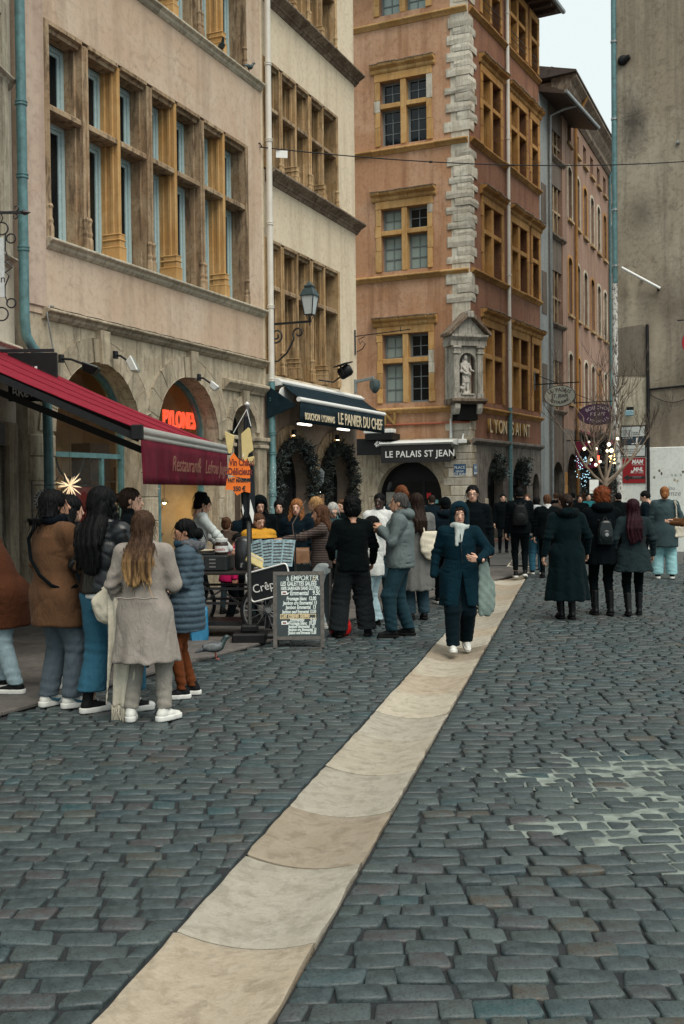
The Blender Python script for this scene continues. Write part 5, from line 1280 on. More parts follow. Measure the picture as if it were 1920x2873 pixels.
def peelmat():
    m_, nt, b = newmat('peeling_white_pipe'); v = coords(nt, (1, 1, .6)); n = noise(nt, v, 14, 5, .7)
    nt.links.new(ramp(nt, n, [(.44, (.09, .085, .08)), (.52, (.58, .58, .54))]), b.inputs['Base Color']); b.inputs['Roughness'].default_value = .6; return m_
mb = MB(); mb.tube([(-.02, -.10, 7.69), (-.02, -.10, 4.0), (.0, -.10, 3.4), (.10, -.10, 1.5), (.12, -.10, 0)], .08, 10); mb.build('peeling_pipe', peelmat(), Gh, smooth=40)
mb = MB(); mb.tube([(.88, -.05, 6.45), (.90, -.05, 4.5), (.89, -.05, 2.97), (.90, -.05, 0.2)], .045, 8); mb.build('cable_duct', M_black, Gh)
mb = MB(); mb.tube([(.92, -.04, 4.60), (1.2, -.04, 4.62), (2.2, -.04, 4.66)], .03, 6); mb.build('cable_run', M_black, Gh)
mb = MB(); mb.tube([(.92, -.04, 4.6)] + [(1.0+.12*k, -.05, 4.42-.22*math.sin(k/9*PI*.9)) for k in range(10)], .012, 5); mb.build('cable_sag', M_black, Gh)
t = thing('wall_tube', 'white flag holder tube fixed aslant on the grey wall', 'lamp', LOC_G, RZ_G)  # slanting flag-holder tube with its brackets
mb = MB(); mb.tube([(.24, -.35, 8.08), (1.27, -.14, 7.42)], .04, 8); mb.build('tube', M_white, t, smooth=50); mb = MB(); mb.bar((.75, -.24, 7.76), (.75, 0, 7.76), .05); mb.bar((1.2, -.15, 7.46), (1.2, 0, 7.40), .06); mb.build('bracket', M_black, t)
t = thing('wall_fixture', 'round black vent high on the grey wall beside the pipe', 'vent', LOC_G, RZ_G)
mb = MB(); mb.lathe([(.14, 0), (.15, .04), (.12, .10), (.05, .13)], 14); o = mb.build('vent_cap', M_black, t, smooth=50); o.location = (.22, 0, 14.05); o.rotation_euler = (PI/2, 0, 0)
mb = MB(); mb.tube([(.30, -.05, 14.05), (.42, -.09, 14.1)], [.1, .07], 8); mb.build('vent_spout', M_black, t)
t = thing('wall_fixture', 'small grey insulator knob on the grey wall near the right edge', 'knob', LOC_G, RZ_G)
mb = MB(); mb.lathe([(.05, 0), (.06, .05), (.03, .1)], 10); o = mb.build('knob', M_zinc, t); o.location = (1.75, 0, 11.45); o.rotation_euler = (PI/2, 0, 0)
t = thing('floodlight', 'pale blue box floodlight above the direction panels on the grey wall', 'floodlight', LOC_G, RZ_G)
mb = MB(); mb.box(.30, .52, -.32, -.16, 3.86, 4.02); mb.build('lamp_body', plain('pale_blue_lamp', (.22, .38, .44), .4), t, bev=.02); mb = MB(); mb.box(.32, .5, -.2, -.1, 4.03, 4.12); mb.bar((.41, -.15, 4.06), (.41, 0, 4.06), .05); mb.build('mount', M_black, t)
# direction panels
t = thing('direction_panel', 'black framed panel with two white text fields beside the grey wall pipe', 'sign', LOC_G, RZ_G)
mb = MB(); mb.box(.12, .815, -.05, -.015, 2.70, 3.58); mb.build('frame', M_black, t)
for z0, z1 in ((3.28, 3.56), (2.72, 3.03)):
    mb = MB(); mb.box(.135, .80, -.056, -.051, z0, z1); mb.build('text_field', plain('white_panel_%d' % int(z0*100), (.52, .56, .54), .5, var=.04), t)
M_ink = plain('black_ink', (.02, .02, .02), .6)
mb = MB(); mb.box(.15, .8, -.055, -.0512, 3.06, 3.25); mb.build('picture_field', plain('dark_picture', (.02, .035, .05), .5, var=.9, vs=12), t)
for (x0, x1, z0, z1) in ((.16, .45, 3.235, 3.25), (.55, .6, 3.08, 3.24), (.42, .6, 3.06, 3.09)):
    mb = MB(); mb.box(x0, x1, -.0575, -.0555, z0, z1); mb.build('picture_highlight', M_white, t)
for k, s_ in enumerate(('Saint Paul', 'Place du Change', 'Place de la Baleine')): lettering(s_, .068, M_ink, t, (.16, -.058, 3.43-k*.057), depth=.001)
for k, s_ in enumerate(('Maillu ancienne du 5e arr.', 'Montée Gourguillon', 'Rue du Boeuf')): lettering(s_, .060, M_ink, t, (.16, -.058, 2.90-k*.057), depth=.001)
t = thing('direction_panel', 'dark red museum panel with black arrow below the white text fields', 'sign', LOC_G, RZ_G)
mb = MB(); mb.box(.155, .81, -.05, -.021, 1.94, 2.665); mb.build('panel', plain('museum_red', (.27, .012, .018), .45, var=.06), t, bev=.004)
lettering('MAM', .165, M_white, t, (.42, -.053, 2.50), shear=.2, bold=.006, depth=.001, sx=.86); lettering('MHL', .165, M_white, t, (.46, -.053, 2.28), shear=.2, bold=.006, depth=.001, sx=.86)
lettering("d'histoire militaire", .045, M_white, t, (.44, -.053, 2.455), depth=.001); lettering('Lyon Gadagne', .045, M_white, t, (.50, -.053, 2.225), depth=.001)
mb = MB(); mb.plate([(.18, 2.10), (.33, 2.0), (.33, 2.06), (.80, 2.06), (.80, 2.14), (.33, 2.14), (.33, 2.2)], (), -.053, -.0505); mb.build('arrow', M_ink, t)
for z_ in (2.12, 2.085): lettering('musée historique', .036, plain('grey_print_%d' % int(z_*1000), (.3, .32, .34), .6), t, (.44, -.0555, z_), depth=.001)
mb = MB(); mb.plate([(.385, 2.22), (.43, 2.24), (.47, 2.22), (.46, 2.27), (.5, 2.29), (.44, 2.295), (.40, 2.31), (.405, 2.27)], (), -.053, -.0505); mb.build('emblem', M_white, t)
# round road sign cut by the right edge, scribbles and chips on the white foot
t = thing('round_sign', 'round red and blue road sign at the right edge of the grey wall', 'sign', LOC_G, RZ_G)
for r_, y_, mt in ((.42, -.5, M_greyframe), (.40, -.506, plain('sign_red', (.4, .02, .03), .4)), (.30, -.512, plain('sign_blue', (.04, .1, .3), .4))):
    mb = MB(); mb.tube([(2.34, y_, 5.80), (2.34, y_-.005, 5.80)], r_, 28); mb.build('disc', mt, t)
mb = MB(); mb.bar((2.28, -.49, 5.8), (2.28, 0, 5.8), .05); mb.bar((1.80, -.4, 6.43), (2.3, -.4, 6.43), .03); mb.bar((2.3, -.4, 6.43), (2.3, 0, 6.43), .03); mb.build('arm', M_iron, t)
rg2 = random.Random(21)
for (x_, z_) in ((1.2, 2.28), (1.26, 2.2), (1.05, 2.1), (1.62, 2.02), (1.7, 1.98), (1.85, 2.25)):
    mb = MB(); mb.plate([(x_+.05*math.cos(2*PI*k/7)*rg2.uniform(.4, 1), z_+.06*math.sin(2*PI*k/7)*rg2.uniform(.4, 1)) for k in range(7)], (), -.023, -.015); mb.build('paint_chip', M_sill if rg2.random() < .5 else M_greypatch, Gh)
for (s_, x_, z_, sz, sh) in (('s e  k', 1.52, 2.12, .14, 0), ('lou', 1.42, 1.74, .16, .3), ('mze', 1.45, 1.58, .2, .2), ('x', 1.55, 1.38, .15, .3)):
    lettering(s_, sz, plain('grey_scrawl_%d' % int(z_*100), (.22, .23, .22), .8), Gh, (x_, -.0225, z_), depth=.001, name='scrawl', shear=sh)

# ================================================================== wire across the street with its white tag
pa = Vector(local_pt(-.09, -.02, 8.82)); cg, sg = math.cos(RZ_G), math.sin(RZ_G); pb = Vector((8.0+cg*4.2, 31+sg*4.2, 10.75))
t = thing('street_wire', 'thin dark wire strung across the street with small clips', 'wire', (0, 0, 0))
mb = MB(); W_pts = [pa.lerp(pb, k/40) - Vector((0, 0, .35*4*(k/40)*(1-k/40))) for k in range(41)]; mb.tube(W_pts, .013, 5); mb.build('wire', M_black, t)
for k in (11, 17): mb = MB(); mb.tube([W_pts[k]-Vector((.04, 0, 0)), W_pts[k]+Vector((.04, 0, 0))], .025, 6); mb.build('clip', M_black, t)
mb = MB(); mb.tube([pa+Vector((-.08, -.02, .05)), pa+Vector((0, 0, .08)), pa+Vector((.04, 0, .0)), pa], .015, 6); mb.build('hook', M_black, t)
t = thing('wire_tag', 'small blank white tag hanging on the wire over the cream house', 'tag', tuple(W_pts[1].lerp(W_pts[2], .3)), R(10))
mb = MB(); mb.box(-.12, .12, -.004, .004, -.17, -.02); mb.build('card', M_white, t); mb = MB(); mb.box(-.01, .01, -.003, .003, -.03, .02); mb.build('loop', M_black, t)

# ================================================================== oval signs up the street
def oval(name, lab, base, ndir, L, z, w_, h_, mat, lines, tmat, arc=True):
    """hanging oval sign facing the viewer on a bracket that stands out of the wall"""
    nd = Vector(ndir).normalized(); ang = math.atan2(nd.y, nd.x)
    t = thing(name, lab, 'sign', (base[0], base[1], z), ang)
    mb = MB(); mb.bar((0, 0, h_/2+.10), (L, 0, h_/2+.10), .04); mb.bar((0, 0, h_/2+.5), (L*.5, 0, h_/2+.12), .025); mb.box(-.03, .03, -.04, .04, h_/2-.1, h_/2+.6)
    for q in (.35, .8): mb.bar((L*q, 0, h_/2-.06), (L*q, 0, h_/2+.1), .02)
    mb.build('bracket', M_iron, t)
    cx = L*.57; n = 32
    mb = MB(); ring = [(cx+w_/2*math.cos(2*PI*k/n), h_/2*math.sin(2*PI*k/n)) for k in range(n)]; mb.plate(ring, (), -.03, .03); mb.build('board', mat, t)
    mb = MB(); mb.tube([(p[0], 0, p[1]) for p in ring], .03, 6, closed=True); mb.build('rim', M_iron, t)
    for txt, rx, rz_, sgn, sz in lines:
        if rx == 0: lettering(txt, sz, tmat, t, (cx, -.034, rz_), align='CENTER', depth=.002, bold=.004); continue
        m_ = len(txt)
        for k, ch in enumerate(txt):
            if ch == ' ': continue
            f = (k+.5)/m_*2-1; th = PI/2 - sgn*f*1.05 if sgn > 0 else -PI/2 + f*1.05
            me = text_mesh(ch, sz, depth=.002, align='CENTER', bold=.003); me.materials.clear(); me.materials.append(tmat)
            rr = 1.0; x_, z_ = cx+rx*math.cos(th), rz_*math.sin(th)
            tang = (th-PI/2) if sgn > 0 else (th+PI/2)
            o = link('letter', me, t, (x_, -.034, z_), (PI/2, -tang*.8, 0)); 
nD = (math.cos(R(28.2)), -math.sin(R(28.2)), 0)
bD = Vector((4.26, 35, 0)) + Vector((math.sin(R(28.2)), math.cos(R(28.2)), 0))*6.4
oval('hanging_sign', 'white oval restaurant sign with black letters hanging from an iron bracket', (bD.x+.05, bD.y), nD, 1.75, 5.28, 1.16, .76, plain('cream_sign_board', (.66, .69, .62), .5, var=.05), [('LE PALAIS', .44, .17, 1, .19), ('ST. JEAN', 0, -.05, 1, .17), ('RESTAURANT', .42, .29, -1, .14)], M_ink)
nF = (math.cos(R(23.3)), -math.sin(R(23.3)), 0)
bF = Vector((9.39, 44.6, 0)) + Vector((math.sin(R(23.3)), math.cos(R(23.3)), 0))*1.4
oval('hanging_sign', 'purple oval sign with pale letters further up the street', (bF.x+.05, bF.y), nF, 1.75, 4.95, 1.66, .86, plain('purple_sign_board', (.085, .035, .095), .5), [('BOUCHON', .52, .22, 1, .2), ('F SAUT', 0, -.06, 1, .2), ('LYONNAIS', .55, .36, -1, .17)], plain('pale_letter', (.62, .56, .58), .5))
# dark red awning of the shop up the street and its lamps
t = thing('awning', 'dark red shop awning up the street behind the bare tree', 'awning', LOC_F, RZ_F)
mb = MB(); mb.sweep([(-.05, 4.35), (-.05, 4.38), (-2.2, 3.3), (-2.2, 2.55), (-2.18, 2.55), (-2.18, 3.27)], 1.9, 8.5); mb.build('canvas', plain('dark_red_canvas', (.10, .010, .014), .85, var=.3, vs=3), t, fix=True)
mb = MB(); mb.tube([(1.9, -2.2, 3.3), (8.5, -2.2, 3.3)], .05, 8); mb.build('front_bar', M_black, t)
t = thing('shop_sign', 'small magenta and black projecting shop sign under the dark red awning', 'sign', tuple(Vector((9.39, 44.6, 0))+Vector(nF)*.3), RZ_F-PI/2)
mb = MB(); mb.box(0.1, 1.0, -.05, .05, 2.65, 3.75); mb.build('panel', plain('magenta_panel', (.22, .012, .05), .5, var=.3), t); mb = MB(); mb.tube([(.6, -.07, 3.2), (.6, -.055, 3.2)], .35, 20); mb.build('roundel', M_black, t); mb = MB(); mb.bar((-.3, 0, 3.8), (1.0, 0, 3.8), .04); mb.build('bracket', M_iron, t)
mb = MB(); mb.box(.98, 1.03, -.06, .06, 2.75, 3.15); mb.build('red_light', emit('red_sign_light', (1, .05, .02), 5), t)
# ---- bare street tree with fairy-light globes
TP = Vector((7.05, 28.6, 0)); rgt = random.Random(4)
TR = thing('street_tree', 'bare street tree hung with glowing globe lights', 'tree', TP)
M_bark = plain('pale_bark', (.20, .155, .115), .9, var=.3, vs=12, bmp=.4); M_twig = plain('dark_twigs', (.085, .065, .05), .9)
trunk, twigs, br_ends = MB(), MB(), []
trunk.tube([(0, 0, 0), (.02, 0, .8), (-.02, .02, 1.5), (.0, 0, 2.1)], [.11, .09, .075, .065], 8)
def branch(p, d, L, r, lev):
    pts = [p]; rs = [r]; n_ = 5; dd = d.normalized()
    for k in range(n_):
        dd = (dd + Vector((rgt.gauss(0, .10), rgt.gauss(0, .10), .10 + rgt.gauss(0, .06)))).normalized(); pts.append(pts[-1] + dd*L/n_); rs.append(r*(1-.75*(k+1)/n_))
    (trunk if lev < 2 else twigs).tube(pts, rs, 6 if lev < 2 else 4)
    if lev < 3:
        for k in range((3, 5, 6)[lev]):
            i = rgt.randint(2, n_); f = Vector((rgt.gauss(0, .6), rgt.gauss(0, .6), rgt.uniform(.1, .8)))
            branch(pts[i], (dd*.7 + f).normalized(), L*rgt.uniform(.45, .65), rs[i]*.8+.003, lev+1)
    if lev == 1: br_ends.append(pts[3])
for dx, dy, dz, L in ((-1.5, .1, .95, 1.8), (1.1, -.1, .9, 1.6), (-.7, .3, 1.6, 2.0), (.5, .2, 1.7, 2.1), (.05, -.3, 2, 2.2), (1.5, .3, 1.3, 1.7), (-1.1, -.2, 1.5, 1.8)):
    branch(Vector((0, 0, 1.95+rgt.uniform(-.1, .1))), Vector((dx, dy, dz)), L, .042, 0)
trunk.build('trunk', M_bark, TR, smooth=60); twigs.build('crown_twigs', M_twig, TR)['kind'] = 'stuff'
M_globe = emit('warm_globe', (1.0, .82, .5), 3.0, (.9, .85, .7))
for k, (u_, v_, r_) in enumerate(((1640, 1259, .062), (1673, 1259, .05), (1709, 1247, .07), (1704, 1265, .05), (1716, 1264, .075), (1733, 1231, .05), (1672, 1304, .055), (1659, 1290, .05), (1684, 1295, .05), (1653, 1240, .035))):
    p = at(u_, v_, 28.4 + .35*math.sin(k*2.1)) - TP; r_ *= .74
    mb = MB(); mb.lathe([(0, -r_), (r_*.7, -r_*.7), (r_, 0), (r_*.7, r_*.7), (0, r_)], 10, tuple(p), cap=False); mb.build('globe_light', M_globe, TR, smooth=80)
# gold lit ornament, blue icicle lights, conifer, pale pavement sign
t = thing('lit_ornament', 'golden lit ornament ball beside the dark conifer', 'lights', at(1722, 1287, 39))
mb = MB()
for k in range(26):
    d = Vector((rgt.gauss(0, 1), rgt.gauss(0, 1), rgt.gauss(0, 1.2))).normalized()*.17; mb.lathe([(0, -.022), (.022, 0), (0, .022)], 5, tuple(d), cap=False)
mb.build('bulbs', emit('gold_bulbs', (1, .62, .2), 7), t)['kind'] = 'stuff'; mb = MB(); mb.tube([(0, 0, .1), (0, 0, .7)], .01, 5); mb.build('cord', M_iron, t)
t = thing('icicle_lights', 'blue white icicle lights draped under the arcade up the street', 'lights', at(1622, 1300, 42))
mb = MB()
for k in range(70): mb.lathe([(0, -.02), (.014, 0), (0, .02)], 4, (rgt.uniform(-.15, .35)+.2*k/70, rgt.uniform(-.1, .1), rgt.uniform(-.5, .55)-k/140), cap=False)
mb.build('bulbs', emit('ice_light', (.5, .85, 1.0), 1.6), t)['kind'] = 'stuff'; mb = MB(); mb.tube([(0, 0, .6), (.1, 0, 0), (.4, 0, -.8)], .006, 4); mb.build('wire', M_iron, t)
CT = thing('conifer', 'dark snow-dusted conifer standing against the edge of the grey wall', 'tree', (11.0, 45.0, 0))
mb = MB(); mb.tube([(0, 0, 0), (0, 0, 4.3)], [.09, .01], 7); mb.build('trunk', M_wood, CT)
mb, m2 = MB(), MB()
for k in range(150):
    z_ = rgt.uniform(.3, 4.2); r_ = (4.5-z_)*.33; a_ = rgt.uniform(0, 2*PI); q = rgt.uniform(.45, 1)
    needles(mb, (r_*q*math.cos(a_), r_*q*math.sin(a_), z_-q*.2), .24, 24, rgt, .2)
    if rgt.random() < .5: needles(m2, (r_*math.cos(a_), r_*math.sin(a_), z_-.1), .16, 8, rgt, .16)
mb.build('crown', M_fir, CT)['kind'] = 'stuff'; m2.build('frosted_tips', plain('dull_frost', (.12, .17, .17), .8), CT)['kind'] = 'stuff'
t = thing('menu_board', 'small pale menu board hanging by the trunk of the bare tree', 'board', at(1667, 1365, 28.2))
mb = MB(); mb.box(-.12, .12, -.015, .015, -.18, .18); mb.build('sheet', M_whitewash, t); mb = MB(); mb.box(-.14, .14, -.01, .02, .17, .2); mb.build('clip_bar', M_black, t)

# ================================================================== the red awning on the left
AWR = thing('awning', 'red fabric awning with dark red valance at the left', 'awning', (0, 0, 0))
N0, N1 = Vector((-2.0, 10.6, 2.44)), Vector((-1.62, 15.0, 2.44)); W0, W1 = Vector((-4.9, 10.6, 3.74)), Vector((-4.52, 15.0, 3.74))
M_red = cloth('red_awning_canvas', (.215, .018, .033), .8, var=.22, sheen=.1, fold=.3); M_redv = cloth('dark_red_valance', (.105, .012, .024), .8, var=.2, sheen=.1, fold=.2)
mb = MB(); vs, fs = [], []
for i in range(13):
    for j in range(9):
        a_ = N0.lerp(N1, i/12); b_ = W0.lerp(W1, i/12); p = a_.lerp(b_, j/8); p.z -= .035*math.sin(PI*j/8) + .012*math.sin(i*1.1)*math.sin(PI*j/8); vs.append(p)
for i in range(12):
    for j in range(8): fs.append((i*9+j, (i+1)*9+j, (i+1)*9+j+1, i*9+j+1))
mb.add(vs, fs); o = mb.build('canvas', M_red, AWR, smooth=60); md = o.modifiers.new('s', 'SOLIDIFY'); md.thickness = .01
for i_ in (3, 6, 9):
    m2 = MB(); m2.tube([Vector(vs[i_*9+j])+Vector((0, 0, .006)) for j in range(9)], .006, 5); m2.build('seam', M_red, AWR)
fd = (N1-N0).normalized(); fo = Vector((fd.y, -fd.x, 0))
mb = MB(); M_alu = plain('brushed_aluminium', (.50, .52, .50), .35, .5, var=.1, vs=3)
for dz, r_ in ((.0, .045), (-.06, .032)): mb.tube([N0-fd*.06+Vector((0, 0, dz-.02)), N1+fd*.06+Vector((0, 0, dz-.02))], r_, 10)
mb.build('front_bar', M_alu, AWR, smooth=50)
for p in (N0-fd*.07, N1+fd*.07): m2 = MB(); m2.obox(p+Vector((0, 0, -.04)), fd*.03, fo*.06, (0, 0, .075)); m2.build('end_cap', M_black, AWR, bev=.01)
mb = MB(); vs, fs = [], []
for i in range(61):
    f = i/60
    for j in range(6):
        q = j/5; p = N0.lerp(N1, f) + fo*(.02 + q*(.03*math.sin(f*26)+.02*math.sin(f*61+1))) + Vector((0, 0, -.10-.45*q)); vs.append(p)
for i in range(60):
    for j in range(5): fs.append((i*6+j, i*6+j+1, (i+1)*6+j+1, (i+1)*6+j))
mb.add(vs, fs); o = mb.build('valance', M_redv, AWR, smooth=60); md = o.modifiers.new('s', 'SOLIDIFY'); md.thickness = .006
an = math.atan2(fd.y, fd.x); M_faint = plain('faded_gold_print', (.19, .085, .055), .8)
for s_, f, sz in (('Restaurant', .22, .24), ('&', .50, .26), ('Lefrou Juge', .60, .24)):
    p = N0.lerp(N1, f) + fo*.085 + Vector((0, 0, -.40)); lettering(s_, sz, M_faint, AWR, p, rot=(PI/2, 0, an), shear=.35, sx=1.25, depth=.001)
for f, nm in ((.0, 0), (.42, 1)):
    a_, b_ = N0.lerp(N1, f), W0.lerp(W1, f)
    mb = MB(); off = Vector((0, 0, -.10 if nm == 0 else -.16)); mb.bar(a_+off, b_+off, .05, .07); mb.build('arm', M_black, AWR)
a_, b_ = N0.lerp(N1, .5), W0.lerp(W1, .5); mb = MB(); mb.bar(a_+Vector((-.2, 0, -.28)), b_+Vector((0, 0, -.45)), .06, .08); mb.build('arm', M_black, AWR)
mb = MB(); mb.tube([W0-fd*.2+Vector((0, 0, .02)), W1+fd*.1+Vector((0, 0, .02))], .07, 10); mb.build('roller', M_alu, AWR)
# black hanging sign partly behind the awning
t = thing('hanging_sign', 'black projecting sign with white letters behind the red awning', 'sign', at(25, 1090, 14.0), 0)
mb = MB(); mb.box(0, .64, -.03, .03, -.17, .46); mb.build('panel', M_black, t, bev=.006)
lettering('BReTonne', .17, M_white, t, (.05, -.034, -.115), depth=.002, sx=.78, bold=.002)
for k in range(3): mb = MB(); mb.tube([(.24+.055*k, -.036, .12), (.25+.06*k, -.036, .28)], [.014, .02], 6); mb.build('emblem_stroke', M_white, t)
mb = MB(); mb.bar((-.45, 0, .49), (.6, 0, .49), .04); mb.build('bracket', M_iron, t)
# wrought-iron hanging sign at the upper left
t = thing('iron_sign', 'wrought iron hanging sign with white panel at the left edge', 'sign', at(0, 597, 13.0), 0)
mb = MB(); mb.bar((-1.2, 0, 0), (.27, 0, 0), .03); mb.tube([(.25, 0, 0), (.29, 0, 0), (.32, 0, 0), (.375, 0, 0)], [.012, .035, .03, .002], 6); mb.tube(spiral((.20, .055), .035, .012, -PI/2, PI*1.2, 12), .008, 5); mb.tube(spiral((.18, -.05), .04, .012, PI/2, -PI*1.2, 12), .008, 5); mb.build('bracket_bar', M_iron, t)
mb = MB()
mb.tube([(0.02, 0, -.02), (.035, 0, -.06), (.02, 0, -.11)], .008, 5)
for c, r_ in (((.02, -.19), .075), ((.13, -.31), .055), ((.12, -1.09), .055), ((.0, -1.22), .08)): mb.tube([(c[0]+r_*math.cos(2*PI*k/18), 0, c[1]+r_*math.sin(2*PI*k/18)) for k in range(18)], .01, 5, closed=True)
mb.tube([(.065, 0, -.26), (.06, 0, -.45), (.10, 0, -.56), (.055, 0, -.58), (.14, 0, -.66), (.055, 0, -.72), (.10, 0, -.76), (.05, 0, -.88), (.045, 0, -1.0), (.08, 0, -1.08)], .009, 5)
mb.build('scrolls', M_iron, t)
mb = MB(); mb.box(-.6, .045, -.012, .012, -1.02, -.30); mb.build('panel', plain('pale_blue_white_panel', (.46, .52, .52), .5), t); 
for s_, z_ in (('is', -.62), ('on', -.84)): lettering(s_, .13, M_ink, t, (-.075, -.014, z_), depth=.001)
# round black sign on its bracket behind the queue
t = thing('round_sign', 'small round black sign with white ring lettering behind the man in the brown coat', 'sign', at(128, 1405, 13.6))
mb = MB(); mb.tube([(0, .01, 0), (0, -.01, 0)], .145, 28); mb.build('disc', M_iron, t); mb = MB(); mb.tube([(.105*math.cos(2*PI*k/24), -.012, .105*math.sin(2*PI*k/24)) for k in range(24)], .004, 4, closed=True); mb.build('ring', M_white, t)
for k, ch in enumerate('TRATTORIA'):
    th = PI*1.15 - k*.30; me = text_mesh(ch, .04, .001, 'CENTER'); me.materials.clear(); me.materials.append(M_white); link('letter', me, t, (.115*math.cos(th), -.013, .115*math.sin(th)), (PI/2, PI/2-th, 0))
lettering('PI', .09, M_white, t, (0.0, -.013, -.03), align='CENTER', depth=.001)
mb = MB(); mb.bar((-.17, 0, .2), (.25, 0, .2), .012); mb.bar((-.17, 0, -.35), (-.17, 0, .25), .018); mb.bar((0, 0, .14), (0, 0, .2), .008); mb.build('bracket', M_iron, t)
t = thing('menu_case', 'pale menu board standing behind the woman with long black hair', 'menu case', ground(235, 1690))
mb = MB(); mb.box(-.16, .16, -.02, .02, .92, 1.42); mb.build('sheet', plain('grey_menu_sheet', (.42, .43, .40), .6, var=.2, vs=20), t, bev=.006); mb = MB(); mb.plate(rect(-.2, .2, .88, 1.46), [rect(-.16, .16, .92, 1.42)], -.03, .03); mb.bar((0, 0.03, 0), (0, 0.03, .9), .05); mb.box(-.2, .2, -.15, .2, 0, .03); mb.build('stand', M_black, t)
# ================================================================== crepe stall and the things around it
SP = Vector((-1.42, 13.35, 0.02)); SA = R(-8)
ST_ = thing('crepe_cart', 'black crepe cart on spoked wheels between the queue and the chalkboard', 'cart', SP, SA)
M_cart = plain('black_cart_paint', (.014, .015, .017), .4, var=.3); M_steel = plain('steel', (.35, .36, .36), .35, .7, var=.15)
mb = MB(); mb.box(-.78, .62, -.32, .34, .77, .81); mb.build('counter_top', plain('dark_counter', (.03, .026, .024), .35), ST_, bev=.008)
mb = MB()
for x_ in (-.7, .54):
    for y_ in (-.27, .29): mb.box(x_-.025, x_+.025, y_-.025, y_+.025, .12, .77)
for z_ in (.16, .42, .60): 
    mb.bar((-.7, -.27, z_), (.54, -.27, z_), .03); mb.bar((-.7, .29, z_), (.54, .29, z_), .03); mb.bar((-.7, -.27, z_), (-.7, .29, z_), .03); mb.bar((.54, -.27, z_), (.54, .29, z_), .03)
mb.bar((-.7, -.27, .16), (.0, -.27, .6), .02); mb.bar((.54, -.27, .16), (-.05, -.27, .6), .02)
mb.build('chassis', M_cart, ST_)
mb = MB(); mb.box(-.7, .54, -.26, .28, .175, .19); mb.build('lower_shelf', M_cart, ST_)
for (x_, y_, yaw, rr) in ((-.62, -.36, 0, .33), (.58, -.36, 8, .33), (-.62, .38, 0, .33), (.58, .38, 0, .33)):
    mb = MB(); ring = [(rr*math.cos(2*PI*k/32), 0, rr*math.sin(2*PI*k/32)) for k in range(32)]; mb.tube(ring, .022, 7, closed=True); W_ = mb.build('wheel', M_black, ST_, smooth=60); W_.location = (x_, y_, rr+.02); W_.rotation_euler = (0, 0, R(yaw))
    m2 = MB(); m2.tube([(p[0]*.92, 0, p[2]*.92) for p in ring], .010, 5, closed=True); m2.build('rim', M_steel, W_)
    m2 = MB()
    for k in range(14): m2.tube([(.03*math.cos(k*.9), 0, .03*math.sin(k*.9)), (rr*.92*math.cos(2*PI*k/14), 0, rr*.92*math.sin(2*PI*k/14))], .004, 4)
    m2.tube([(0, -.04, 0), (0, .04, 0)], .035, 10); m2.build('spokes', M_steel, W_)
# crepe plate, splash guard, pots on the counter (each a thing)
cp = lambda x, y, z: tuple(SP + Vector((math.cos(SA)*x-math.sin(SA)*y, math.sin(SA)*x+math.cos(SA)*y, z)))
t = thing('crepe_griddle', 'black box griddle with vent slots on the crepe cart', 'griddle', cp(-.30, -.05, .81), SA)
mb = MB(); mb.box(-.30, .34, -.22, .22, 0, .20); mb.build('case', plain('charcoal_enamel', (.02, .024, .027), .35), t, bev=.02)
for k in range(3):
    for x_ in (-.24, -.06, .12):
        m2 = MB(); m2.box(x_, x_+.08, -.226, -.219, .05+k*.045, .065+k*.045); m2.build('vent_slot', M_steel, t)
m2 = MB(); m2.lathe([(.2, 0), (.21, .012), (.2, .02), (0.0, .02)], 24, (-.05, 0, .202), cap=False); m2.build('hot_plate', M_iron, t, smooth=40)
m2 = MB(); m2.box(.02, .05, -.26, -.23, -.0, .19); m2.build('wooden_spatula', M_woodlight, t)
t = thing('spread_jar', 'white labelled jar of chocolate spread on the griddle', 'jar', cp(-.06, -.12, 1.015), SA)
mb = MB(); mb.lathe([(.075, 0), (.082, .01), (.082, .13), (.07, .15)], 16); mb.build('glass', plain('chocolate_brown', (.035, .016, .01), .3), t, smooth=40); mb = MB(); mb.lathe([(.084, .03), (.084, .105)], 16, cap=False); lb = mb.build('paper_label', M_white, t); lettering('nutella', .05, plain('label_red', (.4, .02, .02), .5), lb, (0, -.086, .05), align='CENTER', depth=.001)
mb = MB(); mb.lathe([(.076, .151), (.078, .155), (.078, .19), (.07, .195)], 16); mb.build('lid', M_white, t, smooth=40)
t = thing('paper_tray', 'pale paper plate on the griddle beside the jar', 'plate', cp(-.32, -.02, 1.03), SA)
mb = MB(); mb.lathe([(.10, 0), (.15, .03), (.155, .032), (.105, .004)], 20, cap=False); mb.build('plate', plain('pale_card', (.55, .48, .36), .7), t)
t = thing('steel_urn', 'dark steel urn standing on the crepe cart behind the jar', 'urn', cp(.18, .08, .81), SA)
mb = MB(); mb.lathe([(.11, 0), (.12, .02), (.12, .36), (.09, .40), (.02, .42)], 18); mb.build('body', plain('dark_steel', (.06, .065, .07), .3, .6), t, smooth=40); mb = MB(); mb.tube([(0, -.12, .08), (0, -.18, .08), (0, -.18, .04)], .014, 6); mb.build('tap', M_steel, t)
t = thing('paper_stack', 'stack of white paper sheets at the left end of the crepe cart', 'paper', cp(-.70, -.2, .815), SA)
mb = MB(); mb.box(-.12, .12, -.13, .13, 0, .24); mb.build('sheets', M_white, t, bev=.01); mb = MB(); mb.box(-.122, .122, -.135, -.128, .10, .14); mb.build('band', M_creamgrey, t)
t = thing('menu_sheets', 'fan of pale blue menu sheets clipped over the crepe cart', 'menu', cp(.58, -.3, .86), SA)
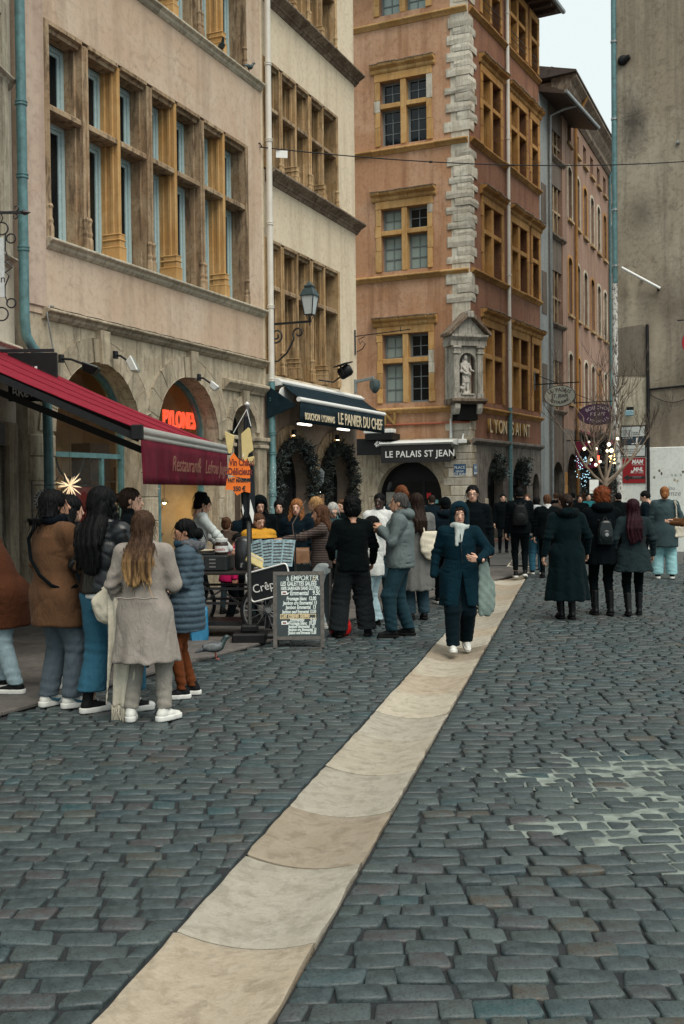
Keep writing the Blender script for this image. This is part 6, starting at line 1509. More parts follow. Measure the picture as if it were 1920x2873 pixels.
for k in range(4):
    mb = MB(); mb.box(-.075, .075, -.004, .004, 0, .34); sh_ = mb.build('sheet', plain('pale_blue_sheet_%d' % k, (.17, .26, .29), .6, var=.6, vs=26), t); sh_.location = (-.12+.11*k, -.01*k, .02); sh_.rotation_euler = (R(-22), R(-14+6*k), 0)
    for q in range(7): m2 = MB(); m2.box(-.055, .055, -.006, -.0045, .04+q*.04, .055+q*.04); m2.build('print_line', M_ink, sh_)
mb = MB(); mb.bar((-.25, .12, 0), (-.25, .12, .5), .015); mb.bar((.3, .12, 0), (.3, .12, .42), .015); mb.build('wire_stand', M_iron, t)
t = thing('yellow_box', 'flat yellow box leaning on the crepe cart counter', 'box', cp(.42, -.34, .88), SA+R(25)); mb = MB(); mb.box(-.15, .15, -.02, .02, 0, .13); b_ = mb.build('box_body', plain('pale_yellow_card', (.50, .42, .18), .6), t, bev=.008); b_.rotation_euler = (R(-20), R(28), 0); mb = MB(); mb.box(-.14, .14, -.024, -.021, .09, .11); q_ = mb.build('box_lid_edge', M_creamgrey, t); q_.rotation_euler = (R(-20), R(28), 0)
# crêperie name board with white rounded frame
t = thing('name_board', 'black crepe board with white rounded frame hanging aslant on the cart front', 'sign', cp(.60, -.42, .50), SA + R(-4)); t.scale = (.8, 1, .85)
def rr_loop(w_, h_, r_): 
    return [(sx_*(w_/2-r_)+r_*math.cos(a_), sz_*(h_/2-r_)+r_*math.sin(a_)) for sx_, sz_, a0 in ((1, 1, 0), (-1, 1, PI/2), (-1, -1, PI), (1, -1, 1.5*PI)) for a_ in [a0+PI/2*k/4 for k in range(5)]]
mb = MB(); mb.plate(rr_loop(.66, .42, .05), (), 0, .02); p_ = mb.build('board', M_iron, t); p_.location = (0, 0, .22); p_.rotation_euler = (0, R(-14), 0)
mb = MB(); mb.tube([(x_, -.005, z_) for x_, z_ in rr_loop(.66, .42, .05)], .013, 6, closed=True); q_ = mb.build('rim', M_white, p_)
lettering('Crêperie', .17, M_white, p_, (-.28, -.003, -.09), depth=.002)
# pole with closed parasol, yellow boards and orange placards
PP = ground(702, 1803)
t = thing('parasol', 'closed dark parasol on a pole in a black foot beside the crepe cart', 'parasol', PP)
mb = MB(); mb.tube([(0, 0, 0), (0, 0, 2.86)], .026, 10); mb.build('pole', plain('grey_pole', (.10, .10, .10), .4, .5), t, smooth=50)
mb = MB(); mb.lathe([(.0, 2.88), (.035, 2.85), (.02, 2.82)], 8, cap=False); mb.build('finial', M_white, t)
mb = MB(); mb.box(-.20, .20, -.2, .2, 0, .13); mb.box(-.10, .10, -.1, .1, .13, .22); mb.build('foot', M_black, t, bev=.02)
mb = MB(); n_ = 14; vs, fs = [], []
for j, (z_, r_) in enumerate(((1.40, .02), (1.5, .055), (1.75, .065), (2.1, .055), (2.45, .04), (2.7, .028))):
    for k in range(n_): q = 1 + .35*(k % 2)*(1 if j else 0); vs.append((r_*q*math.cos(2*PI*k/n_), r_*q*math.sin(2*PI*k/n_), z_+.05*(k % 2)*(j == 0)))
for j in range(5):
    for k in range(n_): fs.append((j*n_+k, j*n_+(k+1) % n_, (j+1)*n_+(k+1) % n_, (j+1)*n_+k))
mb.add(vs, fs); mb.build('folded_canopy', cloth('black_parasol_cloth', (.02, .024, .028), .8), t)
for a_, z_ in ((.3, 1.62), (2.2, 1.6)): m2 = MB(); m2.add([(.03, -.085, 1.72), (.075, -.09, 1.55), (.06, -.095, 1.42), (.02, -.09, 1.55)] if a_ < 1 else [(-.06, -.08, 1.66), (-.045, -.085, 1.58), (-.055, -.085, 1.52), (-.07, -.08, 1.6)], [(0, 1, 2, 3)]); m2.build('white_stripe', M_white, t)
M_yel = plain('pale_yellow_board', (.56, .45, .20), .6, var=.08, vs=8)
t = thing('yellow_boards', 'pair of blank yellow wing-shaped boards tied to the parasol pole', 'sign', PP + Vector((0, -.05, 0)))
Yp = 3000/PP.y
def yb(pts, name='board', th=.02):
    mb = MB(); mb.plate([((u_-702)/Yp, (1380-v_)/Yp + 1.8) for u_, v_ in pts], (), -.03-th, -.03); return mb.build(name, M_yel, t, fix=True, bev=.004)
yb([(640, 1210), (668, 1222), (660, 1270), (657, 1272), (650, 1272), (645, 1250)]); yb([(686, 1218), (706, 1200), (712, 1204), (720, 1264), (706, 1274), (700, 1294), (688, 1292)]); yb([(702, 1284), (722, 1280), (722, 1304), (708, 1302)]); 
mb = MB(); mb.tube([(-.0, -.02, 2.78), (.05, -.04, 2.58)], .004, 4); mb.tube([(0, -.02, 2.78), (-.16, -.04, 2.5)], .004, 4); mb.build('string', M_white, t)
M_orange_c = plain('fluorescent_orange_card', (.80, .17, .012), .6, var=.05)
def placard(lab, pts, lines):
    t = thing('placard', lab, 'placard', PP + Vector((0, -.09, 0)))
    mb = MB(); mb.plate([((u_-702)/Yp, (1380-v_)/Yp + 1.8) for u_, v_ in pts], (), -.03, -.024); mb.build('card', M_orange_c, t, fix=True)
    for s_, u_, v_, sz, mt, sx_ in lines: lettering(s_, sz, mt, t, ((u_-702)/Yp, -.033, (1380-v_)/Yp+1.8), depth=.001, sx=sx_, bold=.003)
    mb = MB(); mb.tube([(-.05, -.02, (1380-pts[0][1])/Yp+1.8), (0, 0.03, (1380-pts[0][1])/Yp+1.95)], .004, 4); mb.build('string', M_white, t)
M_redink = plain('dark_red_ink', (.13, .012, .01), .6)
placard('orange card shout advertising mulled wine on the parasol pole', [(665, 1270), (678, 1288), (690, 1295), (702, 1288), (711, 1315), (710, 1342), (690, 1341), (668, 1336), (647, 1328), (652, 1300), (656, 1282)][::-1], [('Vin Chaud', 653, 1306, .115, M_redink, .60), ('Délicieux', 649, 1331, .115, M_redink, .66)])
placard('lower orange star card with a price on the parasol pole', [(646, 1342), (668, 1337), (690, 1348), (711, 1352), (710, 1382), (692, 1378), (673, 1389), (661, 1374), (641, 1372)][::-1], [('FAIT MAISON', 648, 1352, .062, M_ink, .70), ('350 €', 663, 1376, .075, M_ink, .8)])
# chalkboard
CB = thing('chalkboard', 'standing chalkboard with crepe prices in front of the cart', 'chalkboard', ground(840, 1812), R(1))
M_cbframe = plain('grey_wood_frame', (.085, .08, .072), .7, var=.3, vs=20); M_slate = plain('slate_green_black', (.028, .043, .048), .75, var=.35, vs=4); M_chalk = plain('white_chalk', (.60, .68, .66), .9, var=.2, vs=40)
lean = R(9)
mb = MB(); mb.plate(rect(-.295, .295, 0, .88), [rect(-.25, .25, .13, .835), rect(-.25, .25, -.01, .09)], -.015, .015); fr_ = mb.build('front_frame', M_cbframe, CB, bev=.004); fr_.rotation_euler = (-lean, 0, 0); fr_.location = (0, -.14, 0)
mb = MB(); mb.plate(rect(-.285, .285, 0, .86), [rect(-.24, .24, .13, .82), rect(-.24, .24, -.01, .09)], -.015, .015); rf = mb.build('rear_frame', M_cbframe, CB, bev=.004); rf.rotation_euler = (lean, 0, 0); rf.location = (0, .14, 0)
mb = MB(); mb.box(-.255, .255, -.008, .008, .125, .84); mb.build('slate', M_slate, fr_); mb = MB(); mb.box(-.245, .245, -.008, .008, .125, .83); mb.build('slate', M_slate, rf)
L_ = [('à EMPORTER', -.14, .775, .085, .78), ('LES GALETTES SALÉES', -.21, .715, .07, .62), ('100% SARRASIN SANS GLUTEN', -.21, .665, .055, .60), ('Emmental   9.50', -.10, .605, .075, .72), ('Fromage blanc  12.00', -.14, .545, .06, .66), ('Jambon cru Emmental 13', -.18, .495, .06, .64), ('Jambon Emmental  13', -.15, .445, .06, .66), ('Jambon oeuf Emmental 13.50', -.19, .395, .055, .60), ('Les crêpes Salées', -.20, .345, .07, .66), ('Emmental      9.00', -.10, .300, .06, .68), ('Fromage blanc  10.50', -.12, .262, .055, .66), ('Jambon Emmental  13', -.12, .226, .05, .68), ('Jambon cru Emmental 13', -.12, .190, .048, .66), ('Jambon oeuf Emmental 13.50', -.12, .155, .045, .60)]
M_chalk2 = plain('cream_chalk', (.60, .50, .30), .9)
for k, (s_, x_, z_, sz, sx_) in enumerate(L_):
    lettering(s_, sz, M_chalk2 if k == 8 else M_chalk, fr_, (x_, -.0095, z_), depth=.0008, sx=sx_*1.0, bold=.0022 if k != 0 else .001, name='chalk_line', shear=.12)
mb = MB(); mb.plate(rect(-.215, .2, .33, .385), [rect(-.208, .193, .337, .378)], -.0105, -.009); mb.build('chalk_box', M_chalk2, fr_)
for z_ in (.61, .265): 
    mb = MB(); mb.plate([(-.20, z_), (-.13, z_), (-.10, z_+.03), (-.13, z_+.02), (-.14, z_+.045), (-.2, z_+.04)], (), -.0105, -.009); mb.build('drawn_cup', M_white, fr_); mb = MB(); mb.box(-.185, -.145, -.0115, -.0107, z_+.01, z_+.028); mb.build('drawn_heart', M_redink, fr_)
mb = MB(); mb.tube([(.19+.02*math.cos(a_), -.012, .79+.02*math.sin(a_)) for a_ in [.6+k*.45 for k in range(10)]], .004, 4); mb.build('chalk_moon', M_chalk2, fr_)
t = thing('chalkboard', 'second smaller chalkboard half hidden behind the standing one', 'chalkboard', ground(880, 1765), R(-4)); mb = MB(); mb.plate(rect(-.24, .24, 0, .98), [rect(-.21, .21, .1, .95)], -.012, .012); f2 = mb.build('frame', M_cbframe, t); mb = MB(); mb.box(-.215, .215, -.006, .006, .095, .955); mb.build('slate', M_slate, f2); lettering('à emporter', .1, M_chalk, f2, (-.19, -.008, .85), depth=.0008, sx=.8)
# blue bag, red helmet
def bagmesh(w_, d_, h_, mat, name, parent, seed=0, open_top=True):
    rgb = random.Random(seed); mb = MB(); n_ = 20; vs, fs = [], []
    rows = ((0, .86), (.03, .97), (.25, 1.02), (.5, 1.0), (.75, .96), (1.0, .93))
    for z_, s_ in rows:
        for k in range(n_):
            a_ = 2*PI*k/n_; c_, q_ = math.cos(a_), math.sin(a_); e = .35
            x_ = math.copysign(abs(c_)**e, c_)*w_/2*s_; y_ = math.copysign(abs(q_)**e, q_)*d_/2*s_*(1-.35*z_)
            vs.append((x_+rgb.gauss(0, .006)*z_, y_+rgb.gauss(0, .006), z_*h_))
    for j in range(len(rows)-1):
        for k in range(n_): fs.append((j*n_+k, j*n_+(k+1) % n_, (j+1)*n_+(k+1) % n_, (j+1)*n_+k))
    fs.append(tuple(reversed(range(n_)))); mb.add(vs, fs); o = mb.build(name, mat, parent, smooth=50); md = o.modifiers.new('s', 'SOLIDIFY'); md.thickness = .004; return o
t = thing('shopping_bag', 'bright blue shopping bag standing on the pavement behind the queue', 'bag', ground(560, 1800), R(10)); bagmesh(.22, .16, .42, plain('bright_blue_bag', (.02, .16, .30), .4, var=.15), 'bag_body', t, 3)
for q in (-1, 1): mb = MB(); mb.tube([(-.06, q*.05, .41), (-.05, q*.06, .5), (.05, q*.06, .5), (.06, q*.05, .41)], .006, 5); mb.build('handle', M_black, t)
t = thing('helmet', 'red helmet with black and white markings on the ground beside the chalkboard', 'helmet', ground(955, 1782))
mb = MB(); mb.lathe([(.10, 0), (.135, .03), (.145, .09), (.135, .16), (.10, .22), (.05, .25), (0.0, .258)], 22, cap=False); o = mb.build('shell', plain('glossy_red', (.55, .016, .014), .25, var=.05), t, smooth=60); md = o.modifiers.new('s', 'SOLIDIFY'); md.thickness = .012
mb = MB(); mb.plate([(-.0, .02), (.07, .03), (.09, .10), (.06, .17), (.04, .10)], (), -.15, -.135); mb.build('black_marking', M_black, t); mb = MB(); mb.plate([(-.02, .03), (.01, .03), (.05, .14), (.03, .16)], (), -.152, -.138); mb.build('white_marking', M_white, t)
# ================================================================== soft shapes: signed distance fields meshed with surface nets
def rcone(P, a, b, r1, r2):
    a, b = np.asarray(a, np.float32), np.asarray(b, np.float32); ba = b-a; pa = P-a
    h = np.clip(pa @ ba / max(float(ba @ ba), 1e-9), 0, 1)
    return np.linalg.norm(pa - h[:, None]*ba, axis=1) - (r1 + (r2-r1)*h)
def ell(P, c, r):
    q = (P - np.asarray(c, np.float32)); r = np.asarray(r, np.float32)
    k0 = np.linalg.norm(q/r, axis=1); k1 = np.linalg.norm(q/(r*r), axis=1) + 1e-6
    return k0*(k0-1)/k1
def smin(a, b, k=.03):
    h = np.clip(.5 + .5*(b-a)/k, 0, 1); return b + (a-b)*h - k*h*(1-h)
def smax(a, b, k=.02): return -smin(-a, -b, k)
def uni(k, *ds):
    d = ds[0]
    for e in ds[1:]: d = smin(d, e, k)
    return d
def stack(P, tab, e=2.0):
    """upright body of elliptical sections: rows (z, cx, cy, rx, ry), lowest first"""
    t = np.asarray(tab, np.float32); z = P[:, 2]
    cx, cy, rx, ry = [np.interp(z, t[:, 0], t[:, i]).astype(np.float32) for i in (1, 2, 3, 4)]
    if e == 2.0: k = np.sqrt(((P[:, 0]-cx)/rx)**2 + ((P[:, 1]-cy)/ry)**2)
    else: k = (np.abs((P[:, 0]-cx)/rx)**e + np.abs((P[:, 1]-cy)/ry)**e)**(1/e)
    d = (k-1)*np.minimum(rx, ry)
    return smax(d, np.maximum(t[0, 0]-z, z-t[-1, 0]), .02)
def waves(P, seed, freq=(30, 30, 14), n=5):
    rg_ = np.random.RandomState(seed); s = np.zeros(len(P), np.float32)
    for i in range(n):
        k = rg_.normal(size=3)*np.asarray(freq); s += np.sin(P @ k.astype(np.float32) + rg_.uniform(0, 6.28))
    return s/n
def creases(P, seed, freq=(14, 14, 22), n=4, sharp=5):
    """thin sunken lines, like folds pressed into cloth"""
    rg_ = np.random.RandomState(seed); s = np.zeros(len(P), np.float32)
    W = P + .04*np.stack([np.sin(P[:, 2]*9+seed), np.sin(P[:, 0]*11+seed*2), np.sin(P[:, 1]*10+P[:, 0]*7)], 1).astype(np.float32)
    for i in range(n):
        k = rg_.normal(size=3)*np.asarray(freq); s = np.maximum(s, (1-np.abs(np.sin(W @ k.astype(np.float32) + rg_.uniform(0, 6.28))))**sharp)
    return s*np.clip(waves(P, seed+77, (9, 9, 9), 3)*1.6+.35, 0, 1)
def snet(f, lo, hi, h):
    lo, hi = np.asarray(lo, np.float32), np.asarray(hi, np.float32)
    n = np.maximum(np.ceil((hi-lo)/h).astype(int)+1, 3)
    ax = [lo[i] + h*np.arange(n[i], dtype=np.float32) for i in range(3)]
    P = np.stack(np.meshgrid(*ax, indexing='ij'), -1).reshape(-1, 3)
    v = f(P).astype(np.float32).reshape(n)
    for i in range(3):      # closed at the box sides
        sl = [slice(None)]*3; sl[i] = 0; v[tuple(sl)] = np.maximum(v[tuple(sl)], .001); sl[i] = -1; v[tuple(sl)] = np.maximum(v[tuple(sl)], .001)
    ins = v < 0; m_ = n-1
    def cor(a, o): return a[o[0]:o[0]+m_[0], o[1]:o[1]+m_[1], o[2]:o[2]+m_[2]]
    cs = [(i, j, k) for i in (0, 1) for j in (0, 1) for k in (0, 1)]
    cnt = sum(cor(ins, o).astype(np.int8) for o in cs)
    cell = np.argwhere((cnt > 0) & (cnt < 8))
    if len(cell) == 0: return np.zeros((0, 3)), []
    S = np.zeros((len(cell), 3), np.float32); C = np.zeros(len(cell), np.float32)
    for a in cs:
        for i in range(3):
            if a[i]: continue
            b = list(a); b[i] = 1
            ca, cb = cell+np.array(a), cell+np.array(b)
            va, vb = v[tuple(ca.T)], v[tuple(cb.T)]; x = (va < 0) != (vb < 0)
            t = np.where(x, va/np.where(x, va-vb, 1), 0); p = np.array(a, np.float32)[None] + t[:, None]*(np.array(b)-np.array(a))[None]
            S += p*x[:, None]; C += x
    V = lo + h*(cell + S/C[:, None])
    ix = -np.ones(m_, np.int32); ix[tuple(cell.T)] = np.arange(len(cell))
    F = []
    for i in range(3):
        j, k = (i+1) % 3, (i+2) % 3
        a = [slice(1, None)]*3; a[i] = slice(0, -1); b = [slice(1, None)]*3; b[i] = slice(1, None)
        A_, B_ = ins[tuple(a)], ins[tuple(b)]
        e = np.argwhere(A_ != B_)
        if len(e) == 0: continue
        flip = A_[tuple(e.T)]
        off = np.ones(3, int); off[i] = 0; e = e+off
        def c_(dj, dk): q = e.copy(); q[:, j] += dj; q[:, k] += dk; return q
        Q = []
        ok = np.all(e < m_, axis=1)
        e, flip = e[ok], flip[ok]
        for dj, dk in ((-1, -1), (0, -1), (0, 0), (-1, 0)): Q.append(ix[tuple(c_(dj, dk).T)])
        q = np.stack(Q, 1); q[~flip] = q[~flip][:, ::-1]
        F.append(q[np.all(q >= 0, axis=1)])
    return V, np.concatenate(F)
def soft(f, lo, hi, h, M=None):
    V, F = snet(f, lo, hi, h)
    if M is not None and len(V): V = V @ np.array(M)[:3, :3].T + np.array(M)[:3, 3]
    return V, F
def soft_mesh(parts, mats, pick=None):
    """parts: list of (V, F); pick(centres) -> material index"""
    Vs, Fs, b = [], [], 0
    for V, F in parts:
        if len(V) == 0: continue
        Vs.append(V); Fs.append(np.asarray(F)+b); b += len(V)
    V, F = np.concatenate(Vs), np.concatenate(Fs)
    me = bpy.data.meshes.new('soft'); me.vertices.add(len(V)); me.vertices.foreach_set('co', V.astype(np.float32).ravel())
    me.loops.add(F.size); me.loops.foreach_set('vertex_index', F.astype(np.int32).ravel())
    me.polygons.add(len(F)); me.polygons.foreach_set('loop_start', np.arange(0, F.size, 4, dtype=np.int32)); me.polygons.foreach_set('loop_total', np.full(len(F), 4, np.int32))
    for m_ in (mats if isinstance(mats, (list, tuple)) else [mats]): me.materials.append(m_)
    me.update(calc_edges=True); me.polygons.foreach_set('use_smooth', np.ones(len(F), bool))
    if pick is not None: me.polygons.foreach_set('material_index', pick(V[F].mean(1)).astype(np.int32))
    me.validate(); return me

SKIN = {'fair': plain('fair_skin', (.52, .31, .22), .5, var=.10, vs=30), 'tan': plain('tan_skin', (.38, .20, .125), .5, var=.10, vs=30), 'olive': plain('olive_skin', (.42, .235, .15), .5, var=.1, vs=30), 'dark': plain('dark_skin', (.035, .02, .014), .42, var=.15, vs=30)}
M_lip = plain('lips', (.30, .10, .085), .45); M_eye = plain('eyes', (.03, .022, .02), .2); M_eyew = plain('eye_whites', (.42, .33, .28), .4)
HAIR = {'black': hairmat('black_hair', (.003, .0035, .004)), 'darkbrown': hairmat('dark_brown_hair', (.02, .012, .009)), 'brown': hairmat('brown_hair', (.075, .036, .020)), 'auburn': hairmat('auburn_hair', (.12, .043, .018)), 'red': hairmat('red_curls', (.135, .036, .013)), 'blond': hairmat('blond_hair', (.34, .20, .09)), 'strawberry': hairmat('strawberry_hair', (.21, .088, .034)), 'grey': hairmat('grey_hair', (.36, .36, .34)), 'burgundy': hairmat('burgundy_hair', (.020, .005, .009)), 'ombre': hairmat('ombre_hair', (.045, .025, .015), (.46, .28, .12), 1.12, 1.46), 'greyblack': hairmat('greying_hair', (.055, .052, .05))}
M_solew = plain('white_sole', (.60, .61, .58), .55, var=.08); M_soleb = plain('black_sole', (.008, .008, .008), .7, spec=.1)
M_shoew = plain('white_leather', (.60, .61, .57), .45, var=.06); M_shoeb = plain('black_shoe', (.006, .007, .008), .6, spec=.12); M_boot = plain('black_boot_leather', (.004, .005, .006), .42, spec=.2)

def v3(*a): return np.array(a, np.float32)
def ik(a, c, l1, l2, pole):
    a, c, pole = np.asarray(a, float), np.asarray(c, float), np.asarray(pole, float)
    d = c-a; L = np.linalg.norm(d)
    if L > (l1+l2)*.999: c = a + d/L*(l1+l2)*.999; d = c-a; L = np.linalg.norm(d)
    u = d/L; x = (l1*l1-l2*l2+L*L)/(2*L); h = math.sqrt(max(l1*l1-x*x, 0))
    p = pole - u*(pole @ u); p = p/(np.linalg.norm(p)+1e-9)
    return a + u*x + p*h, c
PCOUNT = [0]
def person(label, u, v, vtop, rz, skin='fair', hair=('short', 'black'), top=None, legs=None, shoes='black', pose=None, vox=1.0, Y=None, h=None, face=True, extras=None, hat=None, group=None, build=1.0):
    pose = pose or {}; top = top or {}; legs = legs or {}
    PCOUNT[0] += 1; sd = PCOUNT[0]
    g0 = ground(u, v) if Y is None else at(u, 1500, Y); gx, gy = g0.x, g0.y
    if h is None: h = at(u, vtop, gy).z - .025
    s = h/1.75
    zg = .03 if pav_off(gx, gy) < 0 else .004
    root = thing('person', label, 'person', (gx, gy, zg), R(rz), group); root.scale = (s*build, s*build, s)
    lean = pose.get('lean', 0.0); side = pose.get('side', 0.0)
    def tx(z): return side*max(z-.9, 0)
    def ty(z): return lean*max(z-.9, 0)
    # --- joints
    hips = [v3(-.09, 0, .91), v3(.09, 0, .91)]
    feet = [pose.get('lf', (-.10, 0, .085, 8, 0)), pose.get('rf', (.10, 0, .085, -8, 0))]
    ank = [np.array(f[:3], float) for f in feet]; knees = []
    for i in range(2):
        k, c = ik(hips[i], ank[i], .43, .42, (0.05*(-1, 1)[i], 1, 0)); knees.append(k); ank[i] = c
    sh = [v3(q*.185 + tx(1.42), ty(1.42), 1.42) for q in (-1, 1)]
    wr = [pose.get('lw', (-.26, .05, .87)), pose.get('rw', (.26, .05, .87))]
    elb, wri = [], []
    for i in range(2):
        w_ = np.array(wr[i], float) + np.array([tx(1.0)*.5, ty(1.0)*.6, 0])
        e, c = ik(sh[i], w_, .285, .265, pose.get('lpole' if i == 0 else 'rpole', ((-1, 1)[i]*.5, -1, -.2))); elb.append(e); wri.append(c)
    hd = np.array([tx(1.5)+pose.get('hx', 0), ty(1.5) + .02 + pose.get('hy', 0), 1.625 - abs(lean)*.05])
    hyaw, hpit, hrol = [R(q) for q in pose.get('head', (0, 0, 0))]
    HM = Matrix.Translation(Vector(hd)) @ Matrix.Rotation(hyaw, 4, 'Z') @ Matrix.Rotation(-hpit, 4, 'X') @ Matrix.Rotation(hrol, 4, 'Y')
    vh = .0075*vox
    # --- body: one figure with head, neck, trunk, limbs and hands
    def f_head(P):
        d = uni(.03, ell(P, (0, -.018, .03), (.074, .094, .089)), ell(P, (0, .018, -.032), (.058, .074, .082)), ell(P, (0, .035, -.078), (.042, .05, .036)))
        d = smin(d, rcone(P, (-.034, .074, .021), (.034, .074, .021), .012, .012), .02)
        d = smax(d, -uni(.005, ell(P, (-.031, .097, .002), (.019, .016, .011)), ell(P, (.031, .097, .002), (.019, .016, .011))), .008)
        d = smin(d, rcone(P, (0, .084, .010), (0, .106, -.032), .009, .0145), .012)
        d = uni(.006, d, ell(P, (-.031, .074, .002), (.013,)*3), ell(P, (.031, .074, .002), (.013,)*3))
        d = smin(d, ell(P, (0, .087, -.064), (.023, .010, .010)), .008)
        d = uni(.008, d, ell(P, (-.073, -.008, -.008), (.010, .018, .031)), ell(P, (.073, -.008, -.008), (.010, .018, .031)))
        return smin(d, rcone(P, (0, -.022, -.06), (0, -.035, -.20), .050, .060), .03)
    HV, HF = soft(f_head, (-.10, -.13, -.2), (.10, .135, .135), vh, HM)
    def f_core(P):
        tab = [(z, tx(z), ty(z), rx, ry) for z, rx, ry in ((.82, .15, .10), (.95, .155, .105), (1.08, .13, .09), (1.28, .145, .10), (1.40, .14, .085), (1.47, .07, .06), (1.52, .045, .045))]
        d = stack(P, tab)
        for i in range(2):
            d = uni(.04, d, rcone(P, hips[i], knees[i], .085, .055), rcone(P, knees[i], ank[i], .055, .036), rcone(P, sh[i], elb[i], .052, .040), rcone(P, elb[i], wri[i], .040, .026))
        return d
    lo = np.min([*ank, *wri, *elb, *sh, *knees], axis=0) - .14; hi = np.max([*ank, *wri, *elb, *sh, *knees, hd], axis=0) + .14; lo[2] = .03; hi[2] = 1.56
    parts = [(HV, HF), soft(f_core, lo, hi, .026)]
    hand_show = pose.get('hands', (True, True))
    for i in range(2):
        if not hand_show[i]: continue
        d = wri[i]-elb[i]; d = d/np.linalg.norm(d)
        hb = pose.get('lh' if i == 0 else 'rh', {})
        if 'dir' in hb: d = np.array(hb['dir'], float); d /= np.linalg.norm(d)
        th = np.array(hb.get('thumb', (0, 1, .15)), float); th = th - d*(th @ d); th /= np.linalg.norm(th)
        pn = np.cross(d, th); inw = np.array((1, 0, 0) if i == 0 else (-1, 0, 0), float)
        pref = np.array(hb.get('palm', inw), float)
        if pn @ pref < 0: pn = -pn
        cu = hb.get('curl', 1.0)
        def f_hand(P, w_=wri[i], d=d, th=th, pn=pn, cu=cu):
            ds = []
            for q, (of, l1, l2) in enumerate(((.030, .045, .040), (.010, .050, .045), (-.010, .047, .042), (-.029, .036, .032))):
                k0 = w_ + d*(.088-.006*abs(q-1)) + th*of
                ds.append(rcone(P, w_ + th*of*.5, k0, .018, .0125))
                a1 = .45*cu; a2 = 1.25*cu
                k1 = k0 + (d*math.cos(a1) + pn*math.sin(a1))*l1; k2 = k1 + (d*math.cos(a2) + pn*math.sin(a2))*l2
                ds.append(smin(rcone(P, k0, k1, .0098, .0088), rcone(P, k1, k2, .0088, .0072), .003))
            t0 = w_ + d*.025 + th*.018; t1 = w_ + d*.055 + th*.052 + pn*.012; t2 = t1 + d*.032 + th*.006 + pn*.014*cu
            ds += [rcone(P, t0, t1, .016, .0115), rcone(P, t1, t2, .0115, .009), rcone(P, w_-d*.05, w_, .026, .021)]
            return uni(.006, *ds)
        parts.append(soft(f_hand, wri[i]-.19, wri[i]+.19, .0055*max(vox, 1)))
    Hi = np.array(HM.inverted())
    def pick(c):
        q = c @ Hi[:3, :3].T + Hi[:3, 3]; m_ = np.zeros(len(c))
        if not face: return m_
        ax = np.abs(q[:, 0])
        m_[(np.abs(q[:, 2]+.064) < .008) & (ax < .024) & (q[:, 1] > .078) & (q[:, 2] < .1)] = 1
        ey = (np.abs(q[:, 2]-.002) < .0055) & (np.abs(ax-.031) < .012) & (q[:, 1] > .070) & (q[:, 1] < .1); m_[ey] = 3
        m_[ey & (np.abs(ax-.031) < .0065)] = 2
        m_[(np.abs(q[:, 2]-.027) < .0042) & (ax > .014) & (ax < .046) & (q[:, 1] > .06)] = 4
        return m_
    hm = HAIR[hair[1]] if hair else HAIR['darkbrown']
    me = soft_mesh(parts, [SKIN[skin], M_lip, M_eye, M_eyew, hm], pick); link('body', me, root)
    # --- trousers or bare-legged tights
    lm = legs.get('mat', 'black_denim'); lw_ = legs.get('w', 0.0); hemz = legs.get('hem', .085); flare = legs.get('flare', 0.0); pud = legs.get('fold', .006)
    def f_leg(P):
        d = stack(P, [(z, tx(z), ty(z), rx+.012, ry+.014) for z, rx, ry in ((.80, .15, .105), (.9, .165, .118), (.98, .158, .11), (1.06, .14, .10))])
        for i in range(2):
            a_ = ank[i] + np.array([0, 0, -.02])
            d = uni(.035, d, rcone(P, hips[i], knees[i], .098+lw_*.6, .066+lw_), rcone(P, knees[i], a_, .066+lw_, .048+lw_+flare))
        d = d - pud*.6*waves(P, sd, (20, 20, 24)) + pud*1.0*creases(P, sd+50, (9, 9, 26), 3, 5)
        d = d - .004*np.sin(P[:, 2]*85 + 14*P[:, 0] + 2*np.sin(P[:, 1]*20+sd))*np.clip((.36-P[:, 2])*4, 0, 1) - .004*np.sin(P[:, 2]*80+9*P[:, 0])*np.exp(-((P[:, 2]-.48)/.08)**2)
        return smax(d, hemz - P[:, 2], .012)
    lo = np.min([*ank, *knees, *hips], axis=0) - .17; hi = np.max([*ank, *knees, *hips], axis=0) + .17; lo[2] = hemz-.03; hi[2] = 1.09; lo[0] = min(lo[0], -.2); hi[0] = max(hi[0], .2); lo[1] = min(lo[1], -.16); hi[1] = max(hi[1], .16)
    me = soft_mesh([soft(f_leg, lo, hi, .0125*vox)], lm); link('trousers', me, root)
    # --- shoes
    sp_ = {'white': (M_shoew, M_solew), 'black': (M_shoeb, M_soleb), 'blackwhite': (M_shoeb, M_solew), 'canvas': (M_shoeb, M_solew), 'boot': (M_boot, M_soleb)}[shoes]
    for i in range(2):
        f = feet[i]; a_ = ank[i]; FM = Matrix.Translation(Vector(a_)) @ Matrix.Rotation(R(f[3]), 4, 'Z') @ Matrix.Rotation(R(f[4]), 4, 'X')
        shaft = .12 if shoes == 'canvas' else .26 if shoes == 'boot' else .05
        def f_up(P):
            d = uni(.025, rcone(P, (0, -.035, -.035), (0, .05, -.035), .036, .038), rcone(P, (0, .05, -.035), (0, .145, -.050), .038, .030), rcone(P, (0, -.02, -.02), (0, .0, shaft), .042, .046 if shaft > .1 else .040))
            d = smax(d, P[:, 2]-shaft, .008)
            return smax(d, -.064-P[:, 2], .004)
        th_ = .022 if shoes in ('white', 'canvas', 'blackwhite') else .016
        def f_so(P):
            Q = P.copy(); zc = -.085+th_
            k = smin(rcone(Q*v3(1, 1, 0), (0, -.04, 0), (0, .05, 0), .046, .048), rcone(Q*v3(1, 1, 0), (0, .05, 0), (0, .145, 0), .048, .040), .02)
            return smax(k, np.abs(P[:, 2]-zc)-th_, .006)
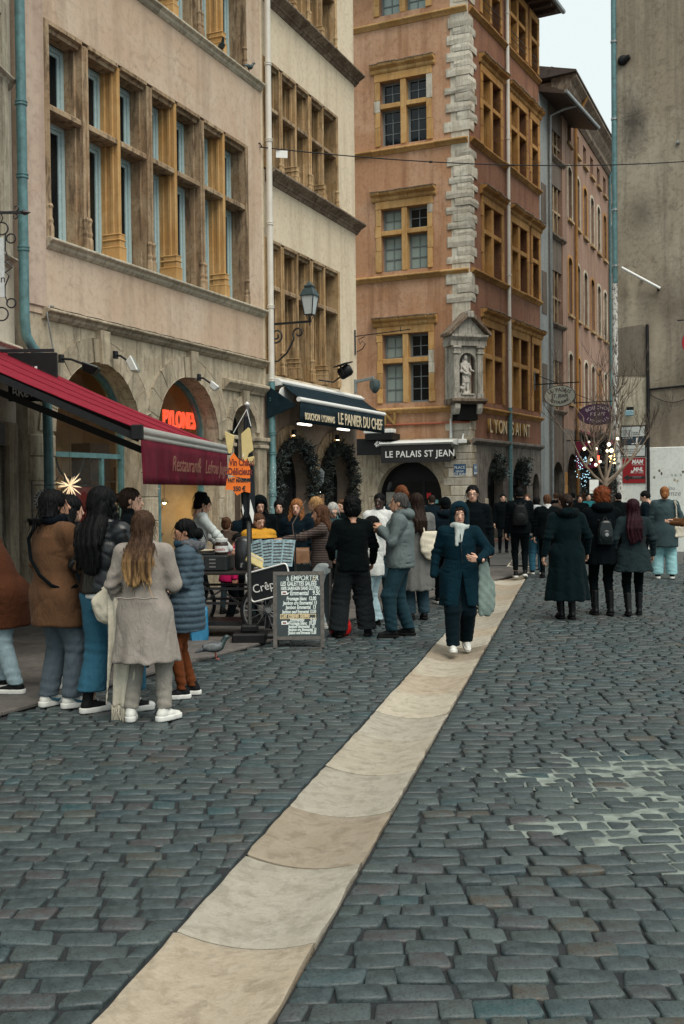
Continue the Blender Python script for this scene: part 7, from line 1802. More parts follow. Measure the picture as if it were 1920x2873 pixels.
        me = soft_mesh([soft(f_up, (-.075, -.11, -.09), (.075, .21, shaft+.02), .008*max(vox, .9), FM)], sp_[0]); so_ = link('shoe', me, root)
        me = soft_mesh([soft(f_so, (-.075, -.12, -.10), (.075, .22, -.02), .008*max(vox, .9), FM)], sp_[1]); link('sole', me, so_)
        if shoes == 'canvas':
            me = soft_mesh([soft(lambda P: smax(ell(P, (0, .145, -.052), (.040, .045, .034)), .125-P[:, 1], .004), (-.06, .1, -.09), (.06, .21, 0), .008, FM)], M_solew); link('toe_cap', me, so_)
            mb = MB()
            for q in range(5): mb.tube([FM @ Vector((-.024, .02+.02*q, .055-.024*q)), FM @ Vector((0, .034+.02*q, .062-.024*q)), FM @ Vector((.024, .02+.02*q, .055-.024*q))], .005, 5)
            mb.build('laces', M_white, so_)
        if shoes == 'white' and vox <= 1:
            mb = MB()
            for q in range(3): mb.tube([FM @ Vector((-.022, .05+.022*q, .0-.012*q)), FM @ Vector((0, .058+.022*q, .006-.012*q)), FM @ Vector((.022, .05+.022*q, .0-.012*q))], .004, 5)
            mb.build('laces', M_solew, so_)
    # --- upper garment
    tm_ = top.get('mat'); hem = top.get('hem', .85); lo_ = top.get('loose', .03); fl = top.get('flare', .0); quilt = top.get('quilt', 0); slv = top.get('sleeve', .055)
    kf = top.get('fold', .009)*1.25; openf = top.get('open', 0)
    hz0 = v3(tx(1.43), ty(1.43), 1.435)
    def f_top(P):
        rows = []
        for z, rx, ry in ((.2, .165, .12), (.86, .165, .12), (.97, .165, .118), (1.10, .143, .105), (1.26, .158, .116), (1.38, .150, .100), (1.445, .10, .078), (1.50, .062, .062)):
            e = fl*max(1.05-z, 0); w_ = lo_ if z < 1.42 else lo_*.5
            if top.get('waist') and z > 1.0: w_ *= top['waist']
            if z < hem-.02: continue
            rows.append((z, tx(z), ty(z), rx+w_+e, ry+w_+e*.8))
        if rows[0][0] > hem+.005:
            r0 = rows[0]; e = fl*max(1.05-hem, 0); rows.insert(0, (hem, tx(hem), ty(hem), .165+lo_+e if hem < 1 else r0[3], .12+lo_+e*.8 if hem < 1 else r0[4]))
        if rows[0][0] > hem: rows[0] = (hem,) + rows[0][1:]
        d = stack(P, rows)
        if hem < .7:    # let striding legs push the skirt of the coat out
            for i in range(2): d = smin(d, smax(rcone(P, hips[i], knees[i], .10+lo_, .085+lo_*.7), hem-P[:, 2], .01), .06)
        d = uni(.05, d, rcone(P, hz0+v3(-.05, 0, 0), sh[0]+v3(.015, 0, -.012), .062+lo_*.3, .060+lo_*.45), rcone(P, hz0+v3(.05, 0, 0), sh[1]+v3(-.015, 0, -.012), .062+lo_*.3, .060+lo_*.45))
        for i in range(2):
            w_ = wri[i] - (wri[i]-elb[i])*.04
            if top.get('vest'): continue
            ds = smin(rcone(P, sh[i]+v3(0, 0, -.012), elb[i], .058+lo_*.5, slv+.004), rcone(P, elb[i], w_, slv+.004, slv-.008), .03)
            da = (w_-elb[i])/np.linalg.norm(w_-elb[i]); qe = P-elb[i].astype(np.float32)
            ds = ds - .008*np.exp(-(np.linalg.norm(qe, axis=1)/.12)**2)*np.sin(qe @ da.astype(np.float32)*85 + P[:, 0]*12+sd)
            d = smin(d, ds, .035)
        if quilt: d = d - quilt*(np.abs(np.sin(P[:, 2]*PI/top.get('qstep', .075)))**.7 - .5)
        d = d - kf*.55*waves(P, sd+7, (20, 20, 12)) + kf*1.0*creases(P, sd+9, (9, 9, 20), 3, 6)
        if hem < .75 and fl > .05: d = d - .010*np.clip((1.0-P[:, 2])*2, 0, 1)*np.sin(np.arctan2(P[:, 1], P[:, 0])*9+sd)
        d = smax(d, hem - P[:, 2] - .006*np.sin(P[:, 0]*25+sd), .01)
        if openf: # coat fronts parting below the waist
            d = smax(d, openf*np.clip(.95-P[:, 2], -1, 1) - np.abs(P[:, 0]+.02) + np.where(P[:, 1] > 0, 0, -9), .01)
        # head and neck stay free
        return smax(d, -rcone(P, hd+v3(0, -.01, -.04), hd+v3(0, -.01, .2), .062, .085), .01)
    A_ = np.array([*wri, *elb, *sh] + ([*knees] if hem < .7 else []))
    lo = A_.min(0)-.14; hi = A_.max(0)+.14; m_ = .20+lo_+fl*max(1.05-hem, 0); 
    lo[0] = min(lo[0], -m_+min(0, tx(1.4))); hi[0] = max(hi[0], m_+max(0, tx(1.4))); lo[1] = min(lo[1], -m_*.85); hi[1] = max(hi[1], m_*.85+ty(1.45)); lo[2] = min(hem-.03, wri[0][2]-.05, wri[1][2]-.05); hi[2] = max(1.56, wri[0][2]+.1, wri[1][2]+.1)
    if top.get('vest'): lo[2] = hem-.03
    V, F_ = soft(f_top, lo, hi, top.get('vox', .0125)*vox)
    bands = top.get('bands')
    if bands:
        zs_ = [b[0] for b in bands]; idx = lambda c: np.searchsorted(np.array(zs_), c[:, 2])
        me = soft_mesh([(V, F_)], [b[1] for b in bands], lambda c: np.clip(idx(c), 0, len(bands)-1))
    else: me = soft_mesh([(V, F_)], tm_)
    link(top.get('name', 'coat'), me, root)
    # collar / hood
    hz = v3(tx(1.47), ty(1.47), 1.47)
    if top.get('collar'):
        def f_col(P):
            q = P - hz; d = stack(q, [(-.03, 0, -.005, .105, .10), (.03, 0, 0, .088, .088), (.085, 0, .0, .082, .085)])
            return smax(smax(d, -stack(q, [(-.1, 0, 0, .075, .075), (.15, 0, .004, .064, .066)]), .008) - .004*waves(P, sd+3, (40, 40, 40)), np.minimum(1, .25*(q[:, 1]-.055)), .01)
        link('collar', soft_mesh([soft(f_col, hz-.14, hz+.14, .010*vox)], top.get('collar_mat', tm_)), root)
    if top.get('hood') == 'down':
        def f_hd(P):
            q = P - hz; d = smin(ell(q, (0, -.11, .02), (.13, .075, .075)), smin(rcone(q, (-.11, -.06, .035), (-.08, .055, .0), .045, .03), rcone(q, (.11, -.06, .035), (.08, .055, .0), .045, .03), .02), .04)
            return smax(d, -ell(q, (0, .0, .07), (.082, .085, .11)), .02) - .008*waves(P, sd+4, (40, 40, 40))
        link('hood', soft_mesh([soft(f_hd, hz-.24, hz+.18, .011*vox)], top.get('hood_mat', tm_)), root)
    if top.get('fur'):
        def f_fur(P):
            q = P - hz; pts = [(.12*math.cos(a_), .11*math.sin(a_)-.03, .035+.02*math.sin(a_)) for a_ in [PI*(.9+1.2*k/8) for k in range(9)]]
            d = uni(.02, *[rcone(q, pts[k], pts[k+1], .045, .045) for k in range(8)])
            return d - .011*waves(P, sd+5, (110, 110, 110), 7) - .010*waves(P, sd+6, (60, 60, 60))
        link('fur_trim', soft_mesh([soft(f_fur, hz-.24, hz+.22, .009*vox)], top['fur']), root)
    if top.get('hood') == 'up':
        def f_hu(P):
            d = uni(.05, ell(P, (0, -.03, .02), (.118, .135, .140)), ell(P, (0, -.035, -.10), (.125, .12, .11)))
            op = uni(.05, ell(P, (0, .115, -.01), (.076, .13, .108)), ell(P, (0, .12, -.12), (.066, .12, .08)))
            return smax(d, -op, .03) - .006*waves(P, sd+4, (35, 35, 35))
        link('hood', soft_mesh([soft(f_hu, (-.16, -.2, -.24), (.16, .14, .19), .010*vox, HM)], top.get('hood_mat', tm_)), root)
    if top.get('scarf'):
        def f_sc(P):
            q = P - hz; pts = [(.085*math.cos(a_), .085*math.sin(a_)+.0, (.015 if top.get('tails') else .045)+.012*math.sin(a_*2)) for a_ in [2*PI*k/12 for k in range(13)]]
            d = uni(.02, *[rcone(q, pts[k], pts[k+1], .033, .033) for k in range(12)])
            if top.get('tails'): d = uni(.02, d, rcone(q, (.03, .10, .02), (.045, .15, -.20), .030, .022), rcone(q, (-.035, .095, .02), (.0, .155, -.16), .028, .02))
            return d - .008*waves(P, sd+8, (60, 60, 40))
        link('scarf', soft_mesh([soft(f_sc, hz-.28, hz+.26, .010*vox)], top['scarf']), root)
    # --- hair and hats, in the head's frame
    if hair:
        st = hair[0]
        def strands(P, a=.004): return a*np.sin(np.arctan2(P[:, 1]+.02, P[:, 0])*34 + 3*np.sin(P[:, 2]*16+sd)) + a*.7*np.sin(np.arctan2(P[:, 1]+.03, P[:, 0])*13 + 2*np.sin(P[:, 2]*9+sd))
        def f_cap(P):
            infl = {'curly': .022, 'afro': .012, 'updo': .004, 'long': .008, 'veil': .012}.get(st, .0)
            d = ell(P, (0, -.026, .036), (.084+infl, .103+infl, .093+infl))
            d = smin(d, ell(P, (0, -.055, -.03), (.074+infl, .07+infl, .075)), .03)
            fo = ell(P, (0, .115, -.045), (.073, .085, .112)) if st not in ('receding',) else ell(P, (0, .11, -.02), (.078, .085, .125))
            d = smax(d, -fo, .02)
            low = {'short': -.055, 'receding': -.055, 'afro': -.085, 'crop': -.04}.get(st, -.105)
            d = smax(d, low - P[:, 2], .02)
            if st in ('short', 'receding', 'crop'): d = smax(d, -(ell(P, (-.085, .012, -.05), (.03, .05, .058))), .012); d = smax(d, -(ell(P, (.085, .012, -.05), (.03, .05, .058))), .012)
            if st == 'curly': d = smin(d, uni(.02, ell(P, (0, -.05, .06), (.105, .1, .10)), ell(P, (0, -.06, -.03), (.10, .075, .09))), .04); d = smax(d, -ell(P, (0, .125, -.04), (.07, .085, .11)), .02) - .014*waves(P, sd+2, (75, 75, 75), 6) - .008*waves(P, sd+12, (150, 150, 150), 6)
            elif st == 'afro': d = d - .008*waves(P, sd+2, (120, 120, 120), 6)
            else: d = d - strands(P, .0035)
            if st in ('bun', 'topbun'):
                c = (0, -.105, .075) if st == 'topbun' else (0, -.135, .02); d = smin(d, ell(P, c, (.05, .045, .045)) - .006*waves(P, sd+2, (90, 90, 90)), .02)
            if st == 'updo': d = smin(d, uni(.03, ell(P, (0, -.09, .09), (.07, .06, .065)), ell(P, (.04, -.04, .12), (.05, .05, .04))) - .012*waves(P, sd+2, (80, 80, 80), 6), .03)
            if st == 'lowbun': d = smin(d, ell(P, (0, -.13, -.05), (.06, .055, .06)) - .010*waves(P, sd+2, (80, 80, 80), 6), .02)
            if st == 'pony': d = uni(.02, d, rcone(P, (0, -.11, .04), (0, -.16, .0), .03, .04), rcone(P, (0, -.16, .0), (0, -.155, -.2), .04, .016) - strands(P, .003))
            return d
        pa = [soft(f_cap, (-.16, -.24, -.24), (.16, .12, .20), .0085*vox, HM)]
        if st in ('long', 'veil'):
            L = hair[2] if len(hair) > 2 else .45; wd = hair[3] if len(hair) > 3 else .10
            c0 = hd; bk = -.125 - top.get('loose', .03)*.7
            def f_lg(P):
                z0 = c0[2]-.02
                rows = [(z0-L, tx(1.2), ty(1.2)+bk-.015, wd*.75, .030), (z0-L*.55, tx(1.35), ty(1.35)+bk-.02, wd*1.02, .040), (z0-.17, c0[0], ty(1.45)+bk+.035, wd, .062), (z0-.06, c0[0], c0[1]-.065, .092, .075), (z0+.06, c0[0], c0[1]-.04, .08, .08)]
                d = stack(P, rows) - .0045*np.sin(P[:, 0]*120 + 3*np.sin(P[:, 2]*11+sd)) - .0035*np.sin(P[:, 0]*270 + 4*np.sin(P[:, 2]*13))
                return smax(d, (z0-L+.05*np.sin(P[:, 0]*38+sd)) - P[:, 2], .02)
            pa.append(soft(f_lg, (c0[0]-.19, min(c0[1], ty(1.2))+bk-.12, c0[2]-L-.12), (c0[0]+.19, c0[1]+.06, c0[2]+.08), .0095*vox))
            if hair[4:] and hair[4]:   # locks in front of the shoulders
                def f_lk(P):
                    ds = []
                    for q in (-1, 1):
                        p0, p1, p2 = hd+v3(q*.078, .0, .03), hd+v3(q*.088, .03, -.13), hd+v3(q*.10, .075, -.13-hair[4])
                        ds += [rcone(P, p0, p1, .026, .034), rcone(P, p1, p2, .034, .016)]
                    return uni(.02, *ds) - .006*np.sin(P[:, 0]*120+6*np.sin(P[:, 2]*18))
                pa.append(soft(f_lk, hd-v3(.2, .1, .2+hair[4]), hd+v3(.2, .18, .1), .0095*vox))
        me = soft_mesh(pa, hm); link('hair', me, root)
        if vox <= 1.1:      # stray strands that break up the outline
            rs_ = np.random.RandomState(sd+300); Vh = np.concatenate([p_[0] for p_ in pa if len(p_[0])]); mbs = MB()
            cen = np.array(hd) + np.array([0, -.02, -.05]); nst = 170 if st in ('long', 'veil', 'curly', 'updo', 'pony') else 80
            for j_ in rs_.randint(0, len(Vh), nst):
                p_ = Vh[j_]; o_ = p_ - np.array([cen[0], cen[1], max(p_[2], cen[2]-.3)]); o_ = o_/(np.linalg.norm(o_)+1e-6)
                if st == 'curly': dd = o_*.7 + rs_.normal(size=3)*.6; Ls = .04
                else: dd = np.array([0, 0, -1.0]) + o_*.22 + rs_.normal(size=3)*.16; Ls = rs_.uniform(.05, .13)
                dd = dd/np.linalg.norm(dd); q1 = p_ + o_*.004 + dd*Ls*.5 + o_*.003; q2 = p_ + dd*Ls + o_*.002 + rs_.normal(size=3)*.012
                mbs.tube([tuple(p_ - dd*.01), tuple(q1), tuple(q2)], [.0022, .0020, .0008], 3, cap=False)
            mbs.build('loose_strands', hm, root)['kind'] = 'stuff'
    if hat:
        def f_hat(P): return smax(smin(ell(P, (0, -.022, .045), (.093, .110, .102)), rcone(P*v3(1, .85, 0)+v3(0, 0, .0), (0, -.02, 0), (0, -.021, 0), .088, .088)+np.maximum(np.abs(P[:, 2]-.035)-.03, 0), .01), -.0-P[:, 2], .01)
        link('beanie', soft_mesh([soft(f_hat, (-.13, -.16, -.04), (.13, .12, .18), .009*vox, HM)], hat), root)
    if pose.get('glasses'):
        mb = MB()
        for q in (-1, 1): mb.tube([HM @ Vector((q*.032+.021*math.cos(a_), .108, .002+.016*math.sin(a_))) for a_ in [2*PI*k/12 for k in range(12)]], .0028, 5, closed=True); mb.tube([HM @ Vector((q*.053, .106, .004)), HM @ Vector((q*.078, .03, .006)), HM @ Vector((q*.078, -.01, .0))], .0025, 4)
        mb.tube([HM @ Vector((-.011, .110, .004)), HM @ Vector((.011, .110, .004))], .0028, 4)
        mb.build('glasses', M_iron, root)
    root['_s'] = s
    return root, dict(s=s, wri=wri, elb=elb, sh=sh, hd=hd, HM=HM, tx=tx, ty=ty)
def on_person(root, p):
    s = root.scale; q = Matrix.Rotation(root.rotation_euler.z, 4, 'Z') @ Vector((p[0]*s[0], p[1]*s[1], p[2]*s[2])); return Vector(root.location) + q
# ================================================================== the people
C_ = {}
def CL(n, c, **k):
    if n not in C_: C_[n] = cloth(n, c, **k)
    return C_[n]
denim_l = CL('light_blue_denim', (.30, .42, .46), weave=220); denim = CL('blue_denim', (.030, .105, .16), weave=220); denim_d = CL('dark_denim', (.022, .045, .06), weave=220); denim_p = CL('pale_denim', (.25, .34, .38), weave=220)
wht0 = CL('white_cotton', (.55, .57, .55)); black = CL('black_cloth', (.0022, .0042, .0055), sheen=.15); navy = CL('navy_cloth', (.004, .010, .015), sheen=.15)
far = 1.5
# ---- the queue at the left
person('person bending out of the left edge in a rust brown parka and pale jeans', 32, 1948, None, 78, 'fair', ('short', 'darkbrown'), dict(mat=CL('rust_parka', (.060, .022, .011)), hem=.62, loose=.07, hood='down', fur=CL('dark_fur', (.05, .036, .026), bmp=.8), slv=.08), dict(mat=denim_p, w=.02), 'blackwhite', dict(lean=.55, lf=(-.11, -.12, .085, 10, 0), rf=(.10, .16, .085, -5, 0), lw=(-.26, .25, .95), rw=(.26, .30, .95)), h=1.66)
r, d_ = person('man in a brown wool coat with black strap across his back and white sneakers', 160, 1985, 1368, -42, 'tan', ('long', 'black', .14, .085), dict(mat=CL('brown_wool_coat', (.10, .052, .028), sheen=.4), hem=.66, loose=.045, flare=.05, slv=.07, scarf=CL('black_scarf', (.003, .005, .008)), fold=.009), dict(mat=CL('grey_blue_trousers', (.075, .10, .12)), w=.028), 'white', dict(lf=(-.10, -.02, .085, 10, 0), rf=(.11, .06, .085, -12, 0), lw=(-.25, .16, .93), rw=(.20, .30, 1.02), head=(-18, -6, 0)))
mb = MB(); mb.tube([(-.12, .03, 1.50), (-.14, -.08, 1.47), (-.135, -.150, 1.36), (-.06, -.178, 1.20), (.06, -.176, 1.08), (.16, -.135, 1.0), (.218, -.04, .96), (.22, .06, .99)], .014, 6); mb.build('bag_strap', black, r)
for so_ in [c for c in r.children if c.name.startswith('shoe')]:      # curved blue mark on each sneaker side
    bb = np.array([v.co[:] for v in so_.data.vertices]); lo_, hi_ = bb.min(0), bb.max(0); cx_, cy_ = (lo_[0]+hi_[0])/2, (lo_[1]+hi_[1])/2
    for q_ in (-1, 1):
        mk = MB(); mk.tube([(cx_+q_*.046, cy_+.05, .055), (cx_+q_*.050, cy_+.02, .045), (cx_+q_*.052, cy_-.03, .06), (cx_+q_*.048, cy_-.07, .085)], [.004, .012, .009, .002], 5); mk.build('side_mark', denim, so_)
person('person in black with white sneakers standing half hidden behind the brown coat', 205, 1942, 1392, -35, 'fair', ('long', 'black', .4), dict(mat=black, hem=.45, loose=.05), dict(mat=black, w=.01), 'white', dict(head=(-25, 5, 0)))
r, d_ = person('woman with long black hair, black leather jacket, cropped blue jeans and canvas high tops', 300, 2000, 1362, -28, 'fair', ('veil', 'black', .52, .125, .32), dict(mat=plain('black_leather', (.004, .006, .008), .36, var=.3, bmp=.5, bs=14), hem=.93, loose=.045, slv=.072, name='jacket', fold=.012), dict(mat=denim, w=.05, flare=.02, hem=.17), 'canvas', dict(lf=(-.12, -.06, .085, -20, 0), rf=(.15, .12, .085, -35, 0), lw=(-.22, .22, 1.02), rw=(.20, .28, 1.02), head=(-20, 14, 0), side=-.03))
link('shirt_hem', soft_mesh([soft(lambda P: stack(P, [(.895, 0, 0, .19, .15), (.945, -.002, 0, .185, .145)]), (-.24, -.2, .87), (.24, .2, .97), .010)], wht0), r)
person('man in black with tied back dark hair in profile behind the long haired women', 372, 1875, 1370, -88, 'fair', ('bun', 'darkbrown'), dict(mat=black, hem=.85, loose=.03, collar=True, name='jacket'), dict(mat=black), 'black', dict(head=(0, 4, 0), lw=(-.2, .22, 1.05), rw=(.2, .22, 1.05)))
taupe = CL('taupe_wool_coat', (.25, .225, .20), sheen=.5, weave=90)
r, BL = person('woman with long ombre hair, taupe wool coat and white sneakers seen from behind', 410, 2024, 1428, -8, 'fair', ('long', 'ombre', .47, .135), dict(mat=taupe, hem=.50, loose=.036, flare=.17, slv=.066, collar=True, fold=.007, vox=.011), dict(mat=CL('beige_grey_trousers', (.25, .235, .205)), w=.012, hem=.10), 'white', dict(lf=(-.13, .0, .085, 14, 0), rf=(.15, .03, .085, -32, 0), lw=(-.25, .12, .93), rw=(.17, .26, 1.08), head=(-6, 8, 3)))
mb = MB(); pts = [(-.175+.35*k/16, -.178-.022*math.sin(PI*k/16), 1.045+.004*math.sin(k)) for k in range(17)]; mb.tube(pts, .007, 5); mb.build('back_seam', taupe, r, smooth=60)
# cream scarf over her arm, cream bag
M_creamcloth = CL('cream_fringed_wool', (.56, .52, .42), sheen=.4)
p0 = on_person(r, (-.27, .06, 1.05))
t = thing('scarf', 'cream fringed scarf hanging over the arm of the woman in the taupe coat', 'scarf', p0, R(-8))
def f_sf(P):
    d = stack(P, [(-.88, .05, -.04, .085, .018), (-.5, .05, -.05, .085, .03), (-.15, .03, -.03, .075, .045), (.0, 0, 0, .05, .06), (.05, 0, .02, .03, .05)])
    return d - .010*np.sin(P[:, 0]*85+2*np.sin(P[:, 2]*5)) - .006*waves(P, 3, (40, 40, 12))
link('cloth', soft_mesh([soft(f_sf, (-.12, -.15, -.92), (.2, .12, .08), .011)], M_creamcloth), t)
mb = MB()
for k in range(26):
    x_ = -.03 + .16*k/25; mb.tube([(x_, -.045, -.87), (x_+.008*math.sin(k*1.7), -.05+.01*math.cos(k), -.93), (x_+.014*math.sin(k*2.3), -.045, -1.0-.02*(k % 3))], [.005, .004, .0025], 4)
mb.build('fringe', M_creamcloth, t)['kind'] = 'stuff'
t = thing('handbag', 'soft cream bag carried on the left of the woman in the taupe coat', 'bag', on_person(r, (-.36, .12, .90)), R(-20))
def f_bg(P): return uni(.05, ell(P, (0, 0, .02), (.13, .07, .12)), rcone(P, (-.10, 0, .08), (.02, 0, .18), .05, .04), rcone(P, (.09, 0, -.02), (.12, 0, .14), .05, .04)) - .010*waves(P, 8, (35, 35, 35))
link('bag_body', soft_mesh([soft(f_bg, (-.2, -.13, -.14), (.22, .13, .28), .010)], M_creamcloth), t)
mb = MB(); mb.tube([(-.05, 0, .18), (.06, .02, .27), (.12, .02, .22), (.13, 0, .12)], .012, 6); mb.build('handle', M_creamcloth, t)
r, d_ = person('woman in a blue grey puffer with fur hood and rust trousers facing left', 528, 1955, 1450, 98, 'tan', ('lowbun', 'black'), dict(mat=CL('blue_grey_nylon', (.055, .085, .11), rough=.4, sheen=.1, fold=.2), hem=.66, loose=.06, quilt=.013, qstep=.062, slv=.078, fur=CL('grey_fur', (.085, .09, .10), bmp=.8), scarf=CL('blue_scarf', (.02, .05, .075)), fold=.006), dict(mat=CL('rust_corduroy', (.125, .038, .014))), 'blackwhite', dict(lw=(-.12, .26, 1.05), rw=(.15, .24, 1.0), head=(6, 14, 0), lf=(-.10, .05, .085, 10, 0), rf=(.10, -.05, .085, -5, 0)))
# ---- around the stall
person('vendor with dark hair tied up and white sleeves leaning over the cart', 548, None, 1388, -72, 'fair', ('updo', 'black'), dict(mat=CL('white_jersey', (.50, .55, .54)), hem=.9, loose=.015, slv=.045, name='shirt'), dict(mat=black), 'black', dict(lean=.16, lw=(-.18, .42, 1.0), rw=(.16, .44, 1.0), head=(-6, 20, 0), lh=dict(palm=(0, 0, -1)), rh=dict(palm=(0, 0, -1))), Y=14.35)
person('small child in a pink jacket leaning over the cart counter', 640, None, 1490, -75, 'tan', ('short', 'black'), dict(mat=CL('pink_jacket', (.50, .015, .11)), hem=.8, loose=.05, name='jacket', collar=True), dict(mat=black), 'black', dict(lean=.30, head=(0, 25, 0)), Y=14.5, h=1.22, build=1.12)
person('girl with brown hair standing behind the child in pink', 636, None, 1452, -20, 'fair', ('topbun', 'brown'), dict(mat=CL('brown_jacket', (.07, .05, .04)), hem=.8, loose=.04), dict(mat=denim_d), 'black', dict(), Y=15.6)
yel, wht = CL('yellow_nylon', (.50, .25, .028), rough=.45), CL('white_nylon', (.58, .60, .59), rough=.45)
person('boy in a yellow, navy and white padded jacket behind the crepe cart', 727, None, 1442, 205, 'fair', ('short', 'brown'), dict(mat=yel, hem=.82, loose=.06, quilt=.013, qstep=.10, collar=True, collar_mat=navy, slv=.075, name='jacket', bands=[(1.10, wht), (1.25, yel), (1.36, navy), (9, yel)]), dict(mat=denim_d), 'black', dict(head=(8, 16, 0), lw=(-.12, .30, 1.12), rw=(.14, .30, 1.12)), Y=14.5, build=1.08)
person('woman with a black hood over dark hair behind the boy', 730, None, 1396, 195, 'fair', ('long', 'black', .3, .09, .2), dict(mat=black, hem=.8, loose=.05, hood='up', name='jacket'), dict(mat=black), 'black', dict(head=(0, 18, 0)), Y=15.7)
person('woman with wavy strawberry blond hair and navy coat facing us by the stall', 835, None, 1402, 163, 'fair', ('long', 'strawberry', .36, .10, .26), dict(mat=navy, hem=.6, loose=.045, collar=True), dict(mat=black), 'black', dict(head=(10, 4, 0), rw=(.2, .2, 1.0)), Y=15.0)
r, PT = person('woman with long brown hair and striped brown sweater pointing left over the stall', 905, 1768, 1413, 92, 'tan', ('long', 'brown', .52, .105, .2), dict(mat=CL('striped_brown_knit', (.050, .038, .036), stripes=(9.5, (.145, .115, .10), .80)), hem=.86, loose=.03, slv=.058, name='sweater'), dict(mat=CL('white_denim', (.46, .52, .53)), w=.015), 'white', dict(lw=(-.10, .52, 1.28), rw=(.20, .18, 1.02), lpole=(-.3, 0, -1), lh=dict(dir=(.0, 1, .05), palm=(0, 0, -1), thumb=(1, 0, .2), curl=.35), head=(8, 2, 0), lf=(-.10, .08, .085, 5, 0)))
t = thing('handbag', 'small tan shoulder bag at the waist of the pointing woman', 'bag', at(848, 1580, 13.7)); bagmesh(.20, .08, .20, plain('tan_leather', (.21, .105, .05), .5), 'bag_body', t, 9); mb = MB(); mb.tube([(-.09, 0, .19), (-.12, .05, .5), (.05, .15, .8)], .008, 5); mb.build('strap', M_wood, t)
person('fair haired person half hidden behind the pointing woman', 887, None, 1394, 60, 'fair', ('short', 'blond'), dict(mat=navy, hem=.8, loose=.04), dict(mat=black), 'black', dict(), Y=16.4)
person('grey haired person with glasses looking down beside the black clad youth', 935, None, 1412, 190, 'fair', ('short', 'grey'), dict(mat=CL('dark_teal_fleece', (.03, .06, .065)), hem=.8, loose=.04, collar=True, collar_mat=CL('pale_teal_collar', (.10, .22, .25))), dict(mat=black), 'black', dict(head=(12, 26, 0), glasses=True), Y=15.6)
r, d_ = person('youth with curly black hair in black sweater and wide dark trousers seen from behind', 992, 1786, 1396, 8, 'tan', ('curly', 'black'), dict(mat=CL('black_wool_sweater', (.002, .004, .0045), sheen=.3), hem=.83, loose=.055, slv=.075, name='sweater'), dict(mat=CL('charcoal_baggy_trousers', (.012, .015, .017)), w=.055, flare=.02, fold=.012), 'black', dict(lf=(-.20, -.02, .085, 14, 0), rf=(.19, .04, .085, -20, 0), lw=(-.24, .20, 1.0), rw=(.28, .14, .94), head=(0, 12, 0)))
r, d_ = person('girl in a white sweatshirt and wide light jeans holding up a phone', 1047, 1755, 1445, 62, 'tan', ('long', 'black', .12, .085), dict(mat=CL('white_sweatshirt', (.56, .59, .57)), hem=.80, loose=.05, slv=.07, name='sweatshirt', fold=.010), dict(mat=denim_l, w=.045, flare=.025, fold=.014), 'black', dict(lw=(-.06, .30, 1.36), rw=(.10, .28, 1.32), head=(0, 10, 0), lh=dict(dir=(.1, .3, 1), palm=(0, 1, 0)), rh=dict(dir=(-.1, .3, 1), palm=(0, 1, 0))), build=1.1)
ph = on_person(r, (.0, .40, 1.45)); t = thing('phone', 'black phone held up by the girl in the white sweatshirt', 'phone', ph, R(62)); mb = MB(); mb.box(-.036, .036, -.005, .005, -.075, .075); mb.build('case', M_black, t, bev=.006); mb = MB(); mb.box(-.032, .032, -.0062, -.0052, -.068, .068); mb.build('screen', M_glass, t)
person('man with dark skin and white shirt standing behind the girl with the phone', 1066, None, 1385, 172, 'dark', ('crop', 'black'), dict(mat=wht, hem=.8, loose=.04, name='shirt', collar=True), dict(mat=denim_d), 'black', dict(head=(-10, 6, 0)), Y=16.0)
greyj = CL('grey_rain_jacket', (.105, .135, .138), rough=.6, sheen=.1)
r, d_ = person('older man in a grey rain jacket and dark trousers in profile facing left', 1125, 1786, 1378, 84, 'olive', ('receding', 'greyblack'), dict(mat=greyj, hem=.84, loose=.065, slv=.082, hood='down', collar=True, fold=.014, name='jacket'), dict(mat=CL('dark_teal_trousers', (.014, .038, .050)), w=.025), 'black', dict(lw=(-.10, .22, 1.32), rw=(.10, .25, 1.27), lpole=(-.6, -.2, -1), rpole=(.6, -.2, -1), lf=(-.12, .10, .085, 10, 0), rf=(.11, -.10, .085, -8, 0), head=(4, 2, 0)))
person('woman with auburn ponytail behind the man in the grey rain jacket', 1128, None, 1362, 25, 'fair', ('pony', 'auburn'), dict(mat=CL('teal_scarf_coat', (.03, .06, .07)), hem=.5, loose=.05, collar=True), dict(mat=denim_d), 'black', dict(), Y=17.0)
r, d_ = person('woman with long dark hair and long grey coat carrying a cream tote', 1172, 1738, 1380, 15, 'fair', ('long', 'darkbrown', .42, .10), dict(mat=CL('grey_wool_coat', (.125, .13, .125), sheen=.4), hem=.40, loose=.04, flare=.06, collar=True), dict(mat=denim_d, w=.03), 'black', dict(lw=(-.2, .25, 1.0)))
t = thing('tote_bag', 'cream cloth tote hanging from the shoulder of the woman in the grey coat', 'bag', on_person(r, (.13, -.20, 1.06)), R(30))
def f_tt(P): return smax(smin(ell(P, (0, 0, .0), (.17, .055, .22)), ell(P, (.05, 0, -.08), (.14, .06, .14)), .05) - .010*waves(P, 5, (30, 30, 30)), P[:, 2]-.17, .01)
link('bag_body', soft_mesh([soft(f_tt, (-.2, -.1, -.26), (.22, .1, .2), .011)], M_creamcloth), t); mb = MB(); mb.tube([(-.10, 0, .15), (-.08, .08, .36), (-.02, .12, .40)], .010, 5); mb.build('strap', M_creamcloth, t)
r, d_ = person('person in a black beanie and dark jacket walking away beside the hooded woman', 1252, 1697, 1393, 12, 'fair', ('short', 'black'), dict(mat=navy, hem=.78, loose=.06, hood='down', slv=.075, name='jacket'), dict(mat=black), 'blackwhite', dict(lf=(-.09, .15, .09, 5, 0), rf=(.09, -.12, .11, -5, -18)), hat=black)
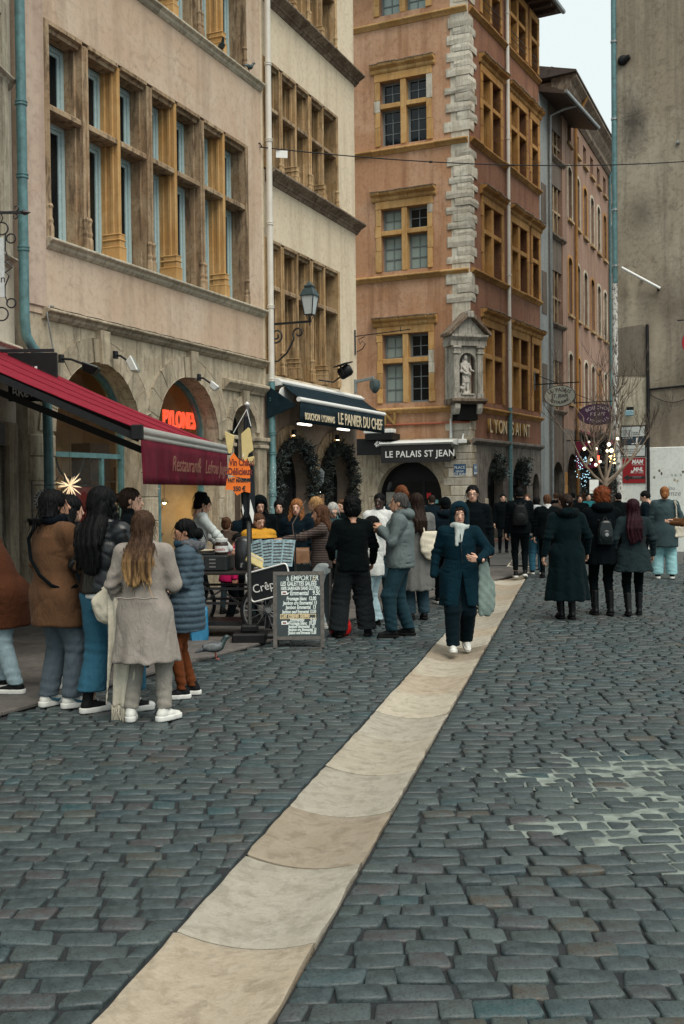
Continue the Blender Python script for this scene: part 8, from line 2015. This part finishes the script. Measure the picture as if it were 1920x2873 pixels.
person('tall man with glasses and black coat walking behind the hooded woman', 1327, None, 1357, 176, 'fair', ('short', 'black'), dict(mat=black, hem=.6, loose=.045, collar=True), dict(mat=black), 'black', dict(glasses=True, head=(-4, 2, 0)), Y=16.0)
teal = CL('dark_teal_parka', (.0025, .016, .025), rough=.75, sheen=.2)
r, TL = person('woman in a dark teal hooded coat and pale scarf walking towards us', 1292, 1826, 1408, 178, 'fair', ('long', 'darkbrown', .15, .08), dict(mat=teal, hem=.545, loose=.040, flare=.085, hood='up', slv=.068, scarf=CL('pale_grey_scarf', (.40, .45, .43), sheen=.3), tails=True, open=.14, fold=.010), dict(mat=CL('blue_black_jeans', (.003, .009, .013)), w=.03), 'white', dict(lf=(-.085, -.16, .12, 4, -22), rf=(.10, .20, .085, -4, 10), lw=(-.20, .26, 1.10), rw=(.31, .02, .90), lpole=(-1, -.6, -.3), lh=dict(dir=(1, .15, .15), thumb=(0, .2, 1), palm=(0, -1, 0), curl=1.2), head=(0, 4, 0), hands=(True, False)), vox=.95)
mb = MB(); mb.tube([(-.0, .165, 1.4), (-.01, .185, 1.2), (-.02, .18, 1.05)], .005, 4); mb.build('zip', M_iron, r)
t = thing('tote_bag', 'pale green cloth bag hanging at the side of the hooded woman', 'bag', on_person(r, (-.30, .02, .74)), R(35)); t.scale = (.75, .8, .9)
def f_tb(P):
    return stack(P, [(-.34, 0, 0, .10, .03), (-.24, .0, 0, .16, .05), (.0, 0, 0, .165, .05), (.2, 0, 0, .12, .035), (.34, 0, 0, .06, .02)]) - .012*waves(P, 6, (26, 26, 20)) - .006*np.sin(P[:, 0]*45)
link('bag_body', soft_mesh([soft(f_tb, (-.22, -.11, -.37), (.22, .11, .36), .011)], CL('pale_green_cotton', (.17, .225, .205))), t); mb = MB(); mb.tube([(-.03, 0, .33), (-.02, 0, .48), (.02, 0, .48), (.03, 0, .33)], .012, 5); mb.build('handle', C_['pale_green_cotton'], t)
# ---- walking away on the right
def backpack(r, lab, col, w_=.15, d__=.075, z0=1.02, z1=1.42, yb=-.20, badge=False):
    s = r.scale[2]; t = thing('backpack', lab, 'backpack', on_person(r, (0, yb, z0)), r.rotation_euler.z); H_ = (z1-z0)*s
    def f_bp(P): return stack(P, [(0, 0, 0, w_, d__*.9), (.06, 0, 0, w_*1.04, d__*1.1), (H_*.6, 0, 0, w_*.95, d__), (H_*.9, 0, 0, w_*.7, d__*.8), (H_, 0, 0, w_*.4, d__*.4)], 3.0) - .003*waves(P, 4, (30, 30, 30))
    link('bag_body', soft_mesh([soft(f_bp, (-.22, -.15, -.03), (.22, .15, H_+.04), .010)], col), t)
    me = soft_mesh([soft(lambda P: ell(P, (0, -d__*.9, H_*.34), (w_*.75, d__*.45, H_*.27)), (-.2, -.2, -.02), (.2, .05, H_), .009)], col); link('front_pocket', me, t)
    mb = MB(); mb.tube([(-.03, .02, H_), (0, .03, H_+.045), (.03, .02, H_)], .009, 6); mb.build('top_handle', M_black, t)
    for q in (-1, 1): mb = MB(); mb.tube([(q*.07, .05, H_*.95), (q*.12, .16, H_+.04), (q*.14, .27, H_*.8)], .016, 5); mb.build('shoulder_strap', M_black, t)
    if badge: mb = MB(); mb.lathe([(0.0, 0), (.026, .002), (.026, .008), (0, .01)], 14, cap=False); b_ = mb.build('round_badge', M_zinc, t); b_.location = (0, -d__*1.36, H_*.42); b_.rotation_euler = (PI/2, 0, 0)
r, d_ = person('tall man in black with a backpack walking away on the gutter stones', 1460, 1622, 1364, -6, 'fair', ('short', 'black'), dict(mat=black, hem=.85, loose=.05, slv=.07, collar=True, name='jacket'), dict(mat=black, w=.0, hem=.14), 'blackwhite', dict(lf=(-.08, .05, .085, 5, 0), rf=(.09, -.08, .11, -8, -16)), vox=1.25)
backpack(r, 'black backpack on the tall man walking away', plain('black_nylon', (.005, .006, .007), .55, spec=.15))
person('person in a pale grey hooded sweatshirt walking away up the street', 1507, 1612, 1390, -10, 'fair', ('short', 'black'), dict(mat=CL('pale_grey_sweat', (.36, .40, .42)), hem=.86, loose=.05, hood='down', name='sweatshirt'), dict(mat=denim, w=.02), 'blackwhite', dict(), vox=1.35)
r, d_ = person('man with cropped brown hair and black jacket walking away beside the pale sweatshirt', 1537, 1622, 1384, -4, 'fair', ('short', 'brown'), dict(mat=black, hem=.8, loose=.05, collar=True, collar_mat=wht, name='jacket'), dict(mat=black), 'black', dict(lf=(-.09, .1, .085, 5, 0)), vox=1.25)
dgreen = CL('long_dark_green_coat', (.0025, .0085, .0105), sheen=.3)
r, d_ = person('woman in a long dark green coat with fur hood and hair clip walking away', 1592, 1737, 1381, 4, 'fair', ('bun', 'darkbrown'), dict(mat=dgreen, hem=.26, loose=.05, flare=.135, fur=CL('black_fur', (.004, .006, .007), bmp=.8), hood='down', slv=.075), dict(mat=black), 'boot', dict(lf=(-.07, .06, .085, 4, 0), rf=(.06, -.04, .09, -4, 0), lw=(-.33, -.03, .90), rw=(.31, .06, .92)), vox=1.1)
mb = MB(); mb.tube([d_['HM'] @ Vector((.03*math.cos(a_), -.145, .01+.045*math.sin(a_*2)*.5+.02*math.cos(a_))) for a_ in [k*.5 for k in range(10)]], .008, 5); mb.build('hair_clip', M_white, r)
r, d_ = person('woman with red curly hair in a black coat with a glossy backpack', 1690, 1726, 1366, 0, 'fair', ('curly', 'red'), dict(mat=black, hem=.70, loose=.05, flare=.06, hood='down', slv=.075), dict(mat=CL('black_leggings', (.002, .004, .0045))), 'boot', dict(lf=(-.09, .02, .085, 6, 0), rf=(.10, -.06, .09, -6, 0)), vox=1.1)
backpack(r, 'small glossy dark backpack on the red haired woman', plain('glossy_dark_leather', (.004, .008, .009), .25, spec=.35), .115, .06, .98, 1.32, -.21, True)
r, d_ = person('woman with long burgundy hair in a flared grey coat and black boots', 1778, 1727, 1397, -6, 'fair', ('veil', 'burgundy', .52, .125), dict(mat=CL('dark_grey_wool_coat', (.014, .024, .027), sheen=.4), hem=.66, loose=.04, flare=.27, slv=.07), dict(mat=C_['black_leggings']), 'boot', dict(lf=(-.09, -.10, .09, 5, -8), rf=(.10, .10, .085, -5, 0), lw=(-.30, .02, .92), rw=(.30, .06, .92)), vox=1.1)
r, d_ = person('woman with a golden bun, slate blue coat and light jeans by the white wall', 1866, 1624, 1362, -12, 'fair', ('lowbun', 'strawberry'), dict(mat=CL('slate_blue_coat', (.040, .065, .072), sheen=.4), hem=.60, loose=.05, flare=.05, slv=.072), dict(mat=CL('sky_blue_denim', (.25, .47, .50), weave=220), w=.045, flare=.01), 'blackwhite', dict(lf=(-.13, 0, .085, 8, 0), rf=(.13, 0, .085, -8, 0), rw=(.24, .22, 1.05)), vox=1.25)
t = thing('tote_bag', 'white cloth tote on the shoulder of the woman with the golden bun', 'bag', on_person(r, (.27, -.02, .98)), R(40))
link('bag_body', soft_mesh([soft(lambda P: stack(P, [(-.2, 0, 0, .15, .03), (0, 0, 0, .16, .045), (.18, 0, 0, .14, .03)]) - .008*waves(P, 9, (25, 25, 25)), (-.2, -.09, -.23), (.2, .09, .22), .013)], M_creamcloth), t); mb = MB(); mb.tube([(-.10, 0, .16), (-.12, .0, .4), (-.15, .02, .52)], .012, 5); mb.tube([(.08, 0, .16), (-.04, 0, .4), (-.12, .02, .52)], .012, 5); mb.build('straps', M_creamcloth, t)
person('dark haired man looking down beside the woman with the golden bun', 1822, 1605, 1374, 70, 'fair', ('short', 'black'), dict(mat=navy, hem=.8, loose=.05), dict(mat=black), 'blackwhite', dict(lean=.12, head=(0, 22, 0)), vox=1.4)
person('person in a brown jacket cut by the right edge', 1948, 1640, 1385, 60, 'fair', ('short', 'brown'), dict(mat=CL('tan_brown_jacket', (.12, .055, .025)), hem=.8, loose=.05, slv=.075), dict(mat=black), 'black', dict(lw=(-.15, .4, 1.2), rw=(.15, .42, 1.25)), vox=1.4)
# ---- more of the crowd
for k, (u_, Y_, vt, rz_, hr, cl_, lab) in enumerate(((785, 17.5, 1404, 170, ('long', 'black', .3, .09), black, 'woman in black with dark hair between the drainpipe and the strawberry blond woman'), (690, 16.6, 1420, 190, ('short', 'darkbrown'), navy, 'person in navy behind the closed parasol'), (1212, 24, 1390, 10, ('short', 'darkbrown'), navy, 'distant person in navy between the tote bag and the beanie'), (962, 18.2, 1402, 150, ('short', 'brown'), black, 'person in black partly behind the curly haired youth'), (1412, 30, 1386, 175, ('short', 'black'), black, 'distant person in black at the foot of the corner house'), (1640, 36, 1384, 0, ('long', 'brown', .3, .09), navy, 'distant walker in navy with brown hair up the street'), (1735, 27, 1380, 0, ('short', 'black'), black, 'distant person in black beside the trunk of the bare tree'))):
    person(lab, u_, None, vt, rz_, 'fair', hr, dict(mat=cl_, hem=.7, loose=.05, collar=True), dict(mat=black), 'black', dict(rf=(.10, .06, .085, -6, 0), head=((-1)**k*12, 6, 0)), vox=1.5, Y=Y_)
# ---- further up the street
for k, (u_, Y_, vt, rz_, hr, cl_, lab) in enumerate(((1575, 27, 1386, 0, ('short', 'darkbrown'), CL('fur_brown_coat', (.06, .04, .03)), 'distant walker in a brown coat beyond the long green coat'), (1628, 29, 1388, 175, ('long', 'darkbrown', .3, .09), black, 'distant woman in black coming down the street'), (1652, 31, 1384, 180, ('short', 'black'), CL('bright_teal_jacket', (.02, .14, .16)), 'distant walker in a teal jacket coming down the street'), (1608, 33, 1382, 0, ('short', 'black'), navy, 'distant walker in navy near the arcade'), (1480, 27.5, 1388, 170, ('bun', 'brown'), CL('light_grey_coat', (.26, .27, .27)), 'distant woman in a light grey coat behind the backpack man'), (1560, 35, 1384, 10, ('short', 'brown'), black, 'most distant walker in black before the brown arcade'))):
    person(lab, u_, None, vt, rz_, 'fair', hr, dict(mat=cl_, hem=.7, loose=.05), dict(mat=black), 'black', dict(lf=(-.09, .08, .085, 4, 0)), vox=1.7, Y=Y_)

# ================================================================== statue in the niche, pigeons
def f_stat(P):
    d = stack(P, [(.0, 0, 0, .17, .15), (.10, 0, 0, .15, .13)])
    tor = stack(P, [(.42, .01, 0, .155, .12), (.62, .0, 0, .14, .105), (.78, -.02, 0, .125, .10), (.98, -.02, 0, .145, .10), (1.12, -.02, 0, .12, .085), (1.19, -.02, .0, .05, .05)])
    d = uni(.04, d, tor, rcone(P, (-.07, -.02, .5), (-.08, -.03, .1), .07, .045), rcone(P, (.07, .0, .5), (.06, -.06, .1), .07, .045), ell(P, (-.02, -.02, 1.31), (.075, .085, .105)), rcone(P, (-.02, 0, 1.15), (-.02, -.01, 1.25), .045, .04))
    d = uni(.03, d, rcone(P, (-.16, 0, 1.08), (-.20, -.05, .82), .05, .042), rcone(P, (-.20, -.05, .82), (-.02, -.14, .72), .042, .035), rcone(P, (.13, 0, 1.08), (.20, -.04, .86), .05, .042), rcone(P, (.20, -.04, .86), (.24, -.20, .82), .04, .03))
    d = uni(.03, d, rcone(P, (-.14, -.09, .95), (.12, -.10, .70), .045, .05), rcone(P, (-.05, .05, 1.33), (-.09, .04, 1.12), .06, .04), rcone(P, (.03, .04, 1.33), (.06, .04, 1.14), .05, .035))
    d = uni(.03, d, ell(P, (-.20, -.10, .22), (.10, .12, .09)), ell(P, (-.19, -.19, .33), (.055, .065, .055)), rcone(P, (-.22, -.08, .18), (-.22, -.08, .02), .03, .03), rcone(P, (-.14, -.15, .18), (-.14, -.15, .02), .03, .03))
    return d - .010*np.sin(P[:, 0]*55+8*P[:, 2]+3*np.sin(P[:, 2]*9)) * ((P[:, 2] > .4) & (P[:, 2] < 1.1)) - .006*waves(P, 2, (60, 60, 50))
sp = Vector((4.26, 35, 4.89)) + Vector((.314, -.944, 0))*0.10 + Vector((-.944, -.314, 0))*.24
t = thing('statue', 'pale stone statue of a robed saint with a lamb standing in the corner niche', 'statue', sp, NA); t.scale = (.88, .88, .92)
M_statue = stone('pale_statue_stone', (.52, .50, .45), (.22, .2, .17), (.60, .58, .53), soot=.35, objvar=False, bmp=.3)
link('figure', soft_mesh([soft(f_stat, (-.34, -.30, .0), (.34, .18, 1.46), .014)], M_statue), t); mb = MB(); mb.box(-.26, .26, -.22, .2, -.03, .03); mb.build('plinth', M_niche, t, bev=.01)
M_pig = plain('pigeon_grey', (.06, .07, .08), .6, var=.4, vs=25); M_pigneck = plain('pigeon_neck', (.02, .04, .04), .35, var=.3, vs=40)
def pigeon(lab, loc, rz, s=1.0, dark=False):
    t = thing('pigeon', lab, 'pigeon', loc, rz); t.scale = (s, s, s)     # local y forward
    def f_b(P): return uni(.02, ell(P, (0, -.01, .125), (.052, .095, .055)), rcone(P, (0, .06, .145), (0, .10, .205), .035, .024), ell(P, (0, .115, .225), (.022, .028, .023)), rcone(P, (0, .135, .222), (0, .162, .216), .008, .003), rcone(P, (0, -.08, .115), (0, -.20, .085), .03, .012))
    me = soft_mesh([soft(f_b, (-.09, -.24, .04), (.09, .19, .27), .008)], [M_pig if not dark else M_pigneck, M_pigneck], lambda c: (c[:, 1] > .055).astype(int)); link('body', me, t)
    for q in (-1, 1):
        me = soft_mesh([soft(lambda P: ell(P, (q*.042, -.035, .13), (.018, .10, .042)), (-.09, -.16, .06), (.09, .1, .2), .008)], M_pigneck if dark else plain('pigeon_wing_%d' % (q+1), (.10, .115, .12), .6, var=.6, vs=18)); link('wing', me, t)
        mb = MB(); mb.tube([(q*.022, 0, .09), (q*.022, .005, .01)], .006, 5)
        for e in (-.35, 0, .35): mb.tube([(q*.022, .005, .008), (q*.022+.035*math.sin(e), .005+.035*math.cos(e), .004)], .004, 4)
        mb.build('leg', plain('pigeon_leg_%d' % (q+1), (.25, .07, .05), .6), t)
pigeon('grey pigeon walking on the paving behind the queue', tuple(ground(605, 1850, .02)), R(-75), 1.05)
pigeon('dark pigeon perched on the upper ledge under the ochre mullion', local_pt(-1.72, -.06, 10.12), R(200), 1.0, True)
pigeon('dark pigeon crouched at the right end of the upper ledge', local_pt(-.62, -.06, 10.12), R(-60), .95, True)
